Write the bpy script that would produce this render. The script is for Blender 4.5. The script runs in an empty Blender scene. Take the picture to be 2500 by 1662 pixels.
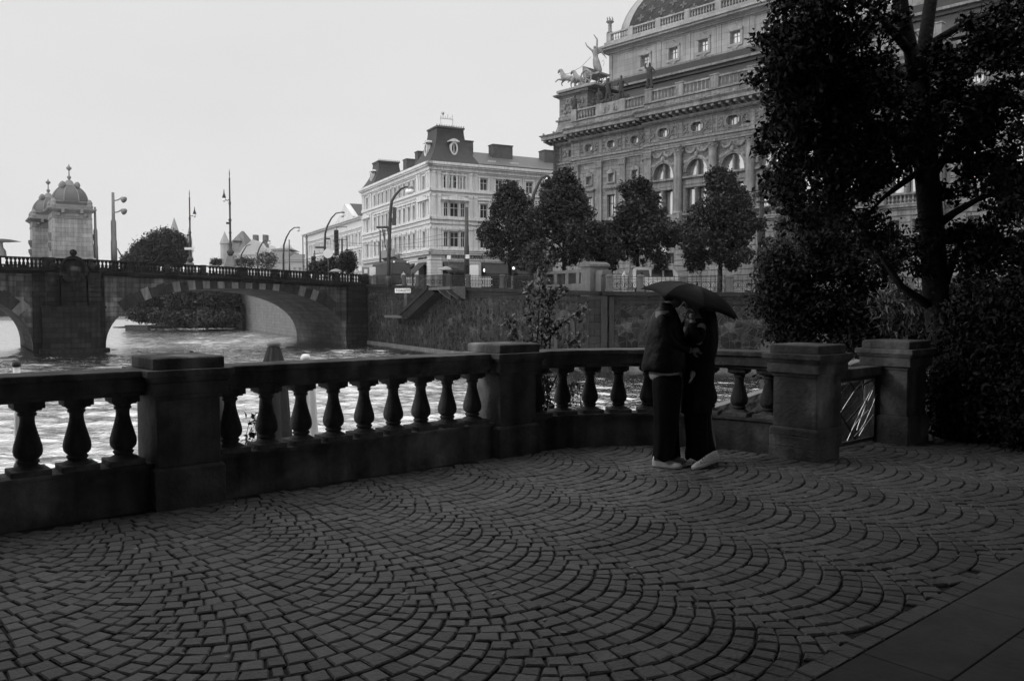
import bpy, math, random
import numpy as np
from mathutils import Vector, Matrix
R = math.radians
rnd = random.Random(7)
nrg = np.random.default_rng(11)
scene = bpy.context.scene
col = scene.collection
# ------------------------------------------------------------------ camera
FPX, CU, CV, HV = 2026.0, 1250.0, 831.0, 747.0      # focal length, centre and horizon in photo pixels
EYE = 1.6
pitch = math.atan((CV - HV) / FPX)
cd = bpy.data.cameras.new('camera'); cam = bpy.data.objects.new('camera', cd); col.objects.link(cam)
cam.location = (0, 0, EYE); cam.rotation_euler = (R(90) - pitch, 0, 0)
cd.sensor_width = 36; cd.lens = FPX / 2500 * 36; cd.clip_start = 0.05; cd.clip_end = 3000
scene.camera = cam
# ------------------------------------------------------------------ sky and sun (soft, from the left over the river)
SUN = Vector((-1.0, -0.12, 0.5)).normalized()
sun_el = math.asin(SUN.z); sun_rot = math.atan2(SUN.x, SUN.y)
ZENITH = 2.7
w = bpy.data.worlds.new('World'); scene.world = w; w.use_nodes = True
nt = w.node_tree; nt.nodes.clear()
sky = nt.nodes.new('ShaderNodeTexSky'); sky.sky_type = 'NISHITA'; sky.sun_disc = False
sky.sun_elevation = sun_el; sky.sun_rotation = sun_rot; sky.dust_density = 4
bw = nt.nodes.new('ShaderNodeRGBToBW')
mr = nt.nodes.new('ShaderNodeMapRange'); mr.inputs['From Min'].default_value = 0; mr.inputs['From Max'].default_value = 14
mr.inputs['To Min'].default_value = 5.9; mr.inputs['To Max'].default_value = 7.1      # cloud cover evens the sky out
bg = nt.nodes.new('ShaderNodeBackground'); bg.inputs['Strength'].default_value = 0.124
wo = nt.nodes.new('ShaderNodeOutputWorld')
nt.links.new(sky.outputs[0], bw.inputs[0])
tc0 = nt.nodes.new('ShaderNodeTexCoord'); mp0 = nt.nodes.new('ShaderNodeMapping'); mp0.inputs['Scale'].default_value = (1, 1, 3.5); cl = nt.nodes.new('ShaderNodeTexNoise'); cl.inputs['Scale'].default_value = 2.2; cl.inputs['Detail'].default_value = 5
nt.links.new(tc0.outputs['Generated'], mp0.inputs[0]); nt.links.new(mp0.outputs[0], cl.inputs['Vector'])
cm = nt.nodes.new('ShaderNodeMapRange'); cm.inputs['From Min'].default_value = .3; cm.inputs['From Max'].default_value = .7; cm.inputs['To Min'].default_value = -1.6; cm.inputs['To Max'].default_value = 2.6; nt.links.new(cl.outputs[0], cm.inputs['Value'])
ca = nt.nodes.new('ShaderNodeMath'); nt.links.new(bw.outputs[0], ca.inputs[0]); nt.links.new(cm.outputs[0], ca.inputs[1]); nt.links.new(ca.outputs[0], mr.inputs['Value'])      # faint cloud
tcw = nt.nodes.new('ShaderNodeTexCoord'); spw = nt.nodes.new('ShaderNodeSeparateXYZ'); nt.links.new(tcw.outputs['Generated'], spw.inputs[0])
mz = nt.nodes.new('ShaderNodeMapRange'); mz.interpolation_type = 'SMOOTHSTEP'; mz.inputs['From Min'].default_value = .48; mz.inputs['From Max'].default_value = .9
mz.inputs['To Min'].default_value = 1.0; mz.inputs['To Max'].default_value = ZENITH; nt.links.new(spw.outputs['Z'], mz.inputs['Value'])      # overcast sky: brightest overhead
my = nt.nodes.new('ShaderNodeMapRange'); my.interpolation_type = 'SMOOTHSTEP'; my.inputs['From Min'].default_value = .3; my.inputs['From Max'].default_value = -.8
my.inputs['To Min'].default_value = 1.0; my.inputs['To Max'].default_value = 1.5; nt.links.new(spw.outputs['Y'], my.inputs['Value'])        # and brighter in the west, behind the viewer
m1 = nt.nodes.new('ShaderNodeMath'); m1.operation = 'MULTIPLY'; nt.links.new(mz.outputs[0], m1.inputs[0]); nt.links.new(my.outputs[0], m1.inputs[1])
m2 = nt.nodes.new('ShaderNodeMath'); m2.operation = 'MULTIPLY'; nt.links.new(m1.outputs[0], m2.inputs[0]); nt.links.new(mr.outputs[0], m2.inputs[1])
mg = nt.nodes.new('ShaderNodeMapRange'); mg.inputs['From Min'].default_value = -.06; mg.inputs['From Max'].default_value = -.005      # below the horizon: dark land
mg.inputs['To Min'].default_value = .10; mg.inputs['To Max'].default_value = 1.0; nt.links.new(spw.outputs['Z'], mg.inputs['Value'])
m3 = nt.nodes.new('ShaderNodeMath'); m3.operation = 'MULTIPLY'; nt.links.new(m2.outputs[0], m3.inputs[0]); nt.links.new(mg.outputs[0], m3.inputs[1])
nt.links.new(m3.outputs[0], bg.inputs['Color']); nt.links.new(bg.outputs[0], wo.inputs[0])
sd = bpy.data.lights.new('sun', 'SUN'); sd.energy = 0.8; sd.angle = R(12); sd.color = (1, 1, 1)
so = bpy.data.objects.new('sun', sd); col.objects.link(so)
so.rotation_euler = SUN.to_track_quat('Z', 'Y').to_euler(); so.location = (-30, 10, 40)
scene.view_settings.view_transform = 'Standard'; scene.view_settings.look = 'None'
scene.view_settings.exposure = 0.0; scene.view_settings.gamma = 1.0
scene.cycles.max_bounces = 6; scene.cycles.diffuse_bounces = 3; scene.cycles.glossy_bounces = 3
scene.cycles.transparent_max_bounces = 6
scene.cycles.sample_clamp_indirect = 4

# ------------------------------------------------------------------ measuring helpers
def ray(u, v):
    x = (u - CU) / FPX; y = -(v - CV) / FPX
    cp, sp = math.cos(pitch), math.sin(pitch)
    return Vector((x, cp + y * sp, -sp + y * cp))
def at(u, v, Y):                       # the place seen at photo pixel (u, v) when it is Y metres off
    d = ray(u, v); t = Y / d.y
    return Vector((d.x * t, Y, EYE + d.z * t))
class Frame:                           # a facade's own axes: s along it (left to right), d out of it, z up
    def __init__(self, x, y, z, rot): self.o = Vector((x, y, z)); self.r = rot; self.c = math.cos(rot); self.s = math.sin(rot)
    def hit(self, u, v, d=0.0):
        r = ray(u, v); n = Vector((self.s, -self.c, 0))     # outward normal (towards viewer)
        p0 = self.o + n * d; c = Vector((0, 0, EYE)); t = (p0 - c).dot(n) / r.dot(n); p = c + r * t - self.o
        return p.x * self.c + p.y * self.s, p.z
    def w(self, s, y, z): return Vector((self.o.x + s * self.c - y * self.s, self.o.y + s * self.s + y * self.c, self.o.z + z))

# ------------------------------------------------------------------ object helpers
def tag(o, label=None, cat=None, group=None, kind=None):
    if label: o['label'] = label
    if cat: o['category'] = cat
    if group: o['group'] = group
    if kind: o['kind'] = kind
    return o
def thing(name, label, cat, loc=(0, 0, 0), rot=0.0, group=None):
    o = bpy.data.objects.new(name, None); o.location = loc; o.rotation_euler = (0, 0, rot); o.empty_display_size = 0.3
    col.objects.link(o); return tag(o, label, cat, group)
class MB:
    def __init__(self): self.v = []; self.f = []; self.mi = []; self.cm = 0; self.M = None
    def add(self, vs, fs):
        b = len(self.v)
        if self.M is not None: vs = [tuple(self.M @ Vector(p)) for p in vs]
        self.v += [tuple(p) for p in vs]; self.f += [tuple(i + b for i in f) for f in fs]; self.mi += [self.cm] * len(fs)
        return self
    def box(self, x0, x1, y0, y1, z0, z1):
        return self.add([(x0, y0, z0), (x1, y0, z0), (x1, y1, z0), (x0, y1, z0), (x0, y0, z1), (x1, y0, z1), (x1, y1, z1), (x0, y1, z1)],
                        [(0, 3, 2, 1), (4, 5, 6, 7), (0, 1, 5, 4), (1, 2, 6, 5), (2, 3, 7, 6), (3, 0, 4, 7)])
    def cbox(self, cx, cy, sx, sy, z0, z1): return self.box(cx - sx / 2, cx + sx / 2, cy - sy / 2, cy + sy / 2, z0, z1)
    def frus(self, a, b, z0, z1):       # rect a at z0, rect b at z1: (x0,x1,y0,y1)
        return self.add([(a[0], a[2], z0), (a[1], a[2], z0), (a[1], a[3], z0), (a[0], a[3], z0), (b[0], b[2], z1), (b[1], b[2], z1), (b[1], b[3], z1), (b[0], b[3], z1)],
                        [(0, 3, 2, 1), (4, 5, 6, 7), (0, 1, 5, 4), (1, 2, 6, 5), (2, 3, 7, 6), (3, 0, 4, 7)])
    def rings(self, rects):             # stacked rectangles [(x0,x1,y0,y1,z)...]
        for a, b in zip(rects, rects[1:]): self.frus(a[:4], b[:4], a[4], b[4])
        return self
    def prismy(self, poly, y0, y1):     # outline in x,z pushed along y
        n = len(poly)
        self.add([(x, y0, z) for x, z in poly] + [(x, y1, z) for x, z in poly],
                 [tuple(range(n)), tuple(range(2 * n - 1, n - 1, -1))] + [(i, i + n, (i + 1) % n + n, (i + 1) % n) for i in range(n)])
        return self
    def prismx(self, poly, x0, x1):     # outline in y,z pushed along x
        n = len(poly)
        return self.add([(x0, y, z) for y, z in poly] + [(x1, y, z) for y, z in poly],
                 [tuple(range(n)), tuple(range(2 * n - 1, n - 1, -1))] + [(i, i + n, (i + 1) % n + n, (i + 1) % n) for i in range(n)])
    def prismz(self, poly, z0, z1):
        n = len(poly)
        return self.add([(x, y, z0) for x, y in poly] + [(x, y, z1) for x, y in poly],
                 [tuple(range(n - 1, -1, -1)), tuple(range(n, 2 * n))] + [(i, (i + 1) % n, (i + 1) % n + n, i + n) for i in range(n)])
    def lathe(self, cx, cy, prof, n=16, cap=True):
        vs = []; fs = []
        for r, z in prof:
            for k in range(n): a = 2 * math.pi * k / n; vs.append((cx + r * math.cos(a), cy + r * math.sin(a), z))
        for j in range(len(prof) - 1):
            for k in range(n): k2 = (k + 1) % n; fs.append((j * n + k, j * n + k2, (j + 1) * n + k2, (j + 1) * n + k))
        if cap: fs.append(tuple(range(n - 1, -1, -1))); fs.append(tuple(range((len(prof) - 1) * n, len(prof) * n)))
        return self.add(vs, fs)
    def ball(self, c, r, n=10, m=6, sz=1.0):
        prof = [(max(1e-4, r * math.sin(math.pi * j / m)), c[2] - sz * r * math.cos(math.pi * j / m)) for j in range(m + 1)]
        return self.lathe(c[0], c[1], prof, n, False)
    def tube(self, pts, r, n=6):
        pts = [Vector(p) for p in pts]; rs = r if isinstance(r, (list, tuple)) else [r] * len(pts)
        vs = []; fs = []; up = Vector((0, 0, 1)); prev = None
        for i, p in enumerate(pts):
            d = (pts[min(i + 1, len(pts) - 1)] - pts[max(i - 1, 0)])
            if d.length < 1e-9: d = Vector((0, 0, 1))
            d.normalize()
            a = prev - d * prev.dot(d) if prev is not None else (up.cross(d) if abs(d.z) < .95 else Vector((1, 0, 0)).cross(d))
            if a.length < 1e-6: a = Vector((1, 0, 0))
            a.normalize(); b = d.cross(a); prev = a
            for k in range(n): t = 2 * math.pi * k / n; vs.append(p + (a * math.cos(t) + b * math.sin(t)) * rs[i])
        for j in range(len(pts) - 1):
            for k in range(n): k2 = (k + 1) % n; fs.append((j * n + k, j * n + k2, (j + 1) * n + k2, (j + 1) * n + k))
        fs.append(tuple(range(n - 1, -1, -1))); fs.append(tuple(range((len(pts) - 1) * n, len(pts) * n)))
        return self.add(vs, fs)
    def wall(self, x0, x1, z0, z1, holes, y=0.0, depth=0.35):    # front skin with rectangular holes and their reveals
        xs = sorted({x0, x1} | {h[0] for h in holes} | {h[1] for h in holes}); zs = sorted({z0, z1} | {h[2] for h in holes} | {h[3] for h in holes})
        for a, b in zip(xs, xs[1:]):
            for c, d in zip(zs, zs[1:]):
                mx, mz = (a + b) / 2, (c + d) / 2
                if mx < x0 or mx > x1 or mz < z0 or mz > z1: continue
                if any(h[0] < mx < h[1] and h[2] < mz < h[3] for h in holes): continue
                self.add([(a, y, c), (b, y, c), (b, y, d), (a, y, d)], [(0, 1, 2, 3)])
        for h in holes:
            a, b, c, d = h[:4]; Y = y + depth
            self.add([(a, y, c), (b, y, c), (b, y, d), (a, y, d), (a, Y, c), (b, Y, c), (b, Y, d), (a, Y, d)],
                     [(0, 4, 5, 1), (1, 5, 6, 2), (2, 6, 7, 3), (3, 7, 4, 0)])
        return self
    def archfill(self, cx, r, z, ztop, y, depth, n=10):          # spandrels of a round arch inside the rect hole [cx-r,cx+r]x[z,ztop]
        pts = [(cx - r * math.cos(math.pi * k / n), z + r * math.sin(math.pi * k / n)) for k in range(n + 1)]
        for (a, c), (b, d) in zip(pts, pts[1:]):
            self.add([(a, y, c), (b, y, d), (b, y, ztop), (a, y, ztop), (a, y + depth, c), (b, y + depth, d)], [(0, 1, 2, 3), (0, 4, 5, 1)])
        return self
    def build(self, name, mat, parent=None, smooth=False, bevel=0.0):
        me = bpy.data.meshes.new(name); me.from_pydata(self.v, [], self.f)
        for m in (mat if isinstance(mat, (list, tuple)) else [mat]): me.materials.append(m)
        if any(self.mi): me.polygons.foreach_set('material_index', self.mi)
        if smooth: me.polygons.foreach_set('use_smooth', [True] * len(self.f))
        me.update()
        o = bpy.data.objects.new(name, me); col.objects.link(o)
        if parent is not None: o.parent = parent
        if bevel: b = o.modifiers.new('bevel', 'BEVEL'); b.width = bevel; b.segments = 2; b.limit_method = 'ANGLE'; b.angle_limit = R(40)
        if smooth and bevel == 0: pass
        return o
def smooth_angle(o, deg=40):
    me = o.data
    me.polygons.foreach_set('use_smooth', [True] * len(me.polygons))
    try: me.set_sharp_from_angle(angle=R(deg))
    except Exception: pass
    return o
def kids(o): return [c for c in bpy.data.objects if c.parent == o]
def copy_tree(o, loc=None, rot=None, label=None, parent=None):
    c = o.copy(); col.objects.link(c)
    if parent is not None: c.parent = parent
    if loc is not None: c.location = loc
    if rot is not None: c.rotation_euler = (0, 0, rot)
    if label: c['label'] = label
    for ch in kids(o): copy_tree(ch, parent=c)
    return c

# ------------------------------------------------------------------ materials (the photograph is black and white: neutral greys)
def mat(name, base, var=0.25, scale=3.0, rough=0.85, bump=0.15, bscale=None, island=0.0, metallic=0.0, brick=None, streak=0.0, ior=1.45, axis='xz', patch=None, dist=0.05, vor=None, spec=.5):
    m = bpy.data.materials.new(name); m.use_nodes = True; t = m.node_tree; N = t.nodes; L = t.links
    bs = N['Principled BSDF']; bs.inputs['Roughness'].default_value = rough; bs.inputs['Metallic'].default_value = metallic; bs.inputs['IOR'].default_value = ior; bs.inputs['Specular IOR Level'].default_value = spec
    tc = N.new('ShaderNodeTexCoord'); P = tc.outputs['Object']
    nz = N.new('ShaderNodeTexNoise'); nz.inputs['Scale'].default_value = scale; nz.inputs['Detail'].default_value = 6; nz.inputs['Roughness'].default_value = .65
    L.new(P, nz.inputs['Vector'])
    def math_(op, a, b):
        q = N.new('ShaderNodeMath'); q.operation = op
        for i, x in enumerate((a, b)):
            if isinstance(x, (int, float)): q.inputs[i].default_value = x
            else: L.new(x, q.inputs[i])
        return q.outputs[0]
    def rng(x, a, b, c, d):
        q = N.new('ShaderNodeMapRange'); L.new(x, q.inputs[0])
        for i, y in enumerate((a, b, c, d)): q.inputs[i + 1].default_value = y
        return q.outputs[0]
    val = rng(nz.outputs[0], .25, .75, 1 - var, 1 + var)
    big = N.new('ShaderNodeTexNoise'); big.inputs['Scale'].default_value = scale * .17; big.inputs['Detail'].default_value = 3; L.new(P, big.inputs['Vector'])
    val = math_('MULTIPLY', val, rng(big.outputs[0], .3, .7, 1 - var * .7, 1 + var * .7))
    hgt = None
    if streak:
        mp = N.new('ShaderNodeMapping'); mp.inputs['Scale'].default_value = (2.2, 2.2, .12); L.new(P, mp.inputs[0])
        s2 = N.new('ShaderNodeTexNoise'); s2.inputs['Scale'].default_value = 1.6; s2.inputs['Detail'].default_value = 5; L.new(mp.outputs[0], s2.inputs['Vector'])
        val = math_('MULTIPLY', val, rng(s2.outputs[0], .35, .7, 1 + streak * .4, 1 - streak))
    if brick:
        bw_, bh, mort, contrast = brick
        sp = N.new('ShaderNodeSeparateXYZ'); L.new(P, sp.inputs[0]); cb = N.new('ShaderNodeCombineXYZ')
        a = sp.outputs['X'] if axis == 'xz' else sp.outputs['Y']
        if axis == 'x+y': a = math_('ADD', sp.outputs['X'], sp.outputs['Y'])
        L.new(a, cb.inputs['X']); L.new(sp.outputs['Z'], cb.inputs['Y'])
        br = N.new('ShaderNodeTexBrick'); br.inputs['Scale'].default_value = 1; br.inputs['Brick Width'].default_value = bw_; br.inputs['Row Height'].default_value = bh
        br.inputs['Mortar Size'].default_value = mort; br.inputs['Mortar Smooth'].default_value = .3; br.inputs['Bias'].default_value = 0
        c = contrast; br.inputs['Color1'].default_value = (1 - c, 1 - c, 1 - c, 1); br.inputs['Color2'].default_value = (1 + c, 1 + c, 1 + c, 1); br.inputs['Mortar'].default_value = (.55, .55, .55, 1)
        L.new(cb.outputs[0], br.inputs['Vector']); b2 = N.new('ShaderNodeRGBToBW'); L.new(br.outputs['Color'], b2.inputs[0])
        val = math_('MULTIPLY', val, b2.outputs[0]); hgt = math_('MULTIPLY', br.outputs['Fac'], -1.5)
    if vor:
        vs_, mortar_v = vor
        vo = N.new('ShaderNodeTexVoronoi'); vo.inputs['Scale'].default_value = vs_; vo.inputs['Randomness'].default_value = .8; vo.feature = 'DISTANCE_TO_EDGE'; L.new(P, vo.inputs['Vector'])
        v2 = N.new('ShaderNodeTexVoronoi'); v2.inputs['Scale'].default_value = vs_; v2.inputs['Randomness'].default_value = .8; L.new(P, v2.inputs['Vector'])
        b3 = N.new('ShaderNodeRGBToBW'); L.new(v2.outputs['Color'], b3.inputs[0])
        stone = rng(b3.outputs[0], .1, .9, .4, 1.9)
        edge = rng(vo.outputs['Distance'], .02, .07, 0, 1)
        mx = N.new('ShaderNodeMix'); mx.data_type = 'FLOAT'; L.new(edge, mx.inputs[0]); mx.inputs[2].default_value = mortar_v; L.new(stone, mx.inputs[3])
        val = math_('MULTIPLY', val, mx.outputs[0]); hgt = math_('MULTIPLY', edge, 1.5)
    if island:
        g = N.new('ShaderNodeNewGeometry'); val = math_('MULTIPLY', val, rng(g.outputs['Random Per Island'], 0, 1, 1 - island, 1 + island))
    if patch:       # (scale, threshold, factor): lime and soot patches with a shape of their own
        pz = N.new('ShaderNodeTexNoise'); pz.inputs['Scale'].default_value = patch[0]; pz.inputs['Detail'].default_value = 4; L.new(P, pz.inputs['Vector'])
        val = math_('MULTIPLY', val, rng(pz.outputs[0], patch[1], patch[1] + .08, 1, patch[2]))
    v = math_('MULTIPLY', val, base); cc = N.new('ShaderNodeCombineColor')
    for i in range(3): L.new(v, cc.inputs[i])
    L.new(cc.outputs[0], bs.inputs['Base Color'])
    if bump:
        bz = N.new('ShaderNodeTexNoise'); bz.inputs['Scale'].default_value = bscale or scale * 4; bz.inputs['Detail'].default_value = 5; L.new(P, bz.inputs['Vector'])
        h = bz.outputs[0]
        if hgt is not None: h = math_('ADD', h, hgt)
        bp = N.new('ShaderNodeBump'); bp.inputs['Strength'].default_value = min(1, bump * 3); bp.inputs['Distance'].default_value = dist; L.new(h, bp.inputs['Height']); L.new(bp.outputs[0], bs.inputs['Normal'])
    return m
M = {}
M['cobble'] = mat('granite_setts', .095, .22, 9, .62, .3, 40, island=.22, dist=.01, patch=(.8, .56, .72), spec=0.3)
M['joint'] = mat('wet_joint_grit', .035, .4, 30, .8, .4, 60, dist=.01, spec=0.12)
M['slab'] = mat('worn_stone_slab', .07, .3, 3, .7, .3, 20, dist=.008, island=.2, spec=0.12)
M['bal'] = mat('balustrade_sandstone', .09, .5, 4, .8, .5, 26, streak=.6, patch=(1.7, .56, 1.8), dist=.014, spec=0.12)
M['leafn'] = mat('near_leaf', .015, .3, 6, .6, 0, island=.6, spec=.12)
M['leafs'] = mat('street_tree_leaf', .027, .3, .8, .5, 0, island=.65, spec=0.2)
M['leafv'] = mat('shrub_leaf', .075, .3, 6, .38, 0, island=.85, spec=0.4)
M['bark'] = mat('bark', .016, .3, 4, .9, .6, 14, dist=.03, spec=0.12)
M['theatre'] = mat('theatre_sandstone', .22, .26, .6, .85, .3, 5, brick=(1.1, .42, .02, .16), axis='x+y', streak=.32, spec=0.12)
M['theatre2'] = mat('theatre_carved_stone', .22, .3, 1.5, .85, .5, 7, streak=.35, spec=0.12)
M['theatre_up'] = mat('theatre_upper_stone', .31, .18, .4, .85, .15, 5, brick=(1.6, .7, .014, .13), axis='x+y', streak=.2)
M['roof_tile'] = mat('dome_slate', .035, .2, 2, .5, .1, brick=(.5, .22, .01, .25), axis='x+y', spec=.15)
M['rib'] = mat('dome_lead_rib', .33, .1, 2, .6, .1)
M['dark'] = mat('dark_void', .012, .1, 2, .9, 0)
M['glass_t'] = mat('theatre_pane', .62, .12, .25, .12, .03, 1.2, metallic=.7, dist=.02)
M['glass_d'] = mat('dark_pane', .03, .3, .6, .08, .02, 1.5)
M['white'] = mat('white_stucco', .57, .10, .5, .85, .1, 6, streak=.2)
M['white2'] = mat('white_stucco_trim', .6, .10, 1, .85, .1, 6, streak=.25)
M['white3'] = mat('pale_neighbour_stucco', .62, .05, .5, .85, .1, 6)
M['frame_l'] = mat('pale_window_frame', .45, .1, 2, .6, 0)
M['slate'] = mat('dark_slate', .035, .25, 1.5, .5, .15, 8, spec=0.3)
M['zinc'] = mat('zinc_roof', .10, .15, .8, .55, .1, 4, brick=(.6, 40, .02, .04), spec=.2)
M['chim'] = mat('chimney_render', .09, .25, 1.5, .9, .2, spec=0.12)
M['bridge'] = mat('bridge_masonry', .042, .4, .6, .9, .45, 5, brick=(1.3, .5, .025, .4), streak=.6, patch=(.35, .54, 1.9), spec=0.12)
M['bridge_d'] = mat('bridge_soot_stone', .014, .4, .8, .9, .45, 5, brick=(1.2, .5, .03, .4), streak=.5, patch=(.5, .6, 2.2), spec=0.12)
M['vous_l'] = mat('voussoir_pale', .10, .3, 1, .9, .3, 6, streak=.4, spec=0.12)
M['vous_d'] = mat('voussoir_soot', .02, .3, 1, .9, .3, 6, streak=.3, spec=0.12)
M['soffit'] = mat('vault_masonry', .075, .2, .7, .9, .25, 5, brick=(1.2, .5, .03, .25), axis='yz', streak=.2, spec=0.12)
M['tower'] = mat('tower_sandstone', .24, .2, .8, .85, .2, 6, brick=(1.0, .45, .014, .16), axis='x+y', streak=.3)
M['tower_t'] = mat('tower_trim', .2, .2, 1.5, .85, .3, 6)
M['copper'] = mat('weathered_copper', .09, .2, 1.5, .6, .1, 6)
M['embank'] = mat('embankment_rubble', .017, .3, 1.2, .85, .3, 8, vor=(2.3, 2.6), streak=.35, patch=(.9, .55, 2.0), spec=0.12)
M['embank_a'] = mat('embankment_arch_stone', .05, .3, 2, .9, .3, 8, streak=.4, spec=0.12)
M['embank_c'] = mat('embankment_coping', .02, .3, 1.2, .85, .3, 8, streak=.4, spec=0.12)
M['embank_b'] = mat('embankment_waterline_band', .10, .3, 2, .85, .3, 8, streak=.2)
M['quoin'] = mat('embankment_quoin', .024, .25, 1.2, .85, .3, 8, brick=(.9, .5, .02, .2), axis='x+y', streak=.3, spec=0.12)
M['post'] = mat('fence_stone', .10, .2, 2, .85, .3, 8, streak=.2, spec=0.12)
M['iron'] = mat('dark_iron', .03, .3, 3, .5, .1, spec=0.3)
M['pole'] = mat('lamp_pole_paint', .045, .2, 2, .5, .05, spec=0.3)
M['polel'] = mat('grey_mast_paint', .13, .2, 2, .5, .05)
M['globe'] = mat('opal_globe', .8, .03, 2, .35, 0)
M['asphalt'] = mat('asphalt', .05, .2, 3, .9, .2, spec=0.12)
M['earth'] = mat('damp_earth', .03, .4, 3, .95, .5, spec=0.12)
M['cloth_b'] = mat('black_cloth', .006, .3, 8, .75, .5, 22, dist=.01, spec=0.12)
M['jacket'] = mat('dark_jacket_cloth', .0055, .25, 9, .5, .6, 12, dist=.02, spec=.15)
M['shirt'] = mat('pale_shirt', .4, .1, 9, .8, .3, 25, dist=.01)
M['coat'] = mat('black_coat_cloth', .006, .3, 7, .7, .5, 14, dist=.015, spec=0.12)
M['hair'] = mat('dark_hair', .012, .3, 30, .5, .5, 60, dist=.005, spec=0.12)
M['skin'] = mat('skin', .16, .08, 12, .5, .1, 50, dist=.002)
M['umb'] = mat('black_umbrella_nylon', .005, .15, 6, .65, .2, 9, dist=.01, spec=.12)
M['shoe'] = mat('white_leather_shoe', .55, .12, 14, .5, .3, 40, dist=.003)
M['sole'] = mat('pale_sole', .42, .1, 14, .7, .2, 40, dist=.003)
M['gold'] = mat('bright_metal', .5, .1, 4, .25, 0, metallic=1)
M['bronze'] = mat('statue_bronze_pale', .2, .2, 2, .45, .3, 9, streak=.3)
M['statue'] = mat('statue_sandstone_dark', .05, .25, 2, .8, .4, 9, spec=0.12)
M['awning'] = mat('dark_awning_cloth', .05, .15, 2, .8, .1, spec=0.12)
M['lampmetal'] = mat('lamp_housing', .2, .2, 4, .4, 0)
M['paintw'] = mat('white_paint', .7, .06, 3, .5, .02)
M['paintg'] = mat('grey_paint', .2, .1, 3, .5, .02)
M['far1'] = mat('far_pale_wall', .42, .1, .3, .9, 0)
M['far2'] = mat('far_grey_roof', .12, .15, .3, .8, 0)
M['far3'] = mat('far_grey_wall', .28, .12, .3, .9, 0)
M['rod'] = mat('worn_steel_rod', .6, .15, 8, .28, 0, metallic=1)
M['rope'] = mat('stair_stone', .20, .2, 3, .85, .3, 10, streak=.2)
def water_mat():
    m = bpy.data.materials.new('river_water'); m.use_nodes = True; t = m.node_tree; N = t.nodes; L = t.links; N.remove(N['Principled BSDF']); out = N['Material Output']
    tc = N.new('ShaderNodeTexCoord'); last = None
    for sc, sx, st in ((1.6, 2.0, .22), (5.0, 2.0, .10)):
        mp = N.new('ShaderNodeMapping'); mp.inputs['Rotation'].default_value = (0, 0, R(8)); mp.inputs['Scale'].default_value = (1, sx, 1); L.new(tc.outputs['Object'], mp.inputs[0])
        nz = N.new('ShaderNodeTexNoise'); nz.inputs['Scale'].default_value = sc; nz.inputs['Detail'].default_value = 3; L.new(mp.outputs[0], nz.inputs['Vector'])
        ml = N.new('ShaderNodeMath'); ml.operation = 'MULTIPLY'; ml.inputs[1].default_value = st; L.new(nz.outputs[0], ml.inputs[0])
        if last is None: last = ml.outputs[0]
        else:
            ad = N.new('ShaderNodeMath'); L.new(last, ad.inputs[0]); L.new(ml.outputs[0], ad.inputs[1]); last = ad.outputs[0]
    bp = N.new('ShaderNodeBump'); bp.inputs['Strength'].default_value = 1; bp.inputs['Distance'].default_value = .30; L.new(last, bp.inputs['Height'])
    fr = N.new('ShaderNodeFresnel'); fr.inputs['IOR'].default_value = 1.55; L.new(bp.outputs[0], fr.inputs['Normal'])
    gl = N.new('ShaderNodeBsdfGlossy'); gl.inputs['Color'].default_value = (.86, .86, .86, 1); gl.inputs['Roughness'].default_value = .09; L.new(bp.outputs[0], gl.inputs['Normal'])
    df = N.new('ShaderNodeBsdfDiffuse'); df.inputs['Color'].default_value = (.03, .03, .03, 1); mx = N.new('ShaderNodeMixShader')
    L.new(fr.outputs[0], mx.inputs[0]); L.new(df.outputs[0], mx.inputs[1]); L.new(gl.outputs[0], mx.inputs[2]); L.new(mx.outputs[0], out.inputs[0]); return m
M['water'] = water_mat()

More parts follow.
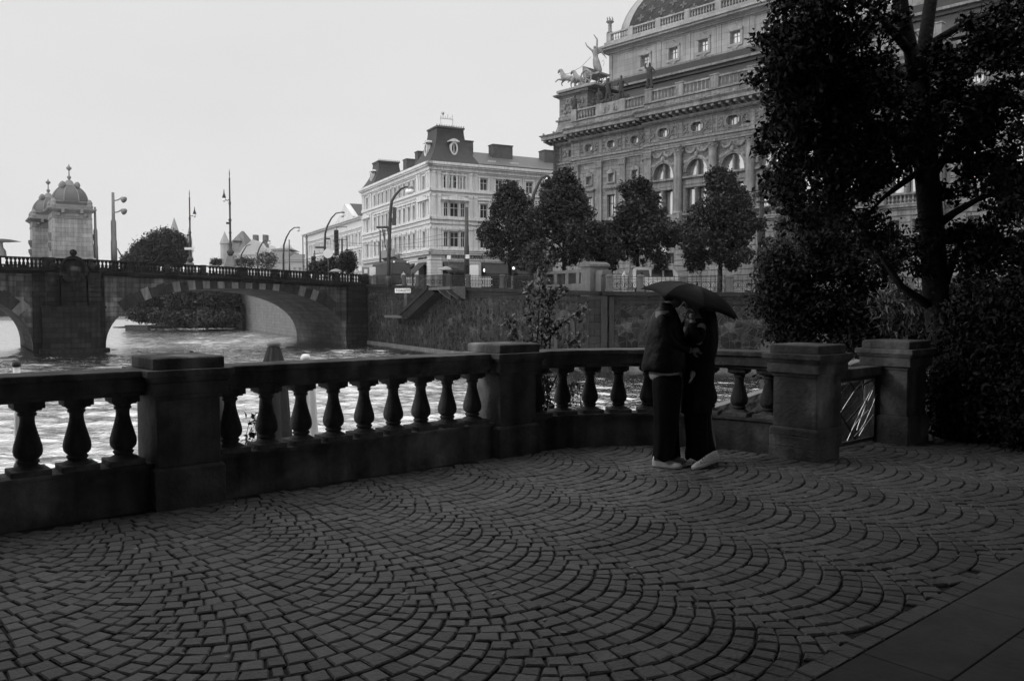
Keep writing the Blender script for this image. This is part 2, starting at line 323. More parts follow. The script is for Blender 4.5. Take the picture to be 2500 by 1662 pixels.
# ------------------------------------------------------------------ foliage
def leaf_mesh(name, mat_, parent, blobs, n, size, per=22, cr=.35, fold=.25, aspect=.5, droop=0.0, shell=.45, clipf=None, seed=1):
    g = np.random.default_rng(seed)
    w_ = np.array([b[2] for b in blobs], float); w_ /= w_.sum()
    nc = max(1, n // per); bi = g.choice(len(blobs), nc, p=w_)
    C = np.array([tuple(b[0]) for b in blobs])[bi]; RR = np.array([tuple(b[1]) for b in blobs])[bi]
    d = g.normal(size=(nc, 3)); d /= np.linalg.norm(d, axis=1)[:, None]
    rad = np.where(g.random(nc) < shell, g.uniform(.75, 1.03, nc), g.random(nc) ** (1 / 3))
    cc = C + d * RR * rad[:, None]
    cs = g.uniform(.5, 1.4, nc) * cr
    P = np.repeat(cc, per, 0) + g.normal(size=(nc * per, 3)) * np.repeat(cs, per)[:, None] * np.array([.55, .55, .42])
    if clipf is not None: P = P[clipf(P)]
    k = len(P); S = g.uniform(.6, 1.35, k) * size
    ax = g.normal(size=(k, 3)); ax[:, 2] -= droop; ax /= np.linalg.norm(ax, axis=1)[:, None]
    up = g.normal(size=(k, 3)) + np.array([0, 0, 1.2]); sd_ = np.cross(ax, up); sd_ /= np.linalg.norm(sd_, axis=1)[:, None] + 1e-9
    nn = np.cross(sd_, ax)
    V = np.empty((k, 4, 3)); A = ax * S[:, None]; B = sd_ * (S * aspect * .5)[:, None]; H = nn * (S * fold * .5)[:, None]
    V[:, 0] = P - A * .5; V[:, 1] = P - A * .02 + B + H; V[:, 2] = P + A * .5; V[:, 3] = P - A * .02 - B + H
    base = (np.arange(k) * 4)[:, None]
    tri = np.concatenate([base + np.array([0, 1, 2]), base + np.array([0, 2, 3])], 1).reshape(-1)
    me = bpy.data.meshes.new(name); me.vertices.add(4 * k); me.vertices.foreach_set('co', V.reshape(-1))
    me.loops.add(len(tri)); me.loops.foreach_set('vertex_index', tri.astype(np.int32))
    me.polygons.add(2 * k); me.polygons.foreach_set('loop_start', np.arange(0, 6 * k, 3, dtype=np.int32))
    me.update(calc_edges=True); me.validate(); me.materials.append(mat_)
    o = bpy.data.objects.new(name, me); col.objects.link(o)
    if parent is not None: o.parent = parent
    return o
def limb(mb, a, b, r0, r1, wob=.06, n=6, seg=6, g=rnd):
    a = Vector(a); b = Vector(b); L = (b - a).length; pts = []
    for i in range(seg + 1):
        t = i / seg; p = a.lerp(b, t); k = wob * L * math.sin(math.pi * t)
        pts.append(p + Vector((g.uniform(-k, k), g.uniform(-k, k), g.uniform(-k, k))))
    mb.tube(pts, [r0 + (r1 - r0) * (i / seg) for i in range(seg + 1)], n); return pts

# ------------------------------------------------------------------ bodies grown over a skeleton
def skin(name, joints, mat_, parent=None, sub=2, loc=(0, 0, 0)):
    # joints: (x,y,z, radius, parent index)
    me = bpy.data.meshes.new(name); me.from_pydata([j[:3] for j in joints], [(i, j[4]) for i, j in enumerate(joints) if j[4] is not None], [])
    o = bpy.data.objects.new(name, me); col.objects.link(o)
    sm = o.modifiers.new('s', 'SKIN'); sm.use_smooth_shade = True
    for i, j in enumerate(joints):
        r = j[3]; r = r if isinstance(r, tuple) else (r, r)
        me.skin_vertices[0].data[i].radius = r
    me.skin_vertices[0].data[0].use_root = True
    ss = o.modifiers.new('b', 'SUBSURF'); ss.levels = sub; ss.render_levels = sub
    dg = bpy.context.evaluated_depsgraph_get(); dg.update()
    m2 = bpy.data.meshes.new_from_object(o.evaluated_get(dg)); m2.name = name
    bpy.data.objects.remove(o); m2.materials.clear(); m2.materials.append(mat_)
    m2.polygons.foreach_set('use_smooth', [True] * len(m2.polygons))
    q = bpy.data.objects.new(name, m2); q.location = loc; col.objects.link(q)
    if parent is not None: q.parent = parent
    return q
# ================================================================== TERRACE
TR = math.atan2(.65, .76); TO = Vector((-2.41, 7.06, 0))
TF = Frame(TO.x, TO.y, 0, TR)
def tw(x, y, z=0): return TF.w(x, y, z)
AR, AX, AY = 2.0, 3.36, -2.0           # rounded end of the balustrade
def arcpt(a, r=AR): return (AX + r * math.sin(a), AY + r * math.cos(a))
# --- terrace body and joints sheet (setting)
mb = MB(); arc = [arcpt(math.pi / 2 * k / 14, AR + .22) for k in range(15)]
poly = [(-14, -14), (40, -14), (44, 20), (32.4, 15.7), (20.3, 6.2), (10.4, -2.2), (7.45, -2.05)] + list(reversed(arc)) + [(-14, .22)]
mb.prismz(list(reversed(poly)), -3.3, -.016)
o = mb.build('terrace_ground', M['joint']); o.location = TO; o.rotation_euler = (0, 0, TR); tag(o, kind='structure')
# --- granite setts laid in segmental arches, columns 1.17 m wide
def sett(V, Fc, pts, z, inset, top):
    b = len(V); c = sum((Vector(p) for p in pts), Vector((0, 0))) / 4
    for p in pts: V.append((p[0], p[1], z - .03))
    for p in pts: V.append((p[0], p[1], z - .007))
    tl = (rnd.uniform(-.003, .003), rnd.uniform(-.003, .003))
    for p in pts:
        q = Vector(p) + (c - Vector(p)).normalized() * inset; V.append((q.x, q.y, z + (q.x - c.x) * tl[0] * 8 + (q.y - c.y) * tl[1] * 8))
    for i in range(4):
        j = (i + 1) % 4; Fc.append((b + i, b + j, b + 4 + j, b + 4 + i)); Fc.append((b + 4 + i, b + 4 + j, b + 8 + j, b + 8 + i))
    Fc.append((b + 8, b + 9, b + 10, b + 11))
def inside(x, y):
    if y < -5.0: return False
    if x < AX: return y < -.24
    if x < 5.12: return (y < AY) or math.hypot(x - AX, y - AY) < AR - .24
    if x < 7.3: return y < -2.34
    return y < -2.45
V = []; Fc = []
W, RA, PS = 1.17, .86, .122; HA = math.degrees(math.asin((W / 2 + PS / 4) / RA))
for cx in range(-4, 7):
    xc = 1.43 + cx * W
    for k in range(-60, 60):
        yk = k * PS + (PS / 2 if cx % 2 else 0) + rnd.uniform(-.004, .004)
        if yk - RA > 1 or yk - RA < -6.2: continue
        na = rnd.choice((12, 13, 13)); js = rnd.uniform(-.5, .5)
        ed = [-HA + 2 * HA * (i + (js * .6 if 0 < i < na else 0) + (rnd.uniform(-.2, .2) if 0 < i < na else 0)) / na for i in range(na + 1)]
        for a0, a1 in zip(ed, ed[1:]):
            def po(a): a = R(a); return Vector((xc + RA * math.sin(a), yk - RA * math.cos(a)))
            def pi_(a): a = R(a); a = math.asin(math.sin(a) * (1 - PS * math.cos(a) / RA)); return Vector((xc + RA * math.sin(a), yk + PS - RA * math.cos(a)))
            p = [po(a0), po(a1), pi_(a1), pi_(a0)]; c = sum(p, Vector((0, 0))) / 4
            if not inside(c.x, c.y): continue
            p = [q + (c - q).normalized() * (.0035 + rnd.uniform(0, .008)) + Vector((rnd.uniform(-.005, .005), rnd.uniform(-.005, .005))) for q in p]
            if (p[1] - p[0]).cross(p[3] - p[0]) < 0: p.reverse()
            sett(V, Fc, p, rnd.uniform(-.004, .004), .010, 0)
# straight edging rows
for r_ in range(1):
    x = -5.0
    while x < 9:
        L_ = rnd.uniform(.12, .18); y0 = -5.11
        sett(V, Fc, [Vector((x, y0)), Vector((x + L_ - .012, y0)), Vector((x + L_ - .012, y0 + .1)), Vector((x, y0 + .1))], rnd.uniform(-.003, .003), .007, 0); x += L_
me = bpy.data.meshes.new('cobbled_pavement'); me.from_pydata(V, [], Fc); me.materials.append(M['cobble']); me.update()
o = bpy.data.objects.new('cobbled_pavement', me); col.objects.link(o); o.location = TO; o.rotation_euler = (0, 0, TR); tag(o, kind='structure')
# --- slab strip and darker flags beyond it
mb = MB(); x = -6.3
while x < 12:
    L_ = rnd.uniform(.8, 1.05); mb.box(x, x + L_ - .004, -5.50, -5.125, -.1, .003 + rnd.uniform(-.002, .002)); x += L_
x = -6
while x < 12:
    L_ = rnd.uniform(1.5, 2.1)
    for j in range(5): mb.box(x, x + L_ - .004, -5.505 - 1.2 * (j + 1) + .004, -5.505 - 1.2 * j, -.1, rnd.uniform(-.002, .002))
    x += L_
o = mb.build('flagstone_path', M['slab'], bevel=.003); o.location = TO; o.rotation_euler = (0, 0, TR); tag(o, kind='structure')

# --- the stone balustrade
bal = thing('stone_balustrade', 'heavy dark sandstone balustrade with vase balusters curving round the cobbled terrace', 'balustrade', TO, TR)
def band(mb, offs, z0, z1, xs0=-5.6, upto=None):
    # offs (front, back) offsets from centreline; straight run then arc
    pts = []
    n = 16
    path = [((xs0, 0), (0, 1))] + [((AX, 0), (0, 1))]
    path += [(arcpt(math.pi / 2 * k / n), (math.sin(math.pi / 2 * k / n), math.cos(math.pi / 2 * k / n))) for k in range(1, n + 1)]
    vs = []; fs = []
    for (p, nn) in path:
        for o_, z in ((offs[0], z0), (offs[1], z0), (offs[1], z1), (offs[0], z1)):
            vs.append((p[0] + nn[0] * o_, p[1] + nn[1] * o_, z))
    for j in range(len(path) - 1):
        for k in range(4): k2 = (k + 1) % 4; fs.append((j * 4 + k, (j + 1) * 4 + k, (j + 1) * 4 + k2, j * 4 + k2))
    fs += [(0, 1, 2, 3), tuple(len(vs) - 4 + i for i in (3, 2, 1, 0))]
    mb.add(vs, fs)
mb = MB(); band(mb, (-.135, .135), -.02, .33); band(mb, (-.16, .16), .33, .362)
mb.build('plinth_wall', M['bal'], bal, bevel=.006)
mb = MB(); band(mb, (-.13, .13), .90, .935); band(mb, (-.17, .17), .935, 1.045); band(mb, (-.195, .195), 1.045, 1.10)
mb.build('top_rail', M['bal'], bal, bevel=.010)
BP = [(.085, .90 - .048), (.062, .845), (.064, .83), (.050, .822), (.057, .812), (.057, .80), (.045, .79), (.044, .765), (.047, .73), (.058, .68), (.073, .62), (.085, .57), (.088, .535), (.083, .505), (.066, .482), (.056, .474), (.066, .466), (.070, .455), (.060, .443), (.056, .436), (.075, .425), (.092, .415), (.098, .405), (.10, .40)]
def baluster_mesh():
    b = MB(); b.lathe(0, 0, list(reversed([(r * 1.13, z - .36) for r, z in BP])), 20)
    return b
def make_baluster(x, y, rz, mesh=[None]):
    if mesh[0] is None:
        b = baluster_mesh(); me_o = b.build('baluster', M['bal'], bal); smooth_angle(me_o, 35)
        c = MB(); c.cbox(0, 0, .262, .262, -.0, .045); c.cbox(0, 0, .205, .205, .492, .542)
        c.cbox(0, 0, .17, .17, .478, .492)
        me2 = c.build('tmp', M['bal'])
        # join blocks and turned body into one mesh
        d = MB(); d.v = [tuple(v.co) for v in me_o.data.vertices] + [tuple(v.co) for v in me2.data.vertices]
        n0 = len(me_o.data.vertices); d.f = [tuple(p.vertices) for p in me_o.data.polygons] + [tuple(i + n0 for i in p.vertices) for p in me2.data.polygons]; d.mi = [0] * len(d.f)
        bpy.data.objects.remove(me_o); bpy.data.objects.remove(me2)
        q = d.build('baluster', M['bal'], bal); smooth_angle(q, 35); bv = q.modifiers.new('b', 'BEVEL'); bv.width = .006; bv.segments = 2; bv.limit_method = 'ANGLE'; bv.angle_limit = R(60)
        mesh[0] = q
    else:
        q = mesh[0].copy(); col.objects.link(q); q.parent = bal
    q.location = (x, y, .36); q.rotation_euler = (0, 0, rz); return q
for k in range(9): make_baluster(.327 * k, 0, rnd.uniform(-.02, .02))
for k in range(10): make_baluster(-.86 - .33 * k, 0, rnd.uniform(-.02, .02))
for k in range(9):
    a = math.pi / 2 * (k + .5) / 9 ; p = arcpt(a); make_baluster(p[0], p[1], -a)
def pier(parent, x, y, rz, broken=False, name='pier'):
    mb = MB(); mb.M = Matrix.Translation((x, y, 0)) @ Matrix.Rotation(rz, 4, 'Z')
    if broken:      # chipped near corner at the foot
        mb.prismz([(-.28, -.28), (.17, -.28), (.25, -.2), (.28, -.12), (.28, .28), (-.28, .28)], -.02, .12)
        mb.prismz([(-.28, -.28), (.23, -.28), (.28, -.21), (.28, .28), (-.28, .28)], .12, .24); mb.cbox(0, 0, .56, .56, .24, .31)
    else: mb.cbox(0, 0, .56, .56, -.02, .31)
    mb.frus((-.28, .28, -.28, .28), (-.255, .255, -.255, .255), .31, .33)
    mb.cbox(0, 0, .50, .50, .33, .86); mb.cbox(0, 0, .53, .53, .86, .90); mb.cbox(0, 0, .60, .60, .90, 1.0); mb.frus((-.30, .30, -.30, .30), (-.33, .33, -.33, .33), 1.0, 1.045); mb.cbox(0, 0, .68, .68, 1.045, 1.103)
    mb.cbox(0, 0, .56, .56, 1.103, 1.19); mb.frus((-.28, .28, -.28, .28), (-.25, .25, -.25, .25), 1.19, 1.20)
    return mb.build(name, M['bal'], parent, bevel=.008)
pier(bal, -.43, 0, 0); pier(bal, 3.05, 0, 0); pier(bal, 5.36, -2.28, 0, True); pier(bal, -4.55, 0, 0)
gp = thing('stone_gate_pier', 'square capped stone pier on the right of the low iron gate, half lost in foliage', 'gate pier', tw(7.1, -2.42), TR)
pier(gp, 0, 0, 0, name='pier_shaft')
# --- gate of bent rods
gate = thing('metal_gate', 'low dark gate between two stone piers filled with crossing bent steel rods', 'gate', tw(5.62, -2.3), TR)
GW = 1.22
mb = MB(); mb.box(0, GW, -.09, .09, .80, .90); mb.build('top_beam', M['bal'], gate, bevel=.006)
mb = MB(); mb.box(0, .04, -.02, .02, .02, .80); mb.box(GW - .05, GW, -.02, .02, .02, .80); mb.box(.04, GW - .05, -.02, .02, .03, .07); mb.box(.04, GW - .05, -.018, .018, .75, .80)
mb.build('gate_frame', M['iron'], gate)
def gx(cx): return (cx - 20) / 600 * GW          # photo crop units to gate plane
def gz(cy): return .74 - (cy - 460) / 760 * .66
rods = [[(300, 465), (205, 585), (120, 690), (40, 760)], [(120, 700), (95, 830), (25, 990)], [(480, 450), (370, 600), (245, 810), (180, 920), (100, 1010), (45, 1090), (20, 1140)], [(180, 945), (120, 1080), (72, 1200)],
        [(622, 515), (545, 640), (440, 860), (340, 1110), (295, 1222)], [(615, 570), (520, 790), (465, 940), (430, 1050), (415, 1110)], [(615, 660), (575, 800), (480, 1030), (430, 1110), (360, 1180)], [(605, 925), (485, 1090), (430, 1190)],
        [(545, 870), (440, 970), (365, 1080)], [(440, 470), (470, 640), (500, 790)]]
for i, r_ in enumerate(rods):
    mb = MB(); mb.tube([(gx(x), -.02 + .012 * (i % 3), gz(y)) for x, y in r_], .0045, 6); mb.build('bent_rod', M['rod'], gate)
for r_ in ([(345, 465), (400, 570), (600, 470)], [(60, 660), (260, 900), (420, 1230)], [(560, 700), (300, 1000)], [(130, 500), (250, 800), (240, 1180)]):
    mb = MB(); mb.tube([(gx(x), .02, gz(y)) for x, y in r_], .011, 6); mb.build('dark_bar', M['iron'], gate)
# --- stone parapet of the stair that drops to the water behind the balustrade
A = at(1711, 1005, 11.2); B = at(1960, 926, 11.2)
st = thing('stair_parapet', 'pale sloping stone parapet of steps going down behind the balustrade', 'parapet', (A.x, A.y, A.z))
d = B - A; mb = MB(); n_ = (B - A)
mb.prismy([(-.6, -.19 - .6 * d.z / d.x - .05), (0 - .6, -.6 * d.z / d.x), (d.x * 1.6, d.z * 1.6), (d.x * 1.6, d.z * 1.6 - .27)], 0, .25)
mb.build('coping', M['rope'], st, bevel=.01)
mb = MB(); mb.prismy([(-.6, -3.5), (-.6, -.24 - .6 * d.z / d.x), (d.x * 1.6, d.z * 1.6 - .27), (d.x * 1.6, -3.5)], .03, .22); mb.build('wall', M['bal'], st)
# ================================================================== WATER
mb = MB()
def rippled_water():         # real waves: fine cells near the bank, coarser far out
    nr, na_ = 860, 620; r = 7.0 * (300 / 7.0) ** (np.arange(nr) / (nr - 1)); a = np.radians(np.linspace(-62, 38, na_)); rr, aa = np.meshgrid(r, a, indexing='ij')
    x = rr * np.sin(aa); y = rr * np.cos(aa); z = np.zeros_like(x); dr = rr * (math.log(300 / 7.0) / nr); gg = np.random.default_rng(3)
    for i in range(26):
        lam = .35 * (3.6 / .35) ** (i / 25); th_ = R(80) + gg.normal() * .55; kx, ky = math.cos(th_) * 2 * math.pi / lam, math.sin(th_) * 2 * math.pi / lam
        ph = kx * x + ky * y + gg.uniform(0, 6.28) + .8 * np.sin(x * .31 / lam + i) + .8 * np.sin(y * .23 / lam + 2 * i)
        att = np.clip((lam / dr - 1.6) / 2.0, 0, 1); env = .85 + .15 * np.sin(x * .21 + y * .05 * (i % 3) + i * 1.7)
        z += att * env * .0098 * lam ** .9 * (1 - 2 * np.abs(np.sin(ph / 2)))
    co = np.stack([x, y, z - 2.9], -1).reshape(-1, 3); idx = np.arange(nr * na_).reshape(nr, na_)
    q = np.stack([idx[:-1, :-1], idx[:-1, 1:], idx[1:, 1:], idx[1:, :-1]], -1).reshape(-1, 4)[:, ::-1]
    me = bpy.data.meshes.new('river_water'); me.vertices.add(len(co)); me.vertices.foreach_set('co', co.reshape(-1)); me.loops.add(q.size); me.loops.foreach_set('vertex_index', q.reshape(-1).astype(np.int32))
    me.polygons.add(len(q)); me.polygons.foreach_set('loop_start', np.arange(0, q.size, 4, dtype=np.int32)); me.update(calc_edges=True); me.polygons.foreach_set('use_smooth', np.ones(len(q), bool)); me.materials.append(M['water'])
    o = bpy.data.objects.new('river_water', me); col.objects.link(o); tag(o, kind='structure')
rippled_water()
mb.add([(-420, -60, -3.05), (260, -60, -3.05), (260, 700, -3.05), (-420, 700, -3.05)], [(0, 1, 2, 3)])
tag(mb.build('deep_water', M['water']), kind='structure')

# ================================================================== THINGS JUST BEYOND THE BALUSTRADE
def folded_parasol(u, vt, Y, zt, wb, label, mt, capmt):
    p = at(u, vt, Y); zb = p.z - 2.35; t = thing('folded_parasol', label, 'parasol', (p.x, p.y, zb - .35)); h = p.z - zb + .35
    V_ = []; n = 20; F_ = []; prof = [(.055, 0), (.10, -.06), (.16, -.3), (.20, -.7), (.23, -1.2), (.26, -1.6), (.285, -1.9)]
    for j, (r, z) in enumerate(prof):
        for k in range(n):
            a = 2 * math.pi * k / n; q = r * wb * (1 + (.16 if k % 2 else -.14) * min(1, j / 2.5)); V_.append((q * math.cos(a), q * math.sin(a), h + z - .02))
    for j in range(len(prof) - 1):
        for k in range(n): F_.append((j * n + k, j * n + (k + 1) % n, (j + 1) * n + (k + 1) % n, (j + 1) * n + k))
    m_ = MB(); m_.add(V_, [tuple(reversed(f)) for f in F_]); m_.build('canopy', mt, t)
    m_ = MB(); m_.lathe(0, 0, [(.10 * wb, h - .07), (.125 * wb, h - .04), (.11 * wb, h + .0), (.06 * wb, h + .03)], 14); m_.build('cap', capmt, t, smooth=True)
    m_ = MB(); m_.tube([(0, 0, 0), (0, 0, h - .3)], .025, 8); m_.cbox(0, 0, .5, .5, -.02, .05); m_.build('pole', M['polel'], t)
folded_parasol(668, 836, 14.5, 0, 1.0, 'tall dark folded parasol standing below the balustrade', M['awning'], M['polel'])
folded_parasol(746, 869, 14.0, 0, .72, 'slim white folded parasol standing below the balustrade', M['paintw'], M['paintw'])
for u, v, lab, mt in ((40, 890, 'white mooring post with a dark knob, at the far left', M['paintw']), (537, 876, 'pale mooring post whose dark knob shows beside the near pier slab', M['polel'])):
    p = at(u, v, 11); t = thing('mooring_post', lab, 'post', (p.x, p.y, -3.4), 0, 'mooring posts in the river')
    h = p.z + 3.4; m_ = MB(); m_.ball((0, 0, h), .055, 12, 8); m_.build('knob', M['iron'], t, smooth=True)
    m_ = MB(); m_.lathe(0, 0, [(.045, h - 1.32), (.043, h - .03)], 14); m_.build('white_shaft', mt, t, smooth=True)
    m_ = MB(); m_.lathe(0, 0, [(.07, .1), (.07, h - 1.42), (.062, h - 1.36), (.05, h - 1.31)], 14); m_.build('dark_base', M['iron'], t, smooth=True)
# low pontoon the parasols stand on
mb = MB(); mb.box(-2.6, 2.6, -1.2, 1.5, -2.75, -1.68); p = at(705, 900, 14.4); mb.M = None
o = mb.build('floating_pontoon', M['awning'], None, bevel=.05); o.location = (p.x, p.y, 0); tag(o, 'low floating pontoon hidden under the folded parasols', 'pontoon')
# ================================================================== BRIDGE
BR = math.atan2(.563, .826); BO = Vector((-19.75, 99.0, 0)); BF = Frame(BO.x, BO.y, 0, BR)
bridge = thing('stone_bridge', 'long dark stone arch bridge with striped voussoirs and a balustrade across the river', 'bridge', BO, BR)
ZT = [(-92, 6.2), (-60, 6.36), (-45, 6.42), (-35, 6.36), (-26.9, 6.28), (-13.1, 5.87), (0, 5.45), (6, 5.3)]
def ztop(s):
    for (a, za), (b, zb) in zip(ZT, ZT[1:]):
        if s <= b: return za + (zb - za) * (s - a) / (b - a)
    return ZT[-1][1]
WL = -3.4; BW = 17.0
def archz(x, span, crown): k = min(1, abs(x) / (span / 2)); return -2.9 + (crown + 2.9) * (1 - k ** 2.4) ** (1 / 2.4)
spans = [(-26.1, 0.0, 3.54), (-58.6, -32.5, 3.9), (-91, -65, 3.9)]
def zcor(s): return ztop(s) - 1.62
for a, b, cr in spans:
    mbw = MB(); mbf = MB(); mbs = MB(); ring = MB(); n = 40; xs = [a + (b - a) * (.5 - .5 * math.cos(math.pi * k / n)) for k in range(n + 1)]; mid = (a + b) / 2; sp = b - a
    for x0, x1 in zip(xs, xs[1:]):
        z0, z1 = archz(x0 - mid, sp, cr), archz(x1 - mid, sp, cr)
        if x0 == xs[0]: z0 = WL
        if x1 == xs[-1]: z1 = WL
        for y, tgt in ((0, mbw), (BW, mbf)): tgt.add([(x0, y, z0), (x1, y, z1), (x1, y, zcor(x1)), (x0, y, zcor(x0))], [(0, 1, 2, 3)])
        mbs.add([(x0, 0, z0), (x1, 0, z1), (x1, BW, z1), (x0, BW, z0)], [(3, 2, 1, 0)])
    # voussoirs: measured along the arch curve
    pts = [(mid + sp / 2 * math.cos(t), 0) for t in [0]]
    cur = []; m = 400
    for k in range(m + 1):
        x = -sp / 2 + sp * (.5 - .5 * math.cos(math.pi * k / m)); cur.append((mid + x, archz(x, sp, cr)))
    L = [0]
    for p, q in zip(cur, cur[1:]): L.append(L[-1] + math.hypot(q[0] - p[0], q[1] - p[1]))
    nv = 43; j = 0
    def atl(l):
        import bisect
        i = min(len(L) - 2, max(0, bisect.bisect_left(L, l) - 1)); t = (l - L[i]) / max(1e-6, L[i + 1] - L[i]); p, q = cur[i], cur[i + 1]
        tx, tz = cur[min(m, i + 4)][0] - cur[max(0, i - 4)][0], cur[min(m, i + 4)][1] - cur[max(0, i - 4)][1]; d = math.hypot(tx, tz)
        return (p[0] + (q[0] - p[0]) * t, p[1] + (q[1] - p[1]) * t), (-tz / d, tx / d)
    for k in range(nv):
        l0, l1 = L[-1] * k / nv + .02, L[-1] * (k + 1) / nv - .02; (p0, n0), (p1, n1) = atl(l0), atl(l1)
        if min(p0[1], p1[1]) < .6: continue
        f = abs(k - (nv - 1) / 2) / (nv / 2); h = (1.0 + .75 * f * f) * (1.0 if k % 2 else .86)
        q0 = (p0[0] + n0[0] * h, p0[1] + n0[1] * h); q1 = (p1[0] + n1[0] * h, p1[1] + n1[1] * h)
        q0 = (q0[0], min(q0[1], zcor(q0[0]) - .02)); q1 = (q1[0], min(q1[1], zcor(q1[0]) - .02))
        pr = rnd.uniform(.05, .11); ring.cm = 0 if (k % 2 and rnd.random() < .85) else 1
        ring.prismy([p0, p1, q1, q0], -pr, .1)
    mbw.build('spandrel_wall', M['bridge'], bridge); mbf.build('spandrel_wall', M['bridge'], bridge); mbs.build('vault', M['soffit'], bridge); ring.build('arch_ring', [M['vous_l'], M['vous_d']], bridge, bevel=.02)
# piers with cutwaters, pilaster and cornice
for pc in (-29.3, -61.8):
    pq = pc; pc = pc + .35
    mb = MB(); mb.box(pq - 3.22, pq + 3.22, .02, BW - .02, WL, zcor(pq) - .01)
    mb.prismz([(pc - 2.75, 0), (pc - 2.75, -.9), (pc - 2.1, -1.7), (pc + 2.1, -1.7), (pc + 2.75, -.9), (pc + 2.75, 0)], WL, 1.35)
    mb.prismz([(pc - 3.1, 0), (pc - 3.1, -1.1), (pc - 2.35, -2.0), (pc + 2.35, -2.0), (pc + 3.1, -1.1), (pc + 3.1, 0)], WL, -2.62)
    mb.prismz([(pc - 2.85, 0), (pc - 2.85, -.95), (pc - 2.15, -1.8), (pc + 2.15, -1.8), (pc + 2.85, -.95), (pc + 2.85, 0)], 1.35, 1.62)
    mb.build('river_pier', M['bridge_d'], bridge, bevel=.04)
    mb = MB()
    for k in range(7):
        z0 = 1.64 + k * .44
        for xx in (pc - 2.4, pc + 1.3): mb.box(xx, xx + 1.1, -.62, .0, z0, z0 + .40)
    mb.box(pc - 1.1, pc + 1.1, -.5, .0, 1.64, 4.7); mb.box(pc - 2.5, pc + 2.5, -.7, 0, 4.72, 4.9)
    mb.build('pier_pilaster', M['bridge_d'], bridge, bevel=.03)
# abutment pilaster at the bank
mb = MB()
for k in range(15): mb.box(.1, 2.5, -.45, 0, WL + k * .52, WL + k * .52 + .49)
mb.box(.0, 2.6, -.6, 0, 3.5, 3.75); mb.build('abutment_pilaster', M['bridge_d'], bridge, bevel=.03)
mb = MB(); mb.box(0, 4.6, .01, BW, WL, 3.83); mb.build('abutment', M['bridge_d'], bridge)
# cornice, parapet pedestals and baluster panels
for y0, fr in ((0, -1), (BW, 1)):
    mb = MB(); ss = list(range(-91, 2, 3)) + [2.7]
    for a, b in zip(ss, ss[1:]):
        for (o0, dz0, dz1) in ((.15, -1.62, -1.45), (.35, -1.45, -1.28), (.55, -1.28, -1.12), (.25, -1.12, -1.0), (.28, -.14, 0)):
            lo, hi = (y0 - o0, y0 + .35) if fr < 0 else (y0 - .35, y0 + o0)
            if dz1 == 0: lo, hi = (y0 - .22, y0 + .22)
            mb.add([(a, lo, ztop(a) + dz0), (b, lo, ztop(b) + dz0), (b, hi, ztop(b) + dz0), (a, hi, ztop(a) + dz0), (a, lo, ztop(a) + dz1), (b, lo, ztop(b) + dz1), (b, hi, ztop(b) + dz1), (a, hi, ztop(a) + dz1)],
                   [(0, 3, 2, 1), (4, 5, 6, 7), (0, 1, 5, 4), (1, 2, 6, 5), (2, 3, 7, 6), (3, 0, 4, 7)])
    mb.build('cornice', M['bridge_d'], bridge)
    if fr < 0 or True:
        s = 2.4; i = 0
        while s > -88:
            w_ = 1.1 if (i % 5 == 4) else .55
            mb = MB(); mb.cbox(s, y0, w_, .5, ztop(s) - 1.0, ztop(s) + .04); mb.build('parapet_pedestal', M['bridge_d'], bridge, bevel=.02)
            nb = 9; mb = MB(); sp = .345
            for k in range(nb):
                x = s - w_ / 2 - .17 - k * sp; z = ztop(x) - 1.0
                mb.lathe(x, y0, [(.15, z), (.15, z + .12), (.09, z + .16), (.145, z + .32), (.15, z + .40), (.075, z + .62), (.08, z + .68), (.15, z + .72), (.15, z + .88)], 6, False)
            mb.build('baluster_row', M['bridge_d'], bridge)
            s -= w_ + nb * sp + .0; i += 1
mb = MB(); ss = list(range(-91, 6, 4))
for a, b in zip(ss, ss[1:]): mb.add([(a, .2, ztop(a) - 1.05), (b, .2, ztop(b) - 1.05), (b, BW - .2, ztop(b) - 1.05), (a, BW - .2, ztop(a) - 1.05)], [(0, 1, 2, 3)])
mb.build('roadway', M['asphalt'], bridge)
# cartouche under the tower
mb = MB(); cx = -28.95; z0 = 4.75
V_ = [(cx + 1.05 * math.sin(R(a)), -.9, z0 + .25 + 1.25 * math.cos(R(a))) for a in range(0, 360, 24)]
mb.add(V_ + [(p[0], -.55, p[2]) for p in V_], [tuple(range(15))] + [(i, i + 15, (i + 1) % 15 + 15, (i + 1) % 15) for i in range(15)])
mb.tube([(cx + 1.15 * math.sin(R(a)), -.95, z0 + .3 + 1.35 * math.cos(R(a))) for a in range(-110, 111, 20)], .16, 8)
mb.ball((cx, -.8, z0 + 2.1), .33, 10, 8)
for sx in (-1.75, 1.75): mb.ball((cx + sx, -.8, z0 + .75), .33, 10, 8); mb.tube([(cx + sx, -.8, z0 + .7), (cx + sx * .6, -.75, z0 + .9)], .1)
mb.ball((cx, -.95, z0 + .25), .6, 12, 8); mb.cbox(cx, -.7, .5, .5, z0 - 1.6, z0 - .8)
mb.build('cartouche', M['bridge_d'], bridge, smooth=True)
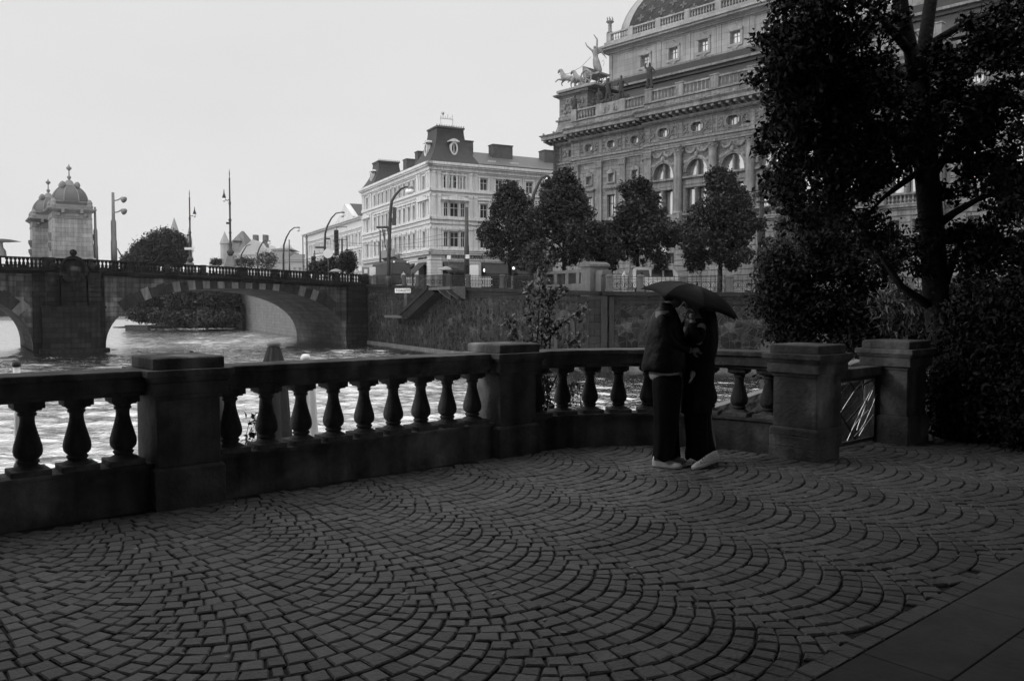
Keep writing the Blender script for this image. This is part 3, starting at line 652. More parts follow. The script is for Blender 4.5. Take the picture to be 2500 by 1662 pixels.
# --- the two toll towers
def bridge_tower(s, y, label):
    p = BF.w(s, y, 0); zb = ztop(s) - 1.0
    t = thing('bridge_tower', label, 'tower', (p.x, p.y, zb), BR, 'toll towers on the bridge')
    H = lambda z: z - zb; t.scale = (.92, .92, 1.0)
    mb = MB(); mb.cbox(0, 2.1, 4.5, 4.5, 0, .95); mb.frus((-2.3, 2.3, -.2, 4.4), (-2.12, 2.12, -.02, 4.22), .95, 1.12); mb.build('plinth', M['tower'], t, bevel=.03)
    mb = MB(); mb.frus((-1.98, 1.98, .12, 4.08), (-1.9, 1.9, .2, 4.0), 1.12, 5.0)
    for sx in (-1, 1): mb.frus((min(sx * 1.6, sx * 2.02), max(sx * 1.6, sx * 2.02), .06, .5), (min(sx * 1.55, sx * 1.94), max(sx * 1.55, sx * 1.94), .14, .5), 1.12, 5.0)
    mb.build('wall', M['tower'], t, bevel=.015)
    mb = MB(); mb.cbox(0, 2.1, 3.95, 3.95, 5.0, 5.12); mb.cbox(0, 2.1, 3.85, 3.85, 5.12, 5.62); mb.box(-.7, .7, .1, .2, 5.22, 5.5)
    for q in (-1.3, 1.3): mb.lathe(q, .18, [(.2, 5.2), (.26, 5.35), (.2, 5.52)], 10)
    for i, e in enumerate((4.05, 4.3, 4.62, 4.75)): mb.cbox(0, 2.1, e, e, 5.62 + i * .09, 5.62 + (i + 1) * .09)
    for q in (-.9, .9): mb.cbox(q, -.12, .3, .4, 5.5, 5.9)
    mb.build('cornice', M['tower_t'], t, bevel=.015)
    mb = MB(); mb.cbox(0, 2.1, 3.9, 3.9, 5.98, 6.35)
    for sx in (-1.75, 1.75):
        for sy in (.35, 3.85): mb.lathe(sx, sy, [(.3, 5.98), (.34, 6.3), (.26, 6.5), (.3, 6.62), (.18, 6.85), (.12, 6.95)], 10)
    mb.build('drum', M['tower_t'], t, bevel=.02)
    mb = MB(); mb.cbox(0, 2.1, 3.3, 3.3, 6.35, 6.66); mb.build('attic_band', M['copper'], t)
    prof = []; n = 9
    for k in range(n + 1):
        a = math.pi / 2 * k / n * .86; prof.append((1.72 * math.cos(a) ** .9, 6.72 + 1.75 * math.sin(a)))
    mb = MB()
    for (r0, z0), (r1, z1) in zip(prof, prof[1:]):
        o0 = [(r0 * c, 2.1 + r0 * s_) for c, s_ in OCT]; o1 = [(r1 * c, 2.1 + r1 * s_) for c, s_ in OCT]
        for i in range(8): j = (i + 1) % 8; mb.add([(o0[i][0], o0[i][1], z0), (o0[j][0], o0[j][1], z0), (o1[j][0], o1[j][1], z1), (o1[i][0], o1[i][1], z1)], [(0, 1, 2, 3)])
    mb.build('dome', M['copper'], t, smooth=False)
    mb = MB()
    for c, s_ in OCT: mb.tube([(r * c * 1.01, 2.1 + r * s_ * 1.01, z) for r, z in prof], .055, 5)
    mb.cbox(0, 2.1, 3.35, 3.35, 6.66, 6.76); mb.build('dome_rib', M['tower_t'], t)
    mb = MB(); mb.lathe(0, 2.1, [(.62, 8.3), (.7, 8.42), (.5, 8.5), (.42, 8.75), (.28, 8.95), (.12, 9.02), (.10, 9.1), (.2, 9.2), (.2, 9.34), (.08, 9.45), (.05, 9.9), (.1, 9.98), (.27, 10.14), (.26, 10.26), (.09, 10.4), (.03, 10.6)], 12)
    for a in (45, 135, 225, 315): mb.ball((1.0 * math.cos(R(a)), 2.1 + 1.0 * math.sin(R(a)), 8.45), .3, 8, 6, 1.2)
    mb.build('finial', M['tower_t'], t, smooth=True)
    for sx in (-1, 1):
        mb = MB()
        for z in (3.3, 2.3): mb.cbox(sx * 2.12, 1.5, .35, .8, z, z + .28); mb.frus((sx * 2.02 - .06, sx * 2.02 + .06, 1.2, 1.8), (sx * 2.12 - .18, sx * 2.12 + .18, 1.1, 1.9), z - .5, z)
        mb.build('bracket', M['tower_t'], t)
OCT = [(1.0, -.42), (1.0, .42), (.42, 1.0), (-.42, 1.0), (-1.0, .42), (-1.0, -.42), (-.42, -1.0), (.42, -1.0)]
bridge_tower(-28.85, 0.15, 'nearer square stone bridge tower with a ribbed dome and ball finial')
bridge_tower(-29.6, BW - 4.6, 'farther stone bridge tower, half hidden behind the nearer one')
# --- masts on the bridge
def pole_mast(u, vt, vb, y, r0, label, flood=False):
    s, _ = BF.hit(u, vb, -y); p = BF.w(s, y, 0); zb = ztop(s) - 1.05; d = (p.x * 0 + p.y); zt = EYE + (HV - vt) * p.y / FPX; h = zt - zb
    t = thing('floodlight_mast' if flood else 'tram_pole', label, 'mast' if flood else 'pole', (p.x, p.y, zb))
    m_ = MB(); m_.lathe(0, 0, [(r0 * 1.1, 0), (r0 * 1.1, h * .38), (r0 * .95, h * .4), (r0 * .95, h * .63), (r0 * .6, h * .66), (r0 * .5, h)], 12); m_.build('shaft', M['polel'], t, smooth=True)
    if flood:
        for hh in (.93, .78):
            m_ = MB(); m_.lathe(0, 0, [(.08, 0), (.16, .06), (.32, .38), (.34, .48)], 14); o = m_.build('floodlight', M['paintg'], t, smooth=True); o.location = (.85, -.1, h * hh); o.rotation_euler = (0, R(118), R(-15))
            m_ = MB(); m_.tube([(0, 0, h * hh - .3), (.5, -.05, h * hh - .22), (.95, -.1, h * hh)], .06); m_.build('arm', M['polel'], t)
pole_mast(279, 472, 640, .9, .27, 'thick grey mast carrying two big floodlights right of the bridge tower', True)
pole_mast(234.5, 507, 640, .9, .2, 'plain grey pole standing right beside the nearer bridge tower')
def ornate_mast(u, vt, y, label, lampside):
    s, _ = BF.hit(u, 640, -y); p = BF.w(s, y, 0); zb = ztop(s) + .04; zt = EYE + (HV - vt) * p.y / FPX; h = zt - zb; k = h / 10.0
    t = thing('ornate_lamp_mast', label, 'lamp mast', (p.x, p.y, zb), 0, 'ornate lamp masts on the bridge parapet')
    m_ = MB(); m_.cbox(0, 0, 1.05, .9, 0, .25); m_.rings([(-.5, .5, -.42, .42, .25), (-.42, .42, -.36, .36, .6), (-.3, .3, -.26, .26, 1.15)]); m_.build('pedestal', M['polel'], t)
    m_ = MB(); m_.lathe(0, 0, [(.2, 1.15), (.3, 1.35), (.42, 1.6), (.25, 1.8), (.16, 2.0), (.19, 2.4), (.13, 2.7), (.12, 3.6), (.17, 3.7), (.12, 3.8), (.11, 4.6 * k), (.19, 4.75 * k), (.1, 4.95 * k), (.1, 6.3 * k), (.15, 6.5 * k), (.09, 6.7 * k), (.075, 8.9 * k), (.1, 9.0 * k), (.035, 9.1 * k), (.06, 9.5 * k), (.01, 10 * k)], 10)
    m_.build('shaft', M['pole'], t, smooth=True)
    x = lampside * .62; m_ = MB(); m_.tube([(0, 0, 6.9 * k), (x * .4, 0, 6.75 * k), (x, 0, 6.95 * k), (x, 0, 7.3 * k)], .05); m_.build('arm', M['pole'], t)
    m_ = MB(); m_.lathe(x, 0, [(.06, 6.62 * k), (.17, 6.75 * k), (.2, 7.0 * k)], 12); m_.build('lantern_globe', M['globe'], t, smooth=True)
    m_ = MB(); m_.lathe(x, 0, [(.21, 7.0 * k), (.16, 7.25 * k), (.07, 7.5 * k), (.03, 7.9 * k)], 12); m_.build('lantern_cap', M['pole'], t, smooth=True)
    m_ = MB(); m_.cbox(-.26, .0, .3, .16, 4.35 * k, 4.55 * k); m_.build('bracket', M['pole'], t)
    return t
ornate_mast(563, 415, 0, 'taller ornate lamp mast rising from the near bridge parapet', -1)
t_ = ornate_mast(465, 465, BW, 'smaller ornate lamp mast on the far bridge parapet', 1)
p = BF.hit(467, 620, -BW)
# statue at the far left end
def small_sign(parent, c, w_, h_, mt, name='sign_plate', rz=0.0):
    m_ = MB(); m_.box(-w_ / 2, w_ / 2, -.02, .02, -h_ / 2, h_ / 2); o = m_.build(name, mt, parent); o.location = c; o.rotation_euler = (0, 0, rz); return o
small_sign(t_, (.0, -.3, 2.9), 1.2, .3, M['paintw'])
s, _ = BF.hit(2, 640, 0); p = BF.w(s, 0, ztop(s))
t = thing('bridge_lantern', 'low dark lamp with a curved hood at the far left of the bridge', 'lamp', p)
m_ = MB(); m_.lathe(0, 0, [(.5, 0), (.45, .5), (.25, .8), (.2, 1.2), (.28, 1.3)], 12); m_.build('pedestal', M['polel'], t)
m_ = MB(); m_.rings([(-.3, .6, -.3, .3, 1.3), (-.5, 1.9, -.3, .3, 1.36), (-.4, 1.0, -.2, .2, 1.55), (-.2, .3, -.1, .1, 1.62)]); m_.build('hood', M['pole'], t)

# ================================================================== EMBANKMENT WALL
PW = [(-17.6, 100.5), (-6.65, 79.3), (6.3, 58.0), (13.2, 56.9), (40, 54.5), (80, 50)]
PZ = [4.2, 3.45, 2.62, 2.56, 2.4, 2.4]
WZ = -3.4
emb = thing('embankment_wall', 'tall dark rubble stone river embankment wall below the street railing', 'wall', (PW[1][0], PW[1][1], -2.9))
E0 = Vector((PW[1][0], PW[1][1], -2.9)); ET = Matrix.Translation(-E0)
def wseg(i, j, name, y0, y1, zf0, zf1, mt, s0=0.0, s1=None, bevel=0):
    a = Vector((*PW[i], 0)); b = Vector((*PW[j], 0)); d = b - a; L = d.length; s1 = L if s1 is None else s1; rot = math.atan2(d.y, d.x)
    mb_ = MB(); za0, za1 = zf0(0 if s0 < 0 else s0 / L), zf0(s1 / L); zb0, zb1 = zf1(max(0, s0 / L)), zf1(s1 / L)
    mb_.add([(s0, y0, za0), (s1, y0, za1), (s1, y1, za1), (s0, y1, za0), (s0, y0, zb0), (s1, y0, zb1), (s1, y1, zb1), (s0, y1, zb0)],
            [(0, 3, 2, 1), (4, 5, 6, 7), (0, 1, 5, 4), (1, 2, 6, 5), (2, 3, 7, 6), (3, 0, 4, 7)])
    o = mb_.build(name, mt, emb, bevel=bevel); o.location = a - Vector((E0.x, E0.y, E0.z)); o.rotation_euler = (0, 0, rot); return o
for i in range(5):
    lin = lambda off, i=i: (lambda t: PZ[i] + (PZ[i + 1] - PZ[i]) * t + off); con = lambda z: (lambda t: z)
    wseg(i, i + 1, 'rubble_face', 0, 1.2, con(WZ), lin(-.86), M['embank'])
    wseg(i, i + 1, 'dressed_course', -.06, 1.2, lin(-.86), lin(-.30), M['quoin'])
    wseg(i, i + 1, 'coping', -.28, 1.2, lin(-.30), lin(0), M['embank_c'], bevel=.03)
    wseg(i, i + 1, 'waterline_band', -.14, 0, con(WZ), con(-2.9 + .34), M['embank_b'])
# far continuation behind the bridge
A = Vector((-19.75, 99)); B = Vector((-59.5, 178.8)); d = B - A; far = thing('embankment_wall', 'pale masonry river wall seen through the right bridge arch', 'wall', (A.x, A.y, -2.9), math.atan2(d.y, d.x))
mb = MB(); L_ = d.length
mb.add([(0, 0, 4.6), (L_ * 1.6, 0, 4.6), (L_ * 1.6, -2, 4.6), (0, -2, 4.6), (0, 0, 0 - .5), (L_ * 1.6, 0, -.5), (L_ * 1.6, -2, -.5), (0, -2, -.5)], [(0, 1, 5, 4), (0, 3, 2, 1)])
mb.add([(0, 0, 4.6), (L_ * 1.6, 0, 4.6), (L_ * 1.6, 0, 8), (0, 0, 8)], [(0, 1, 2, 3)])
mb.box(0, L_ * 1.6, 0, .12, -.5, .3); mb.build('wall', mat('far_wall_masonry', .13, .2, .6, .9, .25, 5, brick=(1.2, .5, .02, .12), streak=.25), far)
mb = MB(); sx = L_ * .86
mb.box(sx - 1.6, sx + 1.6, .12, .25, -.2, 3.4); mb.prismy([(sx + 1.6 * math.cos(R(a)), 3.4 + 1.6 * math.sin(R(a))) for a in range(0, 181, 20)], .12, .25); mb.build('arched_door', M['dark'], far)
# pilaster with dark drip seams, where the wall turns
k2 = Vector((*PW[2], 0)); mb = MB(); mb.box(-1.0, -.12, -.35, .5, WZ, 2.3); mb.build('pilaster', M['quoin'], emb, bevel=.02).location = k2 - E0
mb = MB(); mb.box(-.12, .3, -.5, .5, WZ, 2.28); mb.box(.45, .8, -.25, .4, WZ, 2.25); mb.build('drain_shaft', mat('wet_black_stone', .014, .3, 2, .8, .2), emb).location = k2 - E0
# dry niche: round arch outline in the wall
def on_wall(i, u, v, off=0.0):
    a = Vector((*PW[i], 0)); b = Vector((*PW[i + 1], 0)); rot = math.atan2(b.y - a.y, b.x - a.x); f = Frame(a.x, a.y, 0, rot); s, z = f.hit(u, v, off); return f, s, z, rot
f, s, z, rot = on_wall(1, 1378, 800, .05)
mb = MB(); mb.prismy([(1.35 * math.cos(R(a)), 1.35 * math.sin(R(a))) for a in range(0, 181, 15)] + [(.85 * math.cos(R(a)), .85 * math.sin(R(a))) for a in range(180, -1, -15)], -.1, .0)
mb.box(-1.35, -.9, -.09, 0, -2.2, 0); mb.box(.9, 1.35, -.09, 0, -2.2, 0); mb.box(-2.1, -1.36, -.08, 0, -.35, .3)
o = mb.build('blind_arch', M['embank_a'], emb, bevel=.02); o.location = f.w(s, 0, z) - E0; o.rotation_euler = (0, 0, rot)
# outside stair hung on the wall
f, s0, z0, rot = on_wall(1, 1129, 703, 1.4); f0, sA, zA, rot0 = on_wall(0, 978, 768, 1.5); _, sB, zB, _ = on_wall(0, 1046, 702, 1.5); _, sC, zC, _ = on_wall(0, 938, 768, 1.5)
stair = thing('wall_stair', 'dark stone stair hung outside the embankment wall, with a railing and landings', 'stair', f0.w(sA, 0, -2.9), rot0)
Lr = sB - sA; zr0 = zA + 2.9; zr1 = zB + 2.9
mb = MB(); mb.add([(-.1, -1.5, zr0 - .1), (Lr, -1.5, zr1 - .1), (Lr, -.05, zr1 - .1), (-.1, -.05, zr0 - .1), (.9, -1.25, zr0 - .5), (Lr + .9, -1.25, zr1 - .5), (Lr + .9, -.05, zr1 - .5), (.9, -.05, zr0 - .5)],
                  [(0, 1, 2, 3), (7, 6, 5, 4), (0, 4, 5, 1), (1, 5, 6, 2), (2, 6, 7, 3), (3, 7, 4, 0)])
mb.build('flight', M['embank_c'], stair)
mb = MB(); mb.add([(-.1, -1.62, zr0 - .12), (Lr, -1.62, zr1 - .12), (Lr, -1.62, zr1 + .22), (-.1, -1.62, zr0 + .22), (-.1, -1.5, zr0 - .12), (Lr, -1.5, zr1 - .12), (Lr, -1.5, zr1 + .22), (-.1, -1.5, zr0 + .22)],
                  [(0, 1, 2, 3), (7, 6, 5, 4), (0, 4, 5, 1), (3, 2, 6, 7), (0, 3, 7, 4), (1, 5, 6, 2)]); mb.build('stringer', M['embank_c'], stair)
mb = MB(); mb.box(Lr, Lr + 5.2, -1.5, -.04, zr1 - .25, zr1 + .0)
for q in (1.6, 3.4, 4.9): mb.prismx([(-1.2, zr1 - .26), (-.04, zr1 - .26), (-.04, zr1 - 1.1), (-.25, zr1 - 1.0), (-1.0, zr1 - .5)], Lr + q, Lr + q + .35)
mb.build('upper_landing', M['post'], stair)
mb = MB(); mb.box(sC - sA, .3, -1.5, -.04, zr0 - .35, zr0 - .1); mb.build('lower_landing', M['post'], stair)
mb = MB()
for k in range(23): x = Lr * k / 22; z = zr0 + (zr1 - zr0) * k / 22; mb.box(x, x + .03, -1.6, -1.57, z + .2, z + 1.1)
mb.tube([(0, -1.58, zr0 + 1.1), (Lr, -1.58, zr1 + 1.1), (Lr + 5.2, -1.58, zr1 + 1.1)], .035)
for k in range(24): x = Lr + 5.2 * k / 23; mb.box(x, x + .03, -1.5, -1.47, zr1, zr1 + 1.1)
for k in range(12): x = (sC - sA) * k / 11; mb.box(x, x + .03, -1.5, -1.47, zr0 - .1, zr0 + .9)
mb.build('railing', M['iron'], stair)
def text(parent, s, size, loc, rz, mt, ext=.01, name='lettering', align='CENTER', sx=1.0):
    c = bpy.data.curves.new(name, 'FONT'); c.body = s; c.size = size; c.extrude = ext; c.align_x = align; c.align_y = 'CENTER'
    o = bpy.data.objects.new(name, c); col.objects.link(o); bpy.context.view_layer.update()
    me_ = bpy.data.meshes.new_from_object(o.evaluated_get(bpy.context.evaluated_depsgraph_get())); bpy.data.objects.remove(o)
    me_.materials.clear(); me_.materials.append(mt); q = bpy.data.objects.new(name, me_); col.objects.link(q); q.parent = parent; q.location = loc; q.rotation_euler = (R(90), 0, rz); q.scale = (sx, 1, 1); return q
f, s, z, rot = on_wall(0, 997, 709.5, .3)
sg = thing('toilet_sign', 'long white sign reading TOALETY on the wall beside the hanging stair', 'sign', f.w(s, -.9, z), R(-6))
small_sign(sg, (0, 0, 0), 1.7, .48, M['paintw'], 'board'); text(sg, 'TOALETY', .36, (0, -.035, 0), 0, M['iron'], sx=1.0)
mb = MB(); mb.box(.1, .4, .05, .25, -1.9, -.24); mb.build('pale_post', M['post'], sg)  # paler stone post under the sign

# ================================================================== STREET GROUND
mb = MB(); out = []
pts = [(-60, 178.8, 5.2), (-19.75, 99, 4.3)] + [(PW[i][0], PW[i][1], PZ[i] - .06) for i in range(6)]
n = len(pts); vs = [(x + (1.0 if i > 1 else 0), y + .3, z) for i, (x, y, z) in enumerate(pts)] + [(x + 60, y + 160, max(z, 3.0)) for x, y, z in pts]
mb.add(vs, [(i, i + 1, n + i + 1, n + i) for i in range(n - 1)]); tag(mb.build('embankment_street', M['asphalt']), kind='structure')
# ================================================================== STREET RAILING
fence = thing('iron_railing', 'ornate wrought iron street railing with stone posts along the top of the embankment wall', 'railing', E0)
def fpanel(a, b, n_):
    d = Vector(b) - Vector(a); L = math.hypot(d.x, d.y); mb_ = MB(); rot = math.atan2(d.y, d.x); sl = d.z / L; r_ = .018
    for z in (.1, .86, 1.02): mb_.tube([(0, 0, z), (L, 0, z + sl * L)], r_ * 1.1, 4)
    for k in range(n_ + 1):
        x = L * k / n_; zz = sl * x; mb_.tube([(x, 0, .05 + zz), (x, 0, 1.16 + zz)], r_, 4)
        if k < n_ and k % 2 == 0:
            w_ = L / n_; cx = x + w_; mb_.tube([(cx + .95 * w_ * math.cos(R(q)), 0, .46 + zz + .27 * math.sin(R(q))) for q in range(0, 361, 30)], r_ * .9, 4)
            mb_.tube([(cx - .5 * w_, 0, .46 + zz), (cx, 0, .72 + zz), (cx + .5 * w_, 0, .46 + zz), (cx, 0, .2 + zz), (cx - .5 * w_, 0, .46 + zz)], r_ * .8, 4)
    o = mb_.build('railing_panel', M['iron'], fence); o.location = Vector(a) - E0; o.rotation_euler = (0, 0, rot)
def fpost(p, w_=.42, h=1.12):
    mb_ = MB(); mb_.cbox(0, 0, w_ * 1.25, w_ * 1.25, 0, .2); mb_.cbox(0, 0, w_, w_, .2, h - .12); mb_.cbox(0, 0, w_ * 1.25, w_ * 1.25, h - .12, h); mb_.frus((-w_ * .55, w_ * .55, -w_ * .55, w_ * .55), (-w_ * .3, w_ * .3, -w_ * .3, w_ * .3), h, h + .06)
    o = mb_.build('stone_post', M['post'], fence, bevel=.015); o.location = Vector(p) - E0
def wallpt(u, off=.25):
    for i in range(5):
        a = Vector((*PW[i], 0)); b = Vector((*PW[i + 1], 0)); rot = math.atan2(b.y - a.y, b.x - a.x); f = Frame(a.x, a.y, 0, rot); s, z = f.hit(u, 700, -off)
        L = (b - a).length
        if -1.5 <= s <= L + .3:
            t = max(0, min(1, s / L)); q = f.w(s, off, 0); q.z = PZ[i] + (PZ[i + 1] - PZ[i]) * t; return q
    return None
GATE_U = (1320, 1470)
for us in ([897, 917, 987, 1020, 1096, 1143, 1226, 1312], [1487, 1563, 1667, 1780, 1890, 2000, 2110, 2220, 2330, 2440, 2540]):
    P_ = [wallpt(u) for u in us]
    for p in P_: fpost(p)
    for a, b in zip(P_, P_[1:]): fpanel(a, b, max(6, int((b - a).length / .26) // 2 * 2))
# stone gateway block with iron grilles
a = wallpt(1325, .3); b = wallpt(1455, .3); d = b - a; L = math.hypot(d.x, d.y); gw = thing('stone_gateway', 'pale stone balcony parapet with iron grilles and a rounded end pier, behind the thin shrub', 'parapet', a, math.atan2(d.y, d.x))
sl = d.z / L; mb = MB(); mb.cbox(0, .2, .9, .9, 0, 1.75); mb.cbox(0, .2, 1.15, 1.15, 1.75, 1.95); mb.build('end_pier', M['post'], gw, bevel=.02)
X1 = wallpt(1428, .3); L1 = (X1 - a).length
mb = MB(); mb.add([], []); mb.box(.45, L1, -.05, .45, -.35, .35); mb.box(.45, L1, 0, .4, 1.15, 1.38)
for t_ in (.28, .55, .8): mb.box(L1 * t_ , L1 * t_ + .4, 0, .4, .35, 1.15)
mb.build('parapet', M['post'], gw, bevel=.02)
mb = MB(); mb.box(.45, L1, .15, .2, .4, 1.1)
for k in range(30): x = .5 + (L1 - .6) * k / 29; mb.box(x, x + .04, .1, .14, .36, 1.14)
mb.build('grille', M['iron'], gw)
mb = MB(); mb.box(L1, L1 + 1.15, -.4, 1.2, -.6, 1.5); mb.prismy([(L1 - .12, 1.5), (L1 - .1, 1.7), (L1 + .35, 1.9), (L1 + .85, 1.88), (L1 + 1.27, 1.7), (L1 + 1.27, 1.5)], -.52, 1.32)
mb.build('rounded_pier', M['post'], gw, bevel=.04)
mb = MB(); mb.box(L1 + 1.2, L1 + 1.9, 0, 1.0, -.8, .9); mb.prismx([(0, .9), (.1, 1.25), (.8, 1.25), (.9, .9)], L1 + 1.16, L1 + 2.0); mb.build('buttress', M['post'], gw, bevel=.03)
# ================================================================== THEATRE
TH = math.atan2(-.72, .693); TF2 = Frame(5.09, 102.98, 2.6, TH)
th = thing('theatre_building', 'large grey stone theatre with arched loggia windows, heavy cornices and a tiled dome roof', 'theatre', (5.09, 102.98, 2.6), TH)
h = lambda ze: ze - 1.0
def window(parent, x, z, w_, hh, y, fmat, gmat, nx=2, nz=2, fr=.07, name='window', surround=None):
    mb = MB(); x0, x1 = x - w_ / 2, x + w_ / 2
    mb.box(x0, x0 + fr, y - .05, y + .02, z, z + hh); mb.box(x1 - fr, x1, y - .05, y + .02, z, z + hh); mb.box(x0 + fr, x1 - fr, y - .05, y + .02, z, z + fr); mb.box(x0 + fr, x1 - fr, y - .05, y + .02, z + hh - fr, z + hh)
    for i in range(1, nx): q = x0 + w_ * i / nx; mb.box(q - fr * .4, q + fr * .4, y - .04, y + .01, z + fr, z + hh - fr)
    for i in range(1, nz): q = z + hh * (i / nz if nz > 2 else .62); mb.box(x0 + fr, x1 - fr, y - .045, y + .015, q - fr * .4, q + fr * .4)
    if surround: surround(mb, x, z, w_, hh, y)
    f_ = mb.build(name, fmat, parent); mb = MB(); mb.add([(x0, y + .03, z), (x1, y + .03, z), (x1, y + .03, z + hh), (x0, y + .03, z + hh)], [(0, 1, 2, 3)]); mb.build('pane', gmat, f_); return f_
Z0, ZB, ZBAL = 0.0, h(8.6), h(9.6)
ZA, ZL, ZF, ZC0, ZC1 = h(16.8), h(17.45), h(19.6), h(20.0), h(20.9)
BAYB = [5.8, 9.2, 12.6]; PILB = [4.1, 7.5, 10.94, 14.2]; SC = 14.5; AS = 4.23; NA = 7; ARC = [17.03 + AS * k for k in range(NA)]; COLS = [SC + .9] + [19.15 + AS * k for k in range(NA)]
SE = COLS[-1] + .8; YC = -.8
BAYR = [SE + 2.2 + 3.4 * k for k in range(5)]; SR = SE + 18.5
# ground floor, rusticated
mb = MB()
gh = [(b - .45, b + .45, h(6.2), h(7.45)) for b in BAYB + BAYR] + [(b - .45, b + .45, h(4.5), h(5.7)) for b in BAYB + BAYR]
mb.wall(0, SC, 0, ZB, [g for g in gh if g[1] < SC], 0, .5); mb.wall(SE, SR, 0, ZB, [g for g in gh if g[0] > SE], 0, .5)
gc = [(b - .55 + q, b + .35 + q, za, zb) for b in ARC for q in (-.9, 1.1) for za, zb in ((h(6.2), h(7.45)), (h(4.5), h(5.7)))]
mb.wall(SC, SE, 0, ZB, gc, YC, .5); mb.box(SC, SC + .05, YC, 0, 0, ZB); mb.box(SE - .05, SE, YC, 0, 0, ZB)
mb.add([(0, 0, 0), (0, 0, ZC1), (0, 42, ZC1), (0, 42, 0)], [(0, 1, 2, 3)]); mb.add([(SR, 0, 0), (SR, 0, ZC1), (SR, 42, ZC1), (SR, 42, 0)], [(3, 2, 1, 0)])
mb.build('ground_floor_wall', M['theatre'], th)
mb = MB()          # rustication courses standing 6 cm proud, broken at the openings
def rust(x0, x1, y, holes):
    z = .95
    while z < ZB - .5:
        cuts = sorted([(g[0] - .12, g[1] + .12) for g in holes if g[2] - .1 < z + .5 and g[3] + .1 > z and g[0] > x0 and g[1] < x1]); x = x0
        for a, b in cuts + [(x1, x1)]:
            if a - x > .2: mb.box(x, a, y - .09, y - .005, z, z + .50)
            x = b
        z += .585
rust(0, SC - .02, 0, gh); rust(SC, SE, YC, gc); rust(SE, SR, 0, gh)
for a, b, y in ((0, SC - .1, 0), (SC - .1, SE + .1, YC), (SE + .1, SR, 0)):
    mb.box(a, b, y - .35, y - .01, -1, .45); mb.box(a, b, y - .22, y - .01, .45, .9); mb.box(a, b, y - .22, y, ZB - .32, ZB - .12); mb.box(a, b, y - .42, y, ZB - .12, ZB + .1)
mb.build('rusticated_courses', M['theatre2'], th, bevel=.02)
for g in gh + gc:
    y = .3 if (g[0] < SC or g[0] > SE) else YC + .3
    window(th, (g[0] + g[1]) / 2, g[2], g[1] - g[0], g[3] - g[2], y, M['paintg'], M['glass_d'], 2, 1)
# main storey: left part
Zs, Zt = h(14.35), h(15.2)
def partwall(bays, a, b):
    hs = [(q - .38, q + .38, Zs, Zt) for q in bays] + [(q - .55, q + .55, h(10.3), h(12.8)) for q in bays] + [(q - .5, q + .5, h(18.2), h(19.0)) for q in bays]
    mb = MB(); mb.wall(a, b, ZB, ZC1, hs, 0, .5); mb.build('upper_wall', M['theatre'], th)
    for q in bays:
        window(th, q, Zs, .76, Zt - Zs, .32, M['paintg'], M['glass_t'], 1, 1, .05); window(th, q, h(10.3), 1.1, 2.5, .32, M['dark'], M['glass_t'], 2, 2, .07)
        window(th, q, h(18.2), 1.0, .8, .32, M['paintg'], M['glass_t'], 3, 1, .05)
    mb = MB()
    for q in bays:
        for (x0, x1, z0, z1, p) in ((q - .62, q - .40, Zs - .2, Zt + .2, .12), (q + .40, q + .62, Zs - .2, Zt + .2, .12), (q - .62, q + .62, Zt + .05, Zt + .3, .16), (q - .62, q + .62, Zs - .22, Zs - .02, .14),
                                    (q - .8, q - .58, h(9.7), h(13.1), .12), (q + .58, q + .8, h(9.7), h(13.1), .12), (q - .8, q + .8, h(12.85), h(13.35), .1), (q - 1.0, q + 1.0, h(13.5), h(13.72), .38), (q - .75, q + .75, h(13.35), h(13.5), .2)):
            mb.box(x0, x1, -p, -.004, z0, z1)
        mb.prismy([(q - .5, Zt + .3), (q + .5, Zt + .3), (q + .3, Zt + .5), (q + .1, Zt + .52), (q, Zt + .75), (q - .1, Zt + .52), (q - .3, Zt + .5)], -.14, -.004)
    mb.build('window_surround', M['theatre2'], th, bevel=.012)
    mb = MB()
    for q in bays:      # carved frieze: octagon rim and scroll panels
        for rr, p in ((.92, .10), (.72, .16)):
            o8 = [(q + rr * 1.0 * c, h(18.6) + rr * .72 * s_) for c, s_ in ((1, -.45), (1, .45), (.55, 1), (-.55, 1), (-1, .45), (-1, -.45), (-.55, -1), (.55, -1))]
            i8 = [(q + (rr - .14) * c, h(18.6) + (rr - .14) * .72 * s_) for c, s_ in ((1, -.45), (1, .45), (.55, 1), (-.55, 1), (-1, .45), (-1, -.45), (-.55, -1), (.55, -1))]
            for i in range(8): j = (i + 1) % 8; mb.prismy([o8[i], o8[j], i8[j], i8[i]], -p, -.003)
        for s_ in (-1, 1):
            for k in range(10):
                a = k * 1.9; mb.ball((q + s_ * (1.12 + .18 * math.cos(a)), -.04, h(18.6) + .4 * math.sin(a * .7)), .11, 5, 4)
        for (x0, x1, z0, z1) in ((q - 1.5, q + 1.5, h(19.38), h(19.46)), (q - 1.5, q + 1.5, h(17.75), h(17.83)), (q - 1.5, q - 1.42, h(17.83), h(19.38)), (q + 1.42, q + 1.5, h(17.83), h(19.38))): mb.box(x0, x1, -.07, -.003, z0, z1)
    mb.build('carved_frieze', M['theatre2'], th)
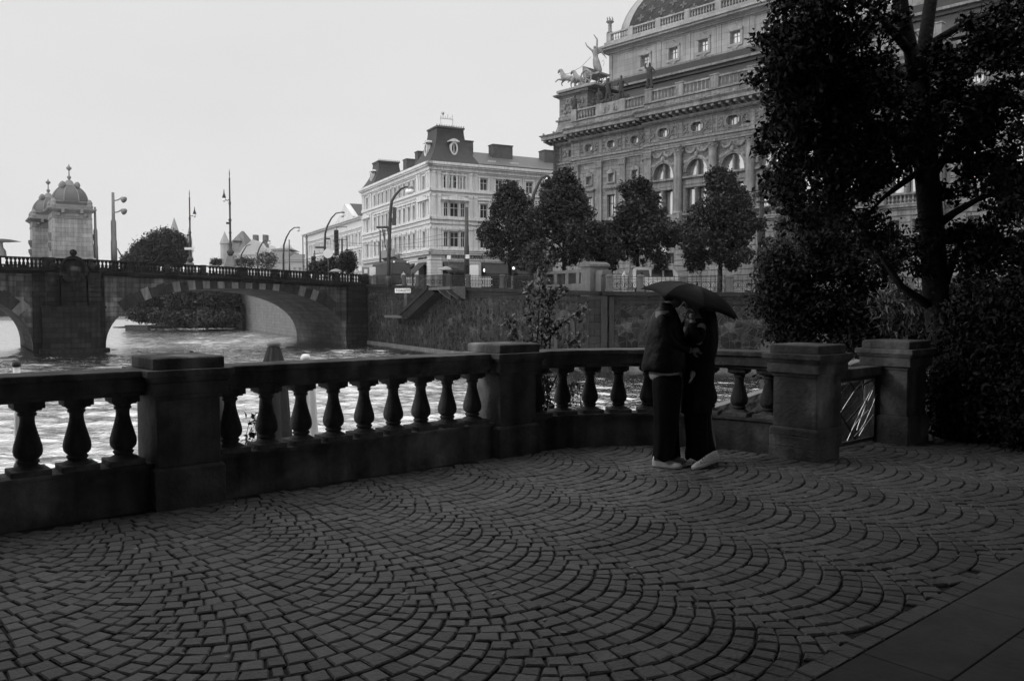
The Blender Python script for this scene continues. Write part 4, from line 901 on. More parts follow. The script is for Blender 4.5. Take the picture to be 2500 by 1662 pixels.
def pilaster(mb, x, y, w_=.75, p=.25, z0=None, z1=None):
    z0 = ZB + .1 if z0 is None else z0; z1 = ZA if z1 is None else z1
    mb.box(x - w_ / 2 - .1, x + w_ / 2 + .1, y - p - .1, y - .003, z0, z0 + .7); mb.box(x - w_ / 2, x + w_ / 2, y - p, y - .003, z0 + .7, z1 - .95)
    mb.frus((x - w_ / 2, x + w_ / 2, y - p, y - .003), (x - w_ * .68, x + w_ * .68, y - p - .18, y - .003), z1 - .95, z1 - .15); mb.box(x - w_ * .72, x + w_ * .72, y - p - .22, y - .003, z1 - .15, z1 - .002)
    for k in range(6): mb.ball((x - w_ * .5 + w_ * .2 * k, y - p - .06, z1 - .7 + .3 * (k % 2)), .13, 5, 4)
PILR = [SE + .5 + 3.4 * k for k in range(6)]
partwall(BAYB, 3.0, SC); partwall(BAYR, SE, SR)
for x in [PILB[0] - .2] + PILB[1:] + PILR: mb = MB(); pilaster(mb, x, 0); mb.build('pilaster', M['theatre2'], th)
# leftmost recessed bay
mb = MB(); mb.wall(0, 3.0, ZB, ZC1, [(1.7, 2.6, h(18.2), h(19.0)), (1.2, 2.2, h(10.3), h(12.8))], .9, .4); mb.box(2.95, 3.0, 0, .9, ZB, ZC1); mb.box(0, .05, .9, 5, ZB, ZC1); mb.build('upper_wall', M['theatre'], th)
window(th, 2.15, h(18.2), .9, .8, 1.2, M['paintg'], M['glass_t'], 3, 1, .05); window(th, 1.7, h(10.3), 1.0, 2.5, 1.2, M['dark'], M['glass_t'])
mb = MB(); pilaster(mb, .45, .9, .7, .15)
for (x0, x1, z0, z1) in ((.5, 2.9, h(19.38), h(19.46)), (.5, 2.9, h(17.75), h(17.83)), (.5, .58, h(17.83), h(19.38))): mb.box(x0, x1, .82, .9, z0, z1)
for k in range(10): mb.ball((1.0 + .3 * math.cos(k * 1.9), .86, h(18.6) + .35 * math.sin(k * 1.3)), .12, 5, 4)
mb.build('carved_frieze', M['theatre2'], th)
# centre: arched loggia
ar = 1.28; zsill = h(13.65); zspr = h(14.05); ztopA = zspr + ar
hs = []
for q in ARC: hs += [(q - ar, q + ar, zsill, ztopA), (q - 1.25, q - .15, h(9.7), h(12.35)), (q + .15, q + 1.25, h(9.7), h(12.35)), (q - .6, q + .6, h(18.15), h(19.05))]
mb = MB(); mb.wall(SC, SE, ZB, ZC1, hs, YC, .75)
for q in ARC: mb.archfill(q, ar, zspr, ztopA, YC, .75, 14)
mb.box(SC, SC + .05, YC, 0, ZB, ZC1); mb.box(SE - .05, SE, YC, 0, ZB, ZC1); mb.build('loggia_wall', M['theatre'], th)
for q in ARC:
    f_ = MB()       # tympanum window with a standing figure mullion
    f_.box(q - ar, q + ar, YC + .5, YC + .62, zsill, zsill + .12)
    f_ = f_.build('arched_window', M['paintg'], th)
    g_ = MB(); g_.prismy([(q - ar, zsill)] + [(q - ar * math.cos(math.pi * k / 16), zspr + ar * math.sin(math.pi * k / 16)) for k in range(17)] + [(q + ar, zsill)], YC + .6, YC + .64); g_.build('pane', M['glass_t'], f_)
    g_ = MB(); g_.box(q - .12, q + .12, YC + .2, YC + .5, zsill, ztopA - .15); g_.lathe(q, YC + .16, [(.17, zsill), (.15, zsill + .35), (.12, zsill + .7), (.15, zsill + 1.0), (.17, zsill + 1.2), (.08, zsill + 1.28), (.10, zsill + 1.42), (.05, zsill + 1.55)], 8); g_.build('figure_mullion', M['theatre2'], f_)
    for s_ in (-.7, .7): window(th, q + s_, h(9.7), 1.1, 2.65, YC + .45, M['dark'], M['glass_t'], 1, 1, .05)
    window(th, q, h(18.15), 1.2, .9, YC + .35, M['paintg'], M['glass_t'], 3, 1, .05)
mb = MB()
for q in ARC:
    n = 16
    for r0, r1, p in ((ar, ar + .16, .10), (ar + .16, ar + .34, .17)):
        o1 = [(q - r1 * math.cos(math.pi * k / n), zspr + r1 * math.sin(math.pi * k / n)) for k in range(n + 1)]; i1 = [(q - r0 * math.cos(math.pi * k / n), zspr + r0 * math.sin(math.pi * k / n)) for k in range(n + 1)]
        for k in range(n): mb.prismy([o1[k], o1[k + 1], i1[k + 1], i1[k]], YC - p, YC - .003)
    mb.box(q - 1.65, q + 1.65, YC - .3, YC - .003, h(13.4), h(13.6)); mb.box(q - 1.5, q + 1.5, YC - .06, YC - .003, h(12.75), h(13.2)); mb.box(q - 1.5, q + 1.5, YC - .2, YC - .003, h(12.42), h(12.6))
    mb.lathe(q, YC - .12, [(.2, h(9.6)), (.15, h(9.9)), (.13, h(12.0)), (.22, h(12.35))], 8)
    for s_ in (-1, 1):
        mb.box(q + s_ * 1.45 - .14, q + s_ * 1.45 + .14, YC - .14, YC - .003, h(9.6), h(12.42))
        for k in range(9): a = k / 8 * math.pi; mb.ball((q + s_ * (.75 + .55 * math.cos(a)), YC - .08, h(16.45) - .42 * math.sin(a)), .12 + .05 * math.sin(a), 5, 4)
        mb.ball((q + s_ * 1.35, YC - .05, h(15.1)), .26, 7, 5); mb.tube([(q + s_ * 1.35 + .3 * math.cos(R(k)), YC - .05, h(15.1) + .3 * math.sin(R(k))) for k in range(0, 361, 45)], .05, 4)
    mb.ball((q, YC - .12, h(15.75)), .25, 7, 5, 1.4)
mb.build('arch_carving', M['theatre2'], th)
mb = MB()
for q in ARC:
    for rr, p in ((1.05, .10), (.85, .17)):
        c8 = ((1, -.45), (1, .45), (.55, 1), (-.55, 1), (-1, .45), (-1, -.45), (-.55, -1), (.55, -1))
        o8 = [(q + rr * c, h(18.6) + rr * .66 * s_) for c, s_ in c8]; i8 = [(q + (rr - .15) * c, h(18.6) + (rr - .15) * .66 * s_) for c, s_ in c8]
        for i in range(8): j = (i + 1) % 8; mb.prismy([o8[i], o8[j], i8[j], i8[i]], YC - p, YC - .003)
    for s_ in (-1, 1):
        for k in range(14): a = k * 1.9; mb.ball((q + s_ * (1.38 + .26 * math.cos(a)), YC - .04, h(18.6) + .42 * math.sin(a * .7)), .11, 5, 4)
    for (x0, x1, z0, z1) in ((q - 1.85, q + 1.85, h(19.38), h(19.46)), (q - 1.85, q + 1.85, h(17.75), h(17.83)), (q - 1.85, q - 1.77, h(17.83), h(19.38)), (q + 1.77, q + 1.85, h(17.83), h(19.38))): mb.box(x0, x1, YC - .07, YC - .003, z0, z1)
mb.build('carved_frieze', M['theatre2'], th)
for x in COLS[1:-1]:
    mb = MB(); z0 = ZB + .1; mb.cbox(x, YC - .35, 1.15, 1.0, z0, z0 + 1.0)
    mb.lathe(x, YC - .38, [(.56, z0 + 1.0), (.58, z0 + 1.12), (.48, z0 + 1.25), (.46, z0 + 1.4), (.44, ZA - 2.5), (.40, ZA - 1.0)], 18)
    mb.lathe(x, YC - .38, [(.42, ZA - 1.0), (.46, ZA - .8), (.52, ZA - .55), (.50, ZA - .45), (.62, ZA - .2), (.66, ZA - .16)], 8); mb.cbox(x, YC - .38, 1.3, 1.2, ZA - .16, ZA - .002)
    for k in range(12): a = k * math.pi / 6; mb.ball((x + .52 * math.cos(a), YC - .38 + .52 * math.sin(a), ZA - .55 + .18 * (k % 2)), .12, 5, 4)
    mb.build('column', M['theatre2'], th, smooth=False); 
for x in (COLS[0] - .3, COLS[-1] + .1): mb = MB(); pilaster(mb, x, YC, .9, .3); mb.build('pilaster', M['theatre2'], th)
# balcony balustrades
def balrow(x0, x1, y, z0, hh, mt, name='baluster_row', step=.42, rail=True, parent=th):
    n = max(2, int((x1 - x0) / step)); mb = MB()
    for k in range(n): x = x0 + (x1 - x0) * (k + .5) / n; mb.lathe(x, y, [(.12, z0 + .14), (.06, z0 + .2), (.13, z0 + .38 * hh), (.06, z0 + hh - .4), (.12, z0 + hh - .18)], 6, False)
    mb.box(x0, x1, y - .17, y + .17, z0, z0 + .14); mb.box(x0, x1, y - .19, y + .19, z0 + hh - .18, z0 + hh); return mb.build(name, mt, parent)
for a, b in zip(COLS, COLS[1:]): balrow(a + .6, b - .6, YC - .3, ZB + .1, 1.0, M['theatre2'], step=.32)
for q in BAYB + BAYR: balrow(q - 1.0, q + 1.0, -.28, ZB + .1, 1.0, M['theatre2'], step=.32)
# entablature and main cornice
def corn(a, b, y, la=0, lb=0, name='main_cornice'):
    mb = MB()
    mb.box(a, b, y - .14, y - .004, ZA, ZA + .22); mb.box(a - .0, b, y - .2, y - .004, ZA + .22, ZL - .12); mb.box(a - la * .2, b + lb * .2, y - .36, y - .004, ZL - .12, ZL + .08)
    mb.box(a, b, y - .1, y - .004, ZF - .12, ZF + .02); mb.box(a, b, y - .3, y - .004, ZF + .02, ZF + .18); mb.box(a - la * .5, b + lb * .5, y - .5, y - .004, ZC0 - .24, ZC0 - .02)
    mb.box(a - la * 1.5, b + lb * 1.5, y - 1.55, y + .6, ZC0 + .38, ZC0 + .72); mb.frus((a - la * 1.5, b + lb * 1.5, y - 1.55, y + .6), (a - la * 1.75, b + lb * 1.75, y - 1.8, y + .6), ZC0 + .72, ZC0 + .95)
    mb.rings([(a - la * 1.7, b + lb * 1.7, y - 1.75, y + .6, ZC0 + .95), (a - la * .9, b + lb * .9, y - .9, y + .6, ZC0 + 1.2)]); mb.build(name, M['theatre2'], th, bevel=.02)
    mb = MB(); n = int((b - a + (la + lb) * 1.3) / .85); x0 = a - la * 1.3
    for k in range(n + 1):
        x = x0 + .85 * k + .2
        if x > b + lb * 1.3: break
        mb.prismx([(y - 1.35, ZC0 + .37), (y - .02, ZC0 + .37), (y - .02, ZC0 - .1), (y - .5, ZC0 - .02), (y - 1.0, ZC0 + .1), (y - 1.35, ZC0 + .12)], x - .17, x + .17)
        if k % 2 == 0: mb.ball((x, y - 1.5, ZC0 + 1.12), .15, 6, 5)
    x = a
    while x < b: mb.box(x, x + .1, y - .44, y - .3, ZF + .02, ZF + .16); x += .2
    mb.build('modillion_row', M['theatre2'], th)
corn(0, 2.9, .9, 1, 0); corn(3.0, SC - .12, 0); corn(SC, SE, YC, .12, .12); corn(SE + .12, SR, 0, 0, 1)
# roof deck and parapet wall over the cornice
mb = MB(); ZP0, ZP1, ZBT = h(21.0), h(22.0), h(23.4)
mb.box(0, SR, .3, 42, ZC1 - .5, ZP0 - .05); mb.box(3.2, SC, -.1, .5, ZP0 - .05, ZP1); mb.box(SC, SE, YC - .1, .5, ZP0 - .05, ZP1); mb.box(SE, SR, -.1, .5, ZP0 - .05, ZP1)
mb.box(3.0, SC, -.25, .5, ZP1, ZP1 + .12); mb.box(SC - .1, SE + .1, YC - .25, .5, ZP1, ZP1 + .12)
mb.rings([(-.9, 4.3, .3, 9, ZP0 - .05), (-.5, 4.3, .9, 9, ZP0 + .6), (-.35, 4.3, 1.1, 9, ZP0 + 1.2), (-.3, 4.3, 1.2, 9, ZP1 + .9), (-.3, 4.3, 1.2, 9, h(23.3))])
mb.box(-.55, 4.5, .95, 9, h(22.75), h(22.95)); mb.build('parapet_wall', M['theatre'], th, bevel=.02)
PZ_ = ZP1 + .12; BH = ZBT - PZ_
peds = [3.5, 7.4, 10.9]; pc_ = [COLS[0] - .3] + COLS[1:-1] + [COLS[-1] + .1]
for x in peds: mb = MB(); mb.box(x - .4, x + .4, -.25, .35, PZ_, ZBT + .05); mb.build('parapet_pedestal', M['theatre2'], th, bevel=.02)
for x in pc_: mb = MB(); mb.box(x - .45, x + .45, YC - .25, YC + .4, PZ_, ZBT + .05); mb.box(x - .52, x + .52, YC - .32, YC + .47, ZBT + .05, ZBT + .17); mb.build('parapet_pedestal', M['theatre2'], th, bevel=.02)
mb = MB(); mb.box(peds[1] - 0.2, peds[2] + .2, -.2, .3, PZ_, ZBT); 
for k in range(16): mb.ball((peds[1] + 1.7 + .9 * math.cos(k * .9), -.22, PZ_ + .6 + .35 * math.sin(k * 1.7)), .15, 5, 4)
mb.build('parapet_relief', M['theatre2'], th, bevel=.02)
balrow(peds[0] + .4, peds[1] - .4, 0.05, PZ_, BH, M['theatre2']); balrow(peds[2] + .4, SC - .0, .05, PZ_, BH, M['theatre2'])
for a, b in zip(pc_, pc_[1:]): balrow(a + .45, b - .45, YC + .05, PZ_, BH, M['theatre2'])
# quadriga pedestal
mb = MB(); zq0, zq1 = h(23.3), h(26.1); q0, q1, qy0, qy1 = -.4, 4.2, 1.5, 8.5
mb.box(q0, q1, qy0, qy1, zq0, zq1 - .5)
for i, e in enumerate((.1, .25, .5, .6)): mb.box(q0 - e, q1 + e, qy0 - e, qy1 + e, zq1 - .5 + i * .12, zq1 - .5 + (i + 1) * .12)
mb.box(q0 + .1, q1 + .0, qy0 + .3, qy1, zq1 - .02, zq1 + .35)
mb.build('chariot_pedestal', M['theatre'], th, bevel=.02)
mb = MB()
for k in range(34): mb.ball((q0 + .4 + 3.8 * rnd.random(), qy0 - .02, zq0 + .5 + 1.4 * rnd.random()), .16 + .1 * rnd.random(), 6, 4)
for k in range(20): mb.ball((q1 + .02, qy0 + .5 + 4.5 * rnd.random(), zq0 + .5 + 1.4 * rnd.random()), .16 + .1 * rnd.random(), 6, 4)
mb.build('relief_carving', M['theatre2'], th)
# sloping lower roofs up to the upper block
UX0, UX1, UY0, UY1 = 1.4, SR - 6, 9.0, 36.0
mb = MB(); mb.add([(4.6, .6, ZBT - .9), (SR, .6, ZBT - .9), (SR, UY0, h(27.6)), (UX0, UY0, h(27.6))], [(0, 1, 2, 3)]); mb.box(UX0 - .2, UX1, UY0 - 1.6, UY0, h(26.8), h(27.9)); mb.box(UX0 - .4, UX1, UY0 - .9, UY0, h(27.9), h(28.5))
mb.build('lower_roof', M['slate'], th)
mb = MB(); mb.box(UX0 - .3, UX1, UY0 - 1.9, UY0 - .6, h(27.2), h(27.45)); mb.box(UX0 - .35, UX1, UY0 - .75, UY0 - .05, h(28.5), h(28.75)); mb.build('roof_moulding', M['theatre2'], th)
UB = [7.1 + 4.2 * k for k in range(12)]; UB = [q for q in UB if q < UX1 - 1]
hs = [(q - .62, q + .62, h(29.65), h(30.95)) for q in UB]
mb = MB(); mb.wall(UX0, UX1, h(24), h(32.6), hs, UY0, .5); mb.add([(UX0, UY0, h(24)), (UX0, UY0, h(32.6)), (UX0, UY1, h(32.6)), (UX0, UY1, h(24))], [(0, 1, 2, 3)]); mb.build('attic_wall', M['theatre_up'], th)
def surr(mb, x, z, w_, hh, y): pass
for q in UB: window(th, q, h(29.65), 1.24, 1.3, UY0 + .35, M['paintg'], M['glass_t'], 2, 2, .06)
mb = MB()
for q in UB:
    for (x0, x1, z0, z1, p) in ((q - .95, q - .64, h(29.4), h(31.3), .12), (q + .64, q + .95, h(29.4), h(31.3), .12), (q - .95, q + .95, h(31.0), h(31.32), .2), (q - .95, q + .95, h(29.3), h(29.6), .16)): mb.box(x0, x1, UY0 - p, UY0 - .003, z0, z1)
    mb.prismy([(q - .8, h(31.32)), (q + .8, h(31.32)), (q + .3, h(31.5)), (q, h(31.85)), (q - .3, h(31.5))], UY0 - .14, UY0 - .003)
    mb.prismy([(q - .6, h(29.3)), (q - .2, h(29.1)), (q, h(28.85)), (q + .2, h(29.1)), (q + .6, h(29.3))], UY0 - .12, UY0 - .003)
    mb.box(q + 2.1 - .32, q + 2.1 + .32, UY0 - .07, UY0 - .003, h(28.7), h(32.1)); mb.box(q + 1.7, q + 1.76, UY0 - .09, UY0 - .004, h(28.6), h(32.1))
mb.box(UX0, UX0 + .5, UY0 - .08, UY0 - .003, h(28.7), h(32.1)); mb.build('window_surround', M['theatre_up'], th, bevel=.015)
mb = MB(); mb.box(UX0 - .08, UX1, UY0 - .12, UY0 - .003, h(29.0) - .25, h(29.0) - .12)
for i, (e, z0, z1) in enumerate(((.12, 32.1, 32.25), (.35, 32.25, 32.42), (.5, 32.42, 32.6), (1.1, 32.6, 32.85), (1.35, 32.85, 33.1), (1.15, 33.1, 33.2), (.5, 33.2, 33.75))):
    mb.box(UX0 - e, UX1 + e, UY0 - e, UY1 + e, h(z0), h(z1)) if z0 >= 32.6 else mb.box(UX0 - e, UX1, UY0 - e, UY0 + .0 - .003, h(z0), h(z1))
mb.build('attic_cornice', M['theatre_up'], th, bevel=.02)
px = [UX0 + .1] + [q + 2.1 for q in [UB[0] - 4.2] + UB][0:]
for x in px: mb = MB(); mb.box(x - .35, x + .35, UY0 - .35, UY0 + .25, h(33.75), h(34.95)); mb.build('roof_pedestal', M['theatre_up'], th, bevel=.02)
for a, b in zip(px, px[1:]): balrow(a + .35, b - .35, UY0 - .05, h(33.75), 1.15, M['theatre_up'], step=.36)
mb = MB(); x = px[0]; z = h(34.95); mb.lathe(x, UY0 - .05, [(.4, z), (.42, z + .1), (.25, z + .25), (.22, z + .9), (.26, z + 1.0), (.18, z + 1.1), (.3, z + 1.25), (.5, z + 1.4), (.52, z + 1.5), (.42, z + 1.52)], 10)
for k in range(6): a = k * math.pi / 3; mb.tube([(x + .3 * math.cos(a), UY0 + .3 * math.sin(a) - .05, z + 1.5), (x + .42 * math.cos(a), UY0 + .42 * math.sin(a) - .05, z + 1.85), (x + .3 * math.cos(a), UY0 + .3 * math.sin(a) - .05, z + 2.0)], .05, 4)
mb.build('corner_urn', M['tower_t'], th, smooth=True)
# dome roof
A_, n = 9.0, 14; mb = MB(); rows = [(A_ * (1 - math.cos(math.pi / 2 * k / n)), h(34.0) + A_ * math.sin(math.pi / 2 * k / n)) for k in range(n + 1)]
dx0, dx1, dy0, dy1 = UX0 + 1, UX1 - 1, UY0 + 1, UY1 - 1
for (r0, z0), (r1, z1) in zip(rows, rows[1:]): mb.frus((dx0 + r0, dx1 - r0, dy0 + r0, dy1 - r0), (dx0 + r1, dx1 - r1, dy0 + r1, dy1 - r1), z0, z1)
mb.build('dome_roof', M['roof_tile'], th)
mb = MB()
for off in (0, .55, .95):
    pts_ = [(dx0 + r + off * .9, dy0 + r - .02, z) for r, z in rows]; mb.tube(pts_, .13 if off == 0 else .06, 5)
mb.tube([(dx0 + r, dy0 + r + .8, z) for r, z in rows], .08, 5)
vs_ = []
for k, (r, z) in enumerate(rows): vs_ += [(dx0 + r - .03, dy0 + r - .04, z + .02), (dx0 + r + 1.15, dy0 + r - .04, z + .02)]
mb.add(vs_, [(2 * k, 2 * k + 1, 2 * k + 3, 2 * k + 2) for k in range(len(rows) - 1)])
mb.build('dome_rib', M['rib'], th)
mb = MB()          # pale star-cross tiles on the slates
for j in range(1, 10):
    for i in range(14):
        zz = j / 10; th_ = math.asin(min(.98, .08 + zz * .85)); r = A_ * (1 - math.cos(th_)); z = h(34.0) + A_ * math.sin(th_); x = dx0 + 3.0 + i * 3.2 + (1.6 if j % 2 else 0)
        if x > dx1 - 3: continue
        t_ = Vector((0, math.sin(th_), math.cos(th_))); nn = Vector((0, -math.cos(th_), math.sin(th_))); c = Vector((x, dy0 + r, z)) + nn * .05
        for (a, b) in ((.48, .13), (.13, .48)): mb.add([c + Vector((-a, 0, 0)) - t_ * b, c + Vector((a, 0, 0)) - t_ * b, c + Vector((a, 0, 0)) + t_ * b, c + Vector((-a, 0, 0)) + t_ * b], [(0, 1, 2, 3)])
mb.build('pale_tile_pattern', mat('pale_tiles', .09, .3, 3, .6, .1), th)
mb = MB(); zz = h(40.5); mb.box(16.4, 18.6, dy0 + 1.2, dy0 + 3.4, zz - 1.2, zz); mb.box(16.1, 18.9, dy0 + 1.0, dy0 + 3.6, zz, zz + .25); mb.build('dormer_hood', M['slate'], th)
# ------------------------------------------------------------------ statues
def figure(name, label, parent_loc, rz, pose, mt, group=None, s=1.0, z=0.0):
    t = thing('statue', label, 'statue', TF2.w(parent_loc[0], parent_loc[1], parent_loc[2]), TH + rz, group); b = skin('statue_body', [(x * s, y * s, q * s, r * s if not isinstance(r, tuple) else (r[0] * s, r[1] * s), p) for x, y, q, r, p in pose], mt, t, 1); return t
BASE = [(0, 0, .95, .17, None), (0, 0, 1.2, .16, 0), (0, 0, 1.48, .15, 1), (0, 0, 1.62, .06, 2), (0, 0, 1.76, .10, 3), (0, 0, 1.88, .08, 4)]
def pose(arm_l, arm_r, robe=True):
    j = list(BASE); n = len(j)
    j += [(-.2, 0, 1.46, .075, 2), (*arm_l[0], .055, n), (*arm_l[1], .045, n + 1), (.2, 0, 1.46, .075, 2), (*arm_r[0], .055, n + 3), (*arm_r[1], .045, n + 4)]
    m_ = len(j)
    j += [(-.1, 0, .8, .13, 0), (-.14, 0, .45, .12 if robe else .08, m_), (-.15, -.03, .04, .15 if robe else .06, m_ + 1), (.1, 0, .8, .13, 0), (.13, .04, .45, .12 if robe else .08, m_ + 3), (.16, .05, .04, .15 if robe else .06, m_ + 4)]
    return j
S1 = pose([(-.38, -.05, 1.3), (-.62, -.1, 1.42)], [(.34, 0, 1.2), (.42, -.1, .98)])
S2 = pose([(-.3, -.1, 1.2), (-.2, -.2, 1.05)], [(.4, .05, 1.25), (.62, .1, 1.02)], False)
S3 = pose([(-.32, -.1, 1.62), (-.2, -.12, 1.85)], [(.36, .05, 1.25), (.3, .05, .98)])
S4 = pose([(-.27, -.05, 1.2), (-.22, -.15, 1.0)], [(.27, -.05, 1.2), (.2, -.15, 1.0)])
figure('s', 'stone statue with one arm up, alone over the roof balustrade', (COLS[0] - .3, YC, ZBT + .17), .2, S3, M['statue'], s=1.55)
figure('s', 'robed stone statue standing on the parapet before the chariot pedestal', (3.4, .1, ZBT - .9), 0, S4, M['statue'], s=1.5)
figure('s', 'stone statue stretching an arm to the left in the parapet group', (8.5, .2, ZBT), 0, S1, M['statue'], s=1.55)
figure('s', 'stone statue walking with a lowered right arm, rightmost of the parapet group', (10.4, .2, ZBT), 0, S2, M['statue'], s=1.5)
figure('s', 'dark draped stone statue behind the parapet group, beside the pedestal', (6.5, .9, ZBT - .7), .4, S4, M['statue'], s=1.55)
t = thing('statue_rockwork', 'rough stone mound the parapet statue group stands on', 'sculpture base', TF2.w(8.8, .3, ZBT - .05), TH)
mb = MB()
for k in range(26): mb.ball((-2.2 + 4.6 * rnd.random(), -.1 + .5 * rnd.random(), .1 + .5 * rnd.random()), .35, 6, 5)
mb.build('mound', M['statue'], t)
# quadriga
ch = thing('chariot_group', 'pale chariot with rearing horses and a driver with raised arms on the theatre roof corner', 'sculpture', TF2.w(0, 1.5, zq1 + .35), TH)
def horse(x, y, s, reach):
    J = [(0, 0, 1.35, .36, None), (-.6, 0, 1.5, .38, 0), (-1.05, 0, 1.75, .33, 1), (-1.25, 0, 2.2, .26, 2), (-1.45, 0, 2.65, .22, 3), (-1.75, 0, 2.65, .16, 4), (-1.95, 0, 2.3, .11, 5), (.6, 0, 1.15, .35, 0), (.85, 0, 1.35, .09, 7), (1.05, 0, .9, .05, 8),
         (-1.2, -.16, 1.35, .16, 2), (-1.75, -.18, 1.35 + reach, .09, 10), (-2.3, -.18, 1.1 + reach, .06, 11), (-1.15, .16, 1.3, .16, 2), (-1.55, .18, 1.05, .08, 13), (-1.4, .18, .65, .055, 14),
         (.55, -.2, .85, .2, 7), (.35, -.2, .45, .09, 16), (.5, -.2, .02, .07, 17), (.6, .2, .85, .2, 7), (.75, .2, .45, .09, 19), (.65, .2, .02, .07, 20)]
    return skin('horse', [(x + a * s, y + b * s, c * s, r * s, p) for a, b, c, r, p in J], M['bronze'], ch, 1)
horse(1.6, -.3, 1.0, .15); horse(2.1, 1.6, 1.05, .3); horse(1.2, 3.4, 1.0, .1)
mb = MB()
for (cx, cy) in ((4.2, -.3), (4.2, 2.6)):
    mb.tube([(cx + .85 * math.cos(R(a)), cy, .95 + .85 * math.sin(R(a))) for a in range(0, 361, 24)], .09, 6)
    for a in range(0, 360, 45): mb.tube([(cx, cy, .95), (cx + .82 * math.cos(R(a)), cy, .95 + .82 * math.sin(R(a)))], .05, 5)
mb.build('wheel', M['bronze'], ch)
mb = MB(); mb.tube([(4.2, -.4, .95), (4.2, 2.7, .95)], .1); mb.rings([(3.4, 5.9, .1, 2.2, 1.2), (3.4, 5.9, .1, 2.2, 1.4)]); mb.box(3.3, 3.5, .1, 2.2, 1.4, 2.5); mb.prismy([(3.4, 1.4), (5.0, 1.4), (4.2, 2.0), (3.5, 2.5)], .1, .2); mb.prismy([(3.4, 1.4), (5.0, 1.4), (4.2, 2.0), (3.5, 2.5)], 2.1, 2.2)
mb.box(5.0, 5.2, .9, 1.1, 0, 1.2); mb.build('chariot_body', M['bronze'], ch)
vic = [(4.6, 1.1, 3.0, .38, None), (4.5, 1.1, 3.7, .3, 0), (4.45, 1.1, 4.15, .28, 1), (4.4, 1.1, 4.5, .12, 2), (4.35, 1.1, 4.75, .18, 3), (4.35, 1.1, 4.95, .12, 4), (3.95, 1.0, 4.5, .12, 2), (3.3, .9, 5.1, .09, 6), (3.05, .9, 5.6, .06, 7), (4.7, 1.1, 4.6, .12, 2), (4.75, 1.1, 5.6, .1, 9), (4.2, 1.1, 6.3, .07, 10),
       (4.75, 1.1, 2.4, .45, 0), (5.1, 1.1, 2.0, .38, 12), (4.5, 1.1, 1.9, .3, 12), (5.3, 1.1, 1.5, .25, 13)]
skin('driver_figure', vic, M['bronze'], ch, 1)
mb = MB()
for s_, (a, b) in ((1, (4.75, 1.25)),):
    for k in range(5): mb.tube([(a - .1, b + .1, 4.4 - .1 * k), (a + .25, b + .3, 4.6 - .1 * k), (a + .4 + .12 * k, b + .6, 3.9 - .15 * k)], [.14, .12, .03], 5)
mb.build('wing', M['bronze'], ch)
mb = MB(); mb.tube([(4.3, .5, 3.5), (3.0, .2, 2.5), (1.2, -.1, 2.0), (-.2, -.3, 2.15)], .03, 4); mb.tube([(5.3, 1.3, 2.9), (5.6, 1.3, 3.0), (5.7, 1.3, 2.6), (5.5, 1.3, 2.3)], .03, 4); mb.build('rein', M['bronze'], ch)
mb = MB(); mb.box(-.2, 6.0, -.8, 4, -.3, 0.02); mb.build('plinth', M['bronze'], ch, bevel=.05)
# ================================================================== WHITE CORNER BUILDING
WR = math.atan2(.457, .889); ZW = 4.0; WF = Frame(-12.6, 130, ZW, WR)
wb = thing('corner_building', 'white four storey corner building with dark mansard towers and cafe awnings', 'building', (-12.6, 130, ZW), WR)
k_ = lambda ze: ze + 1.6 - ZW
ZT_ = k_(22.4); GF = k_(8.0)
RB = [11.0 - 1.9, 11.85, 14.7, 17.4, 20.1, 22.9, 25.7]
lev = [(18.5, 20.4), (14.05, 16.3), (9.3, 11.7)]
rw = []
for a, b in lev:
    for x, w_ in [(2.5, .8), (3.95, 1.5), (5.4, .8)] + [(x, 1.35) for x in RB]: rw.append((x, w_, k_(a), k_(b)))
mb = MB(); mb.wall(0, 50, GF, ZT_, [(x - w_ / 2, x + w_ / 2, a, b) for x, w_, a, b in rw], 0, .35)
# shop level with openings
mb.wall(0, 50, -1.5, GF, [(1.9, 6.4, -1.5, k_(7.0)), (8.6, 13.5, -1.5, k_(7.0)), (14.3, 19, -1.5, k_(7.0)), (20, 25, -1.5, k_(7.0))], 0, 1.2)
# river side: local x = 0 plane, y from 0 to 35.8
Ms = Matrix.Rotation(R(-90), 4, 'Z')            # maps wall-local (x along, y into) onto the side: x -> -y
LW = 35.8
lb = [2.9] + [7.4 + 2.28 * i for i in range(10)] + [32.6]
lw = []
for a, b in lev:
    for x in lb: lw.append((x, 1.05, k_(a), k_(b)))
lw2 = [(x, .9, k_(a), k_(b)) for x in (2.0, 3.8, 31.8, 33.5) for a, b in lev]
mside = MB(); mside.M = Matrix(((0, 1, 0, 0), (-1, 0, 0, LW), (0, 0, 1, 0), (0, 0, 0, 1)))     # (x,y)->(y, LW-x): left end x=0 far, x=LW corner
sx = lambda d: LW - d
lw = [(sx(x), w_, a, b) for x, w_, a, b in lw]
mside.wall(0, LW, GF, ZT_, [(x - w_ / 2, x + w_ / 2, a, b) for x, w_, a, b in lw], 0, .35)
mside.wall(0, LW, -1.5, GF, [(sx(5.6), sx(2.0), -1.5, k_(6.6)), (sx(11), sx(7.5), -1.5, k_(6.6))], 0, 1.2)
mb.build('street_wall', M['white'], wb); mside.build('river_wall', M['white'], wb)
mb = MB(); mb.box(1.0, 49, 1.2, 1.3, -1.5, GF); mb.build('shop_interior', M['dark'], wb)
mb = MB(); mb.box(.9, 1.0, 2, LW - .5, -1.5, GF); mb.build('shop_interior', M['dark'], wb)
for x, w_, a, b in rw: window(wb, x, a, w_, b - a, .25, M['frame_l'], M['glass_d'], 2, 2, .12)
smat = Matrix(((0, 1, 0, 0), (-1, 0, 0, LW), (0, 0, 1, 0), (0, 0, 0, 1)))
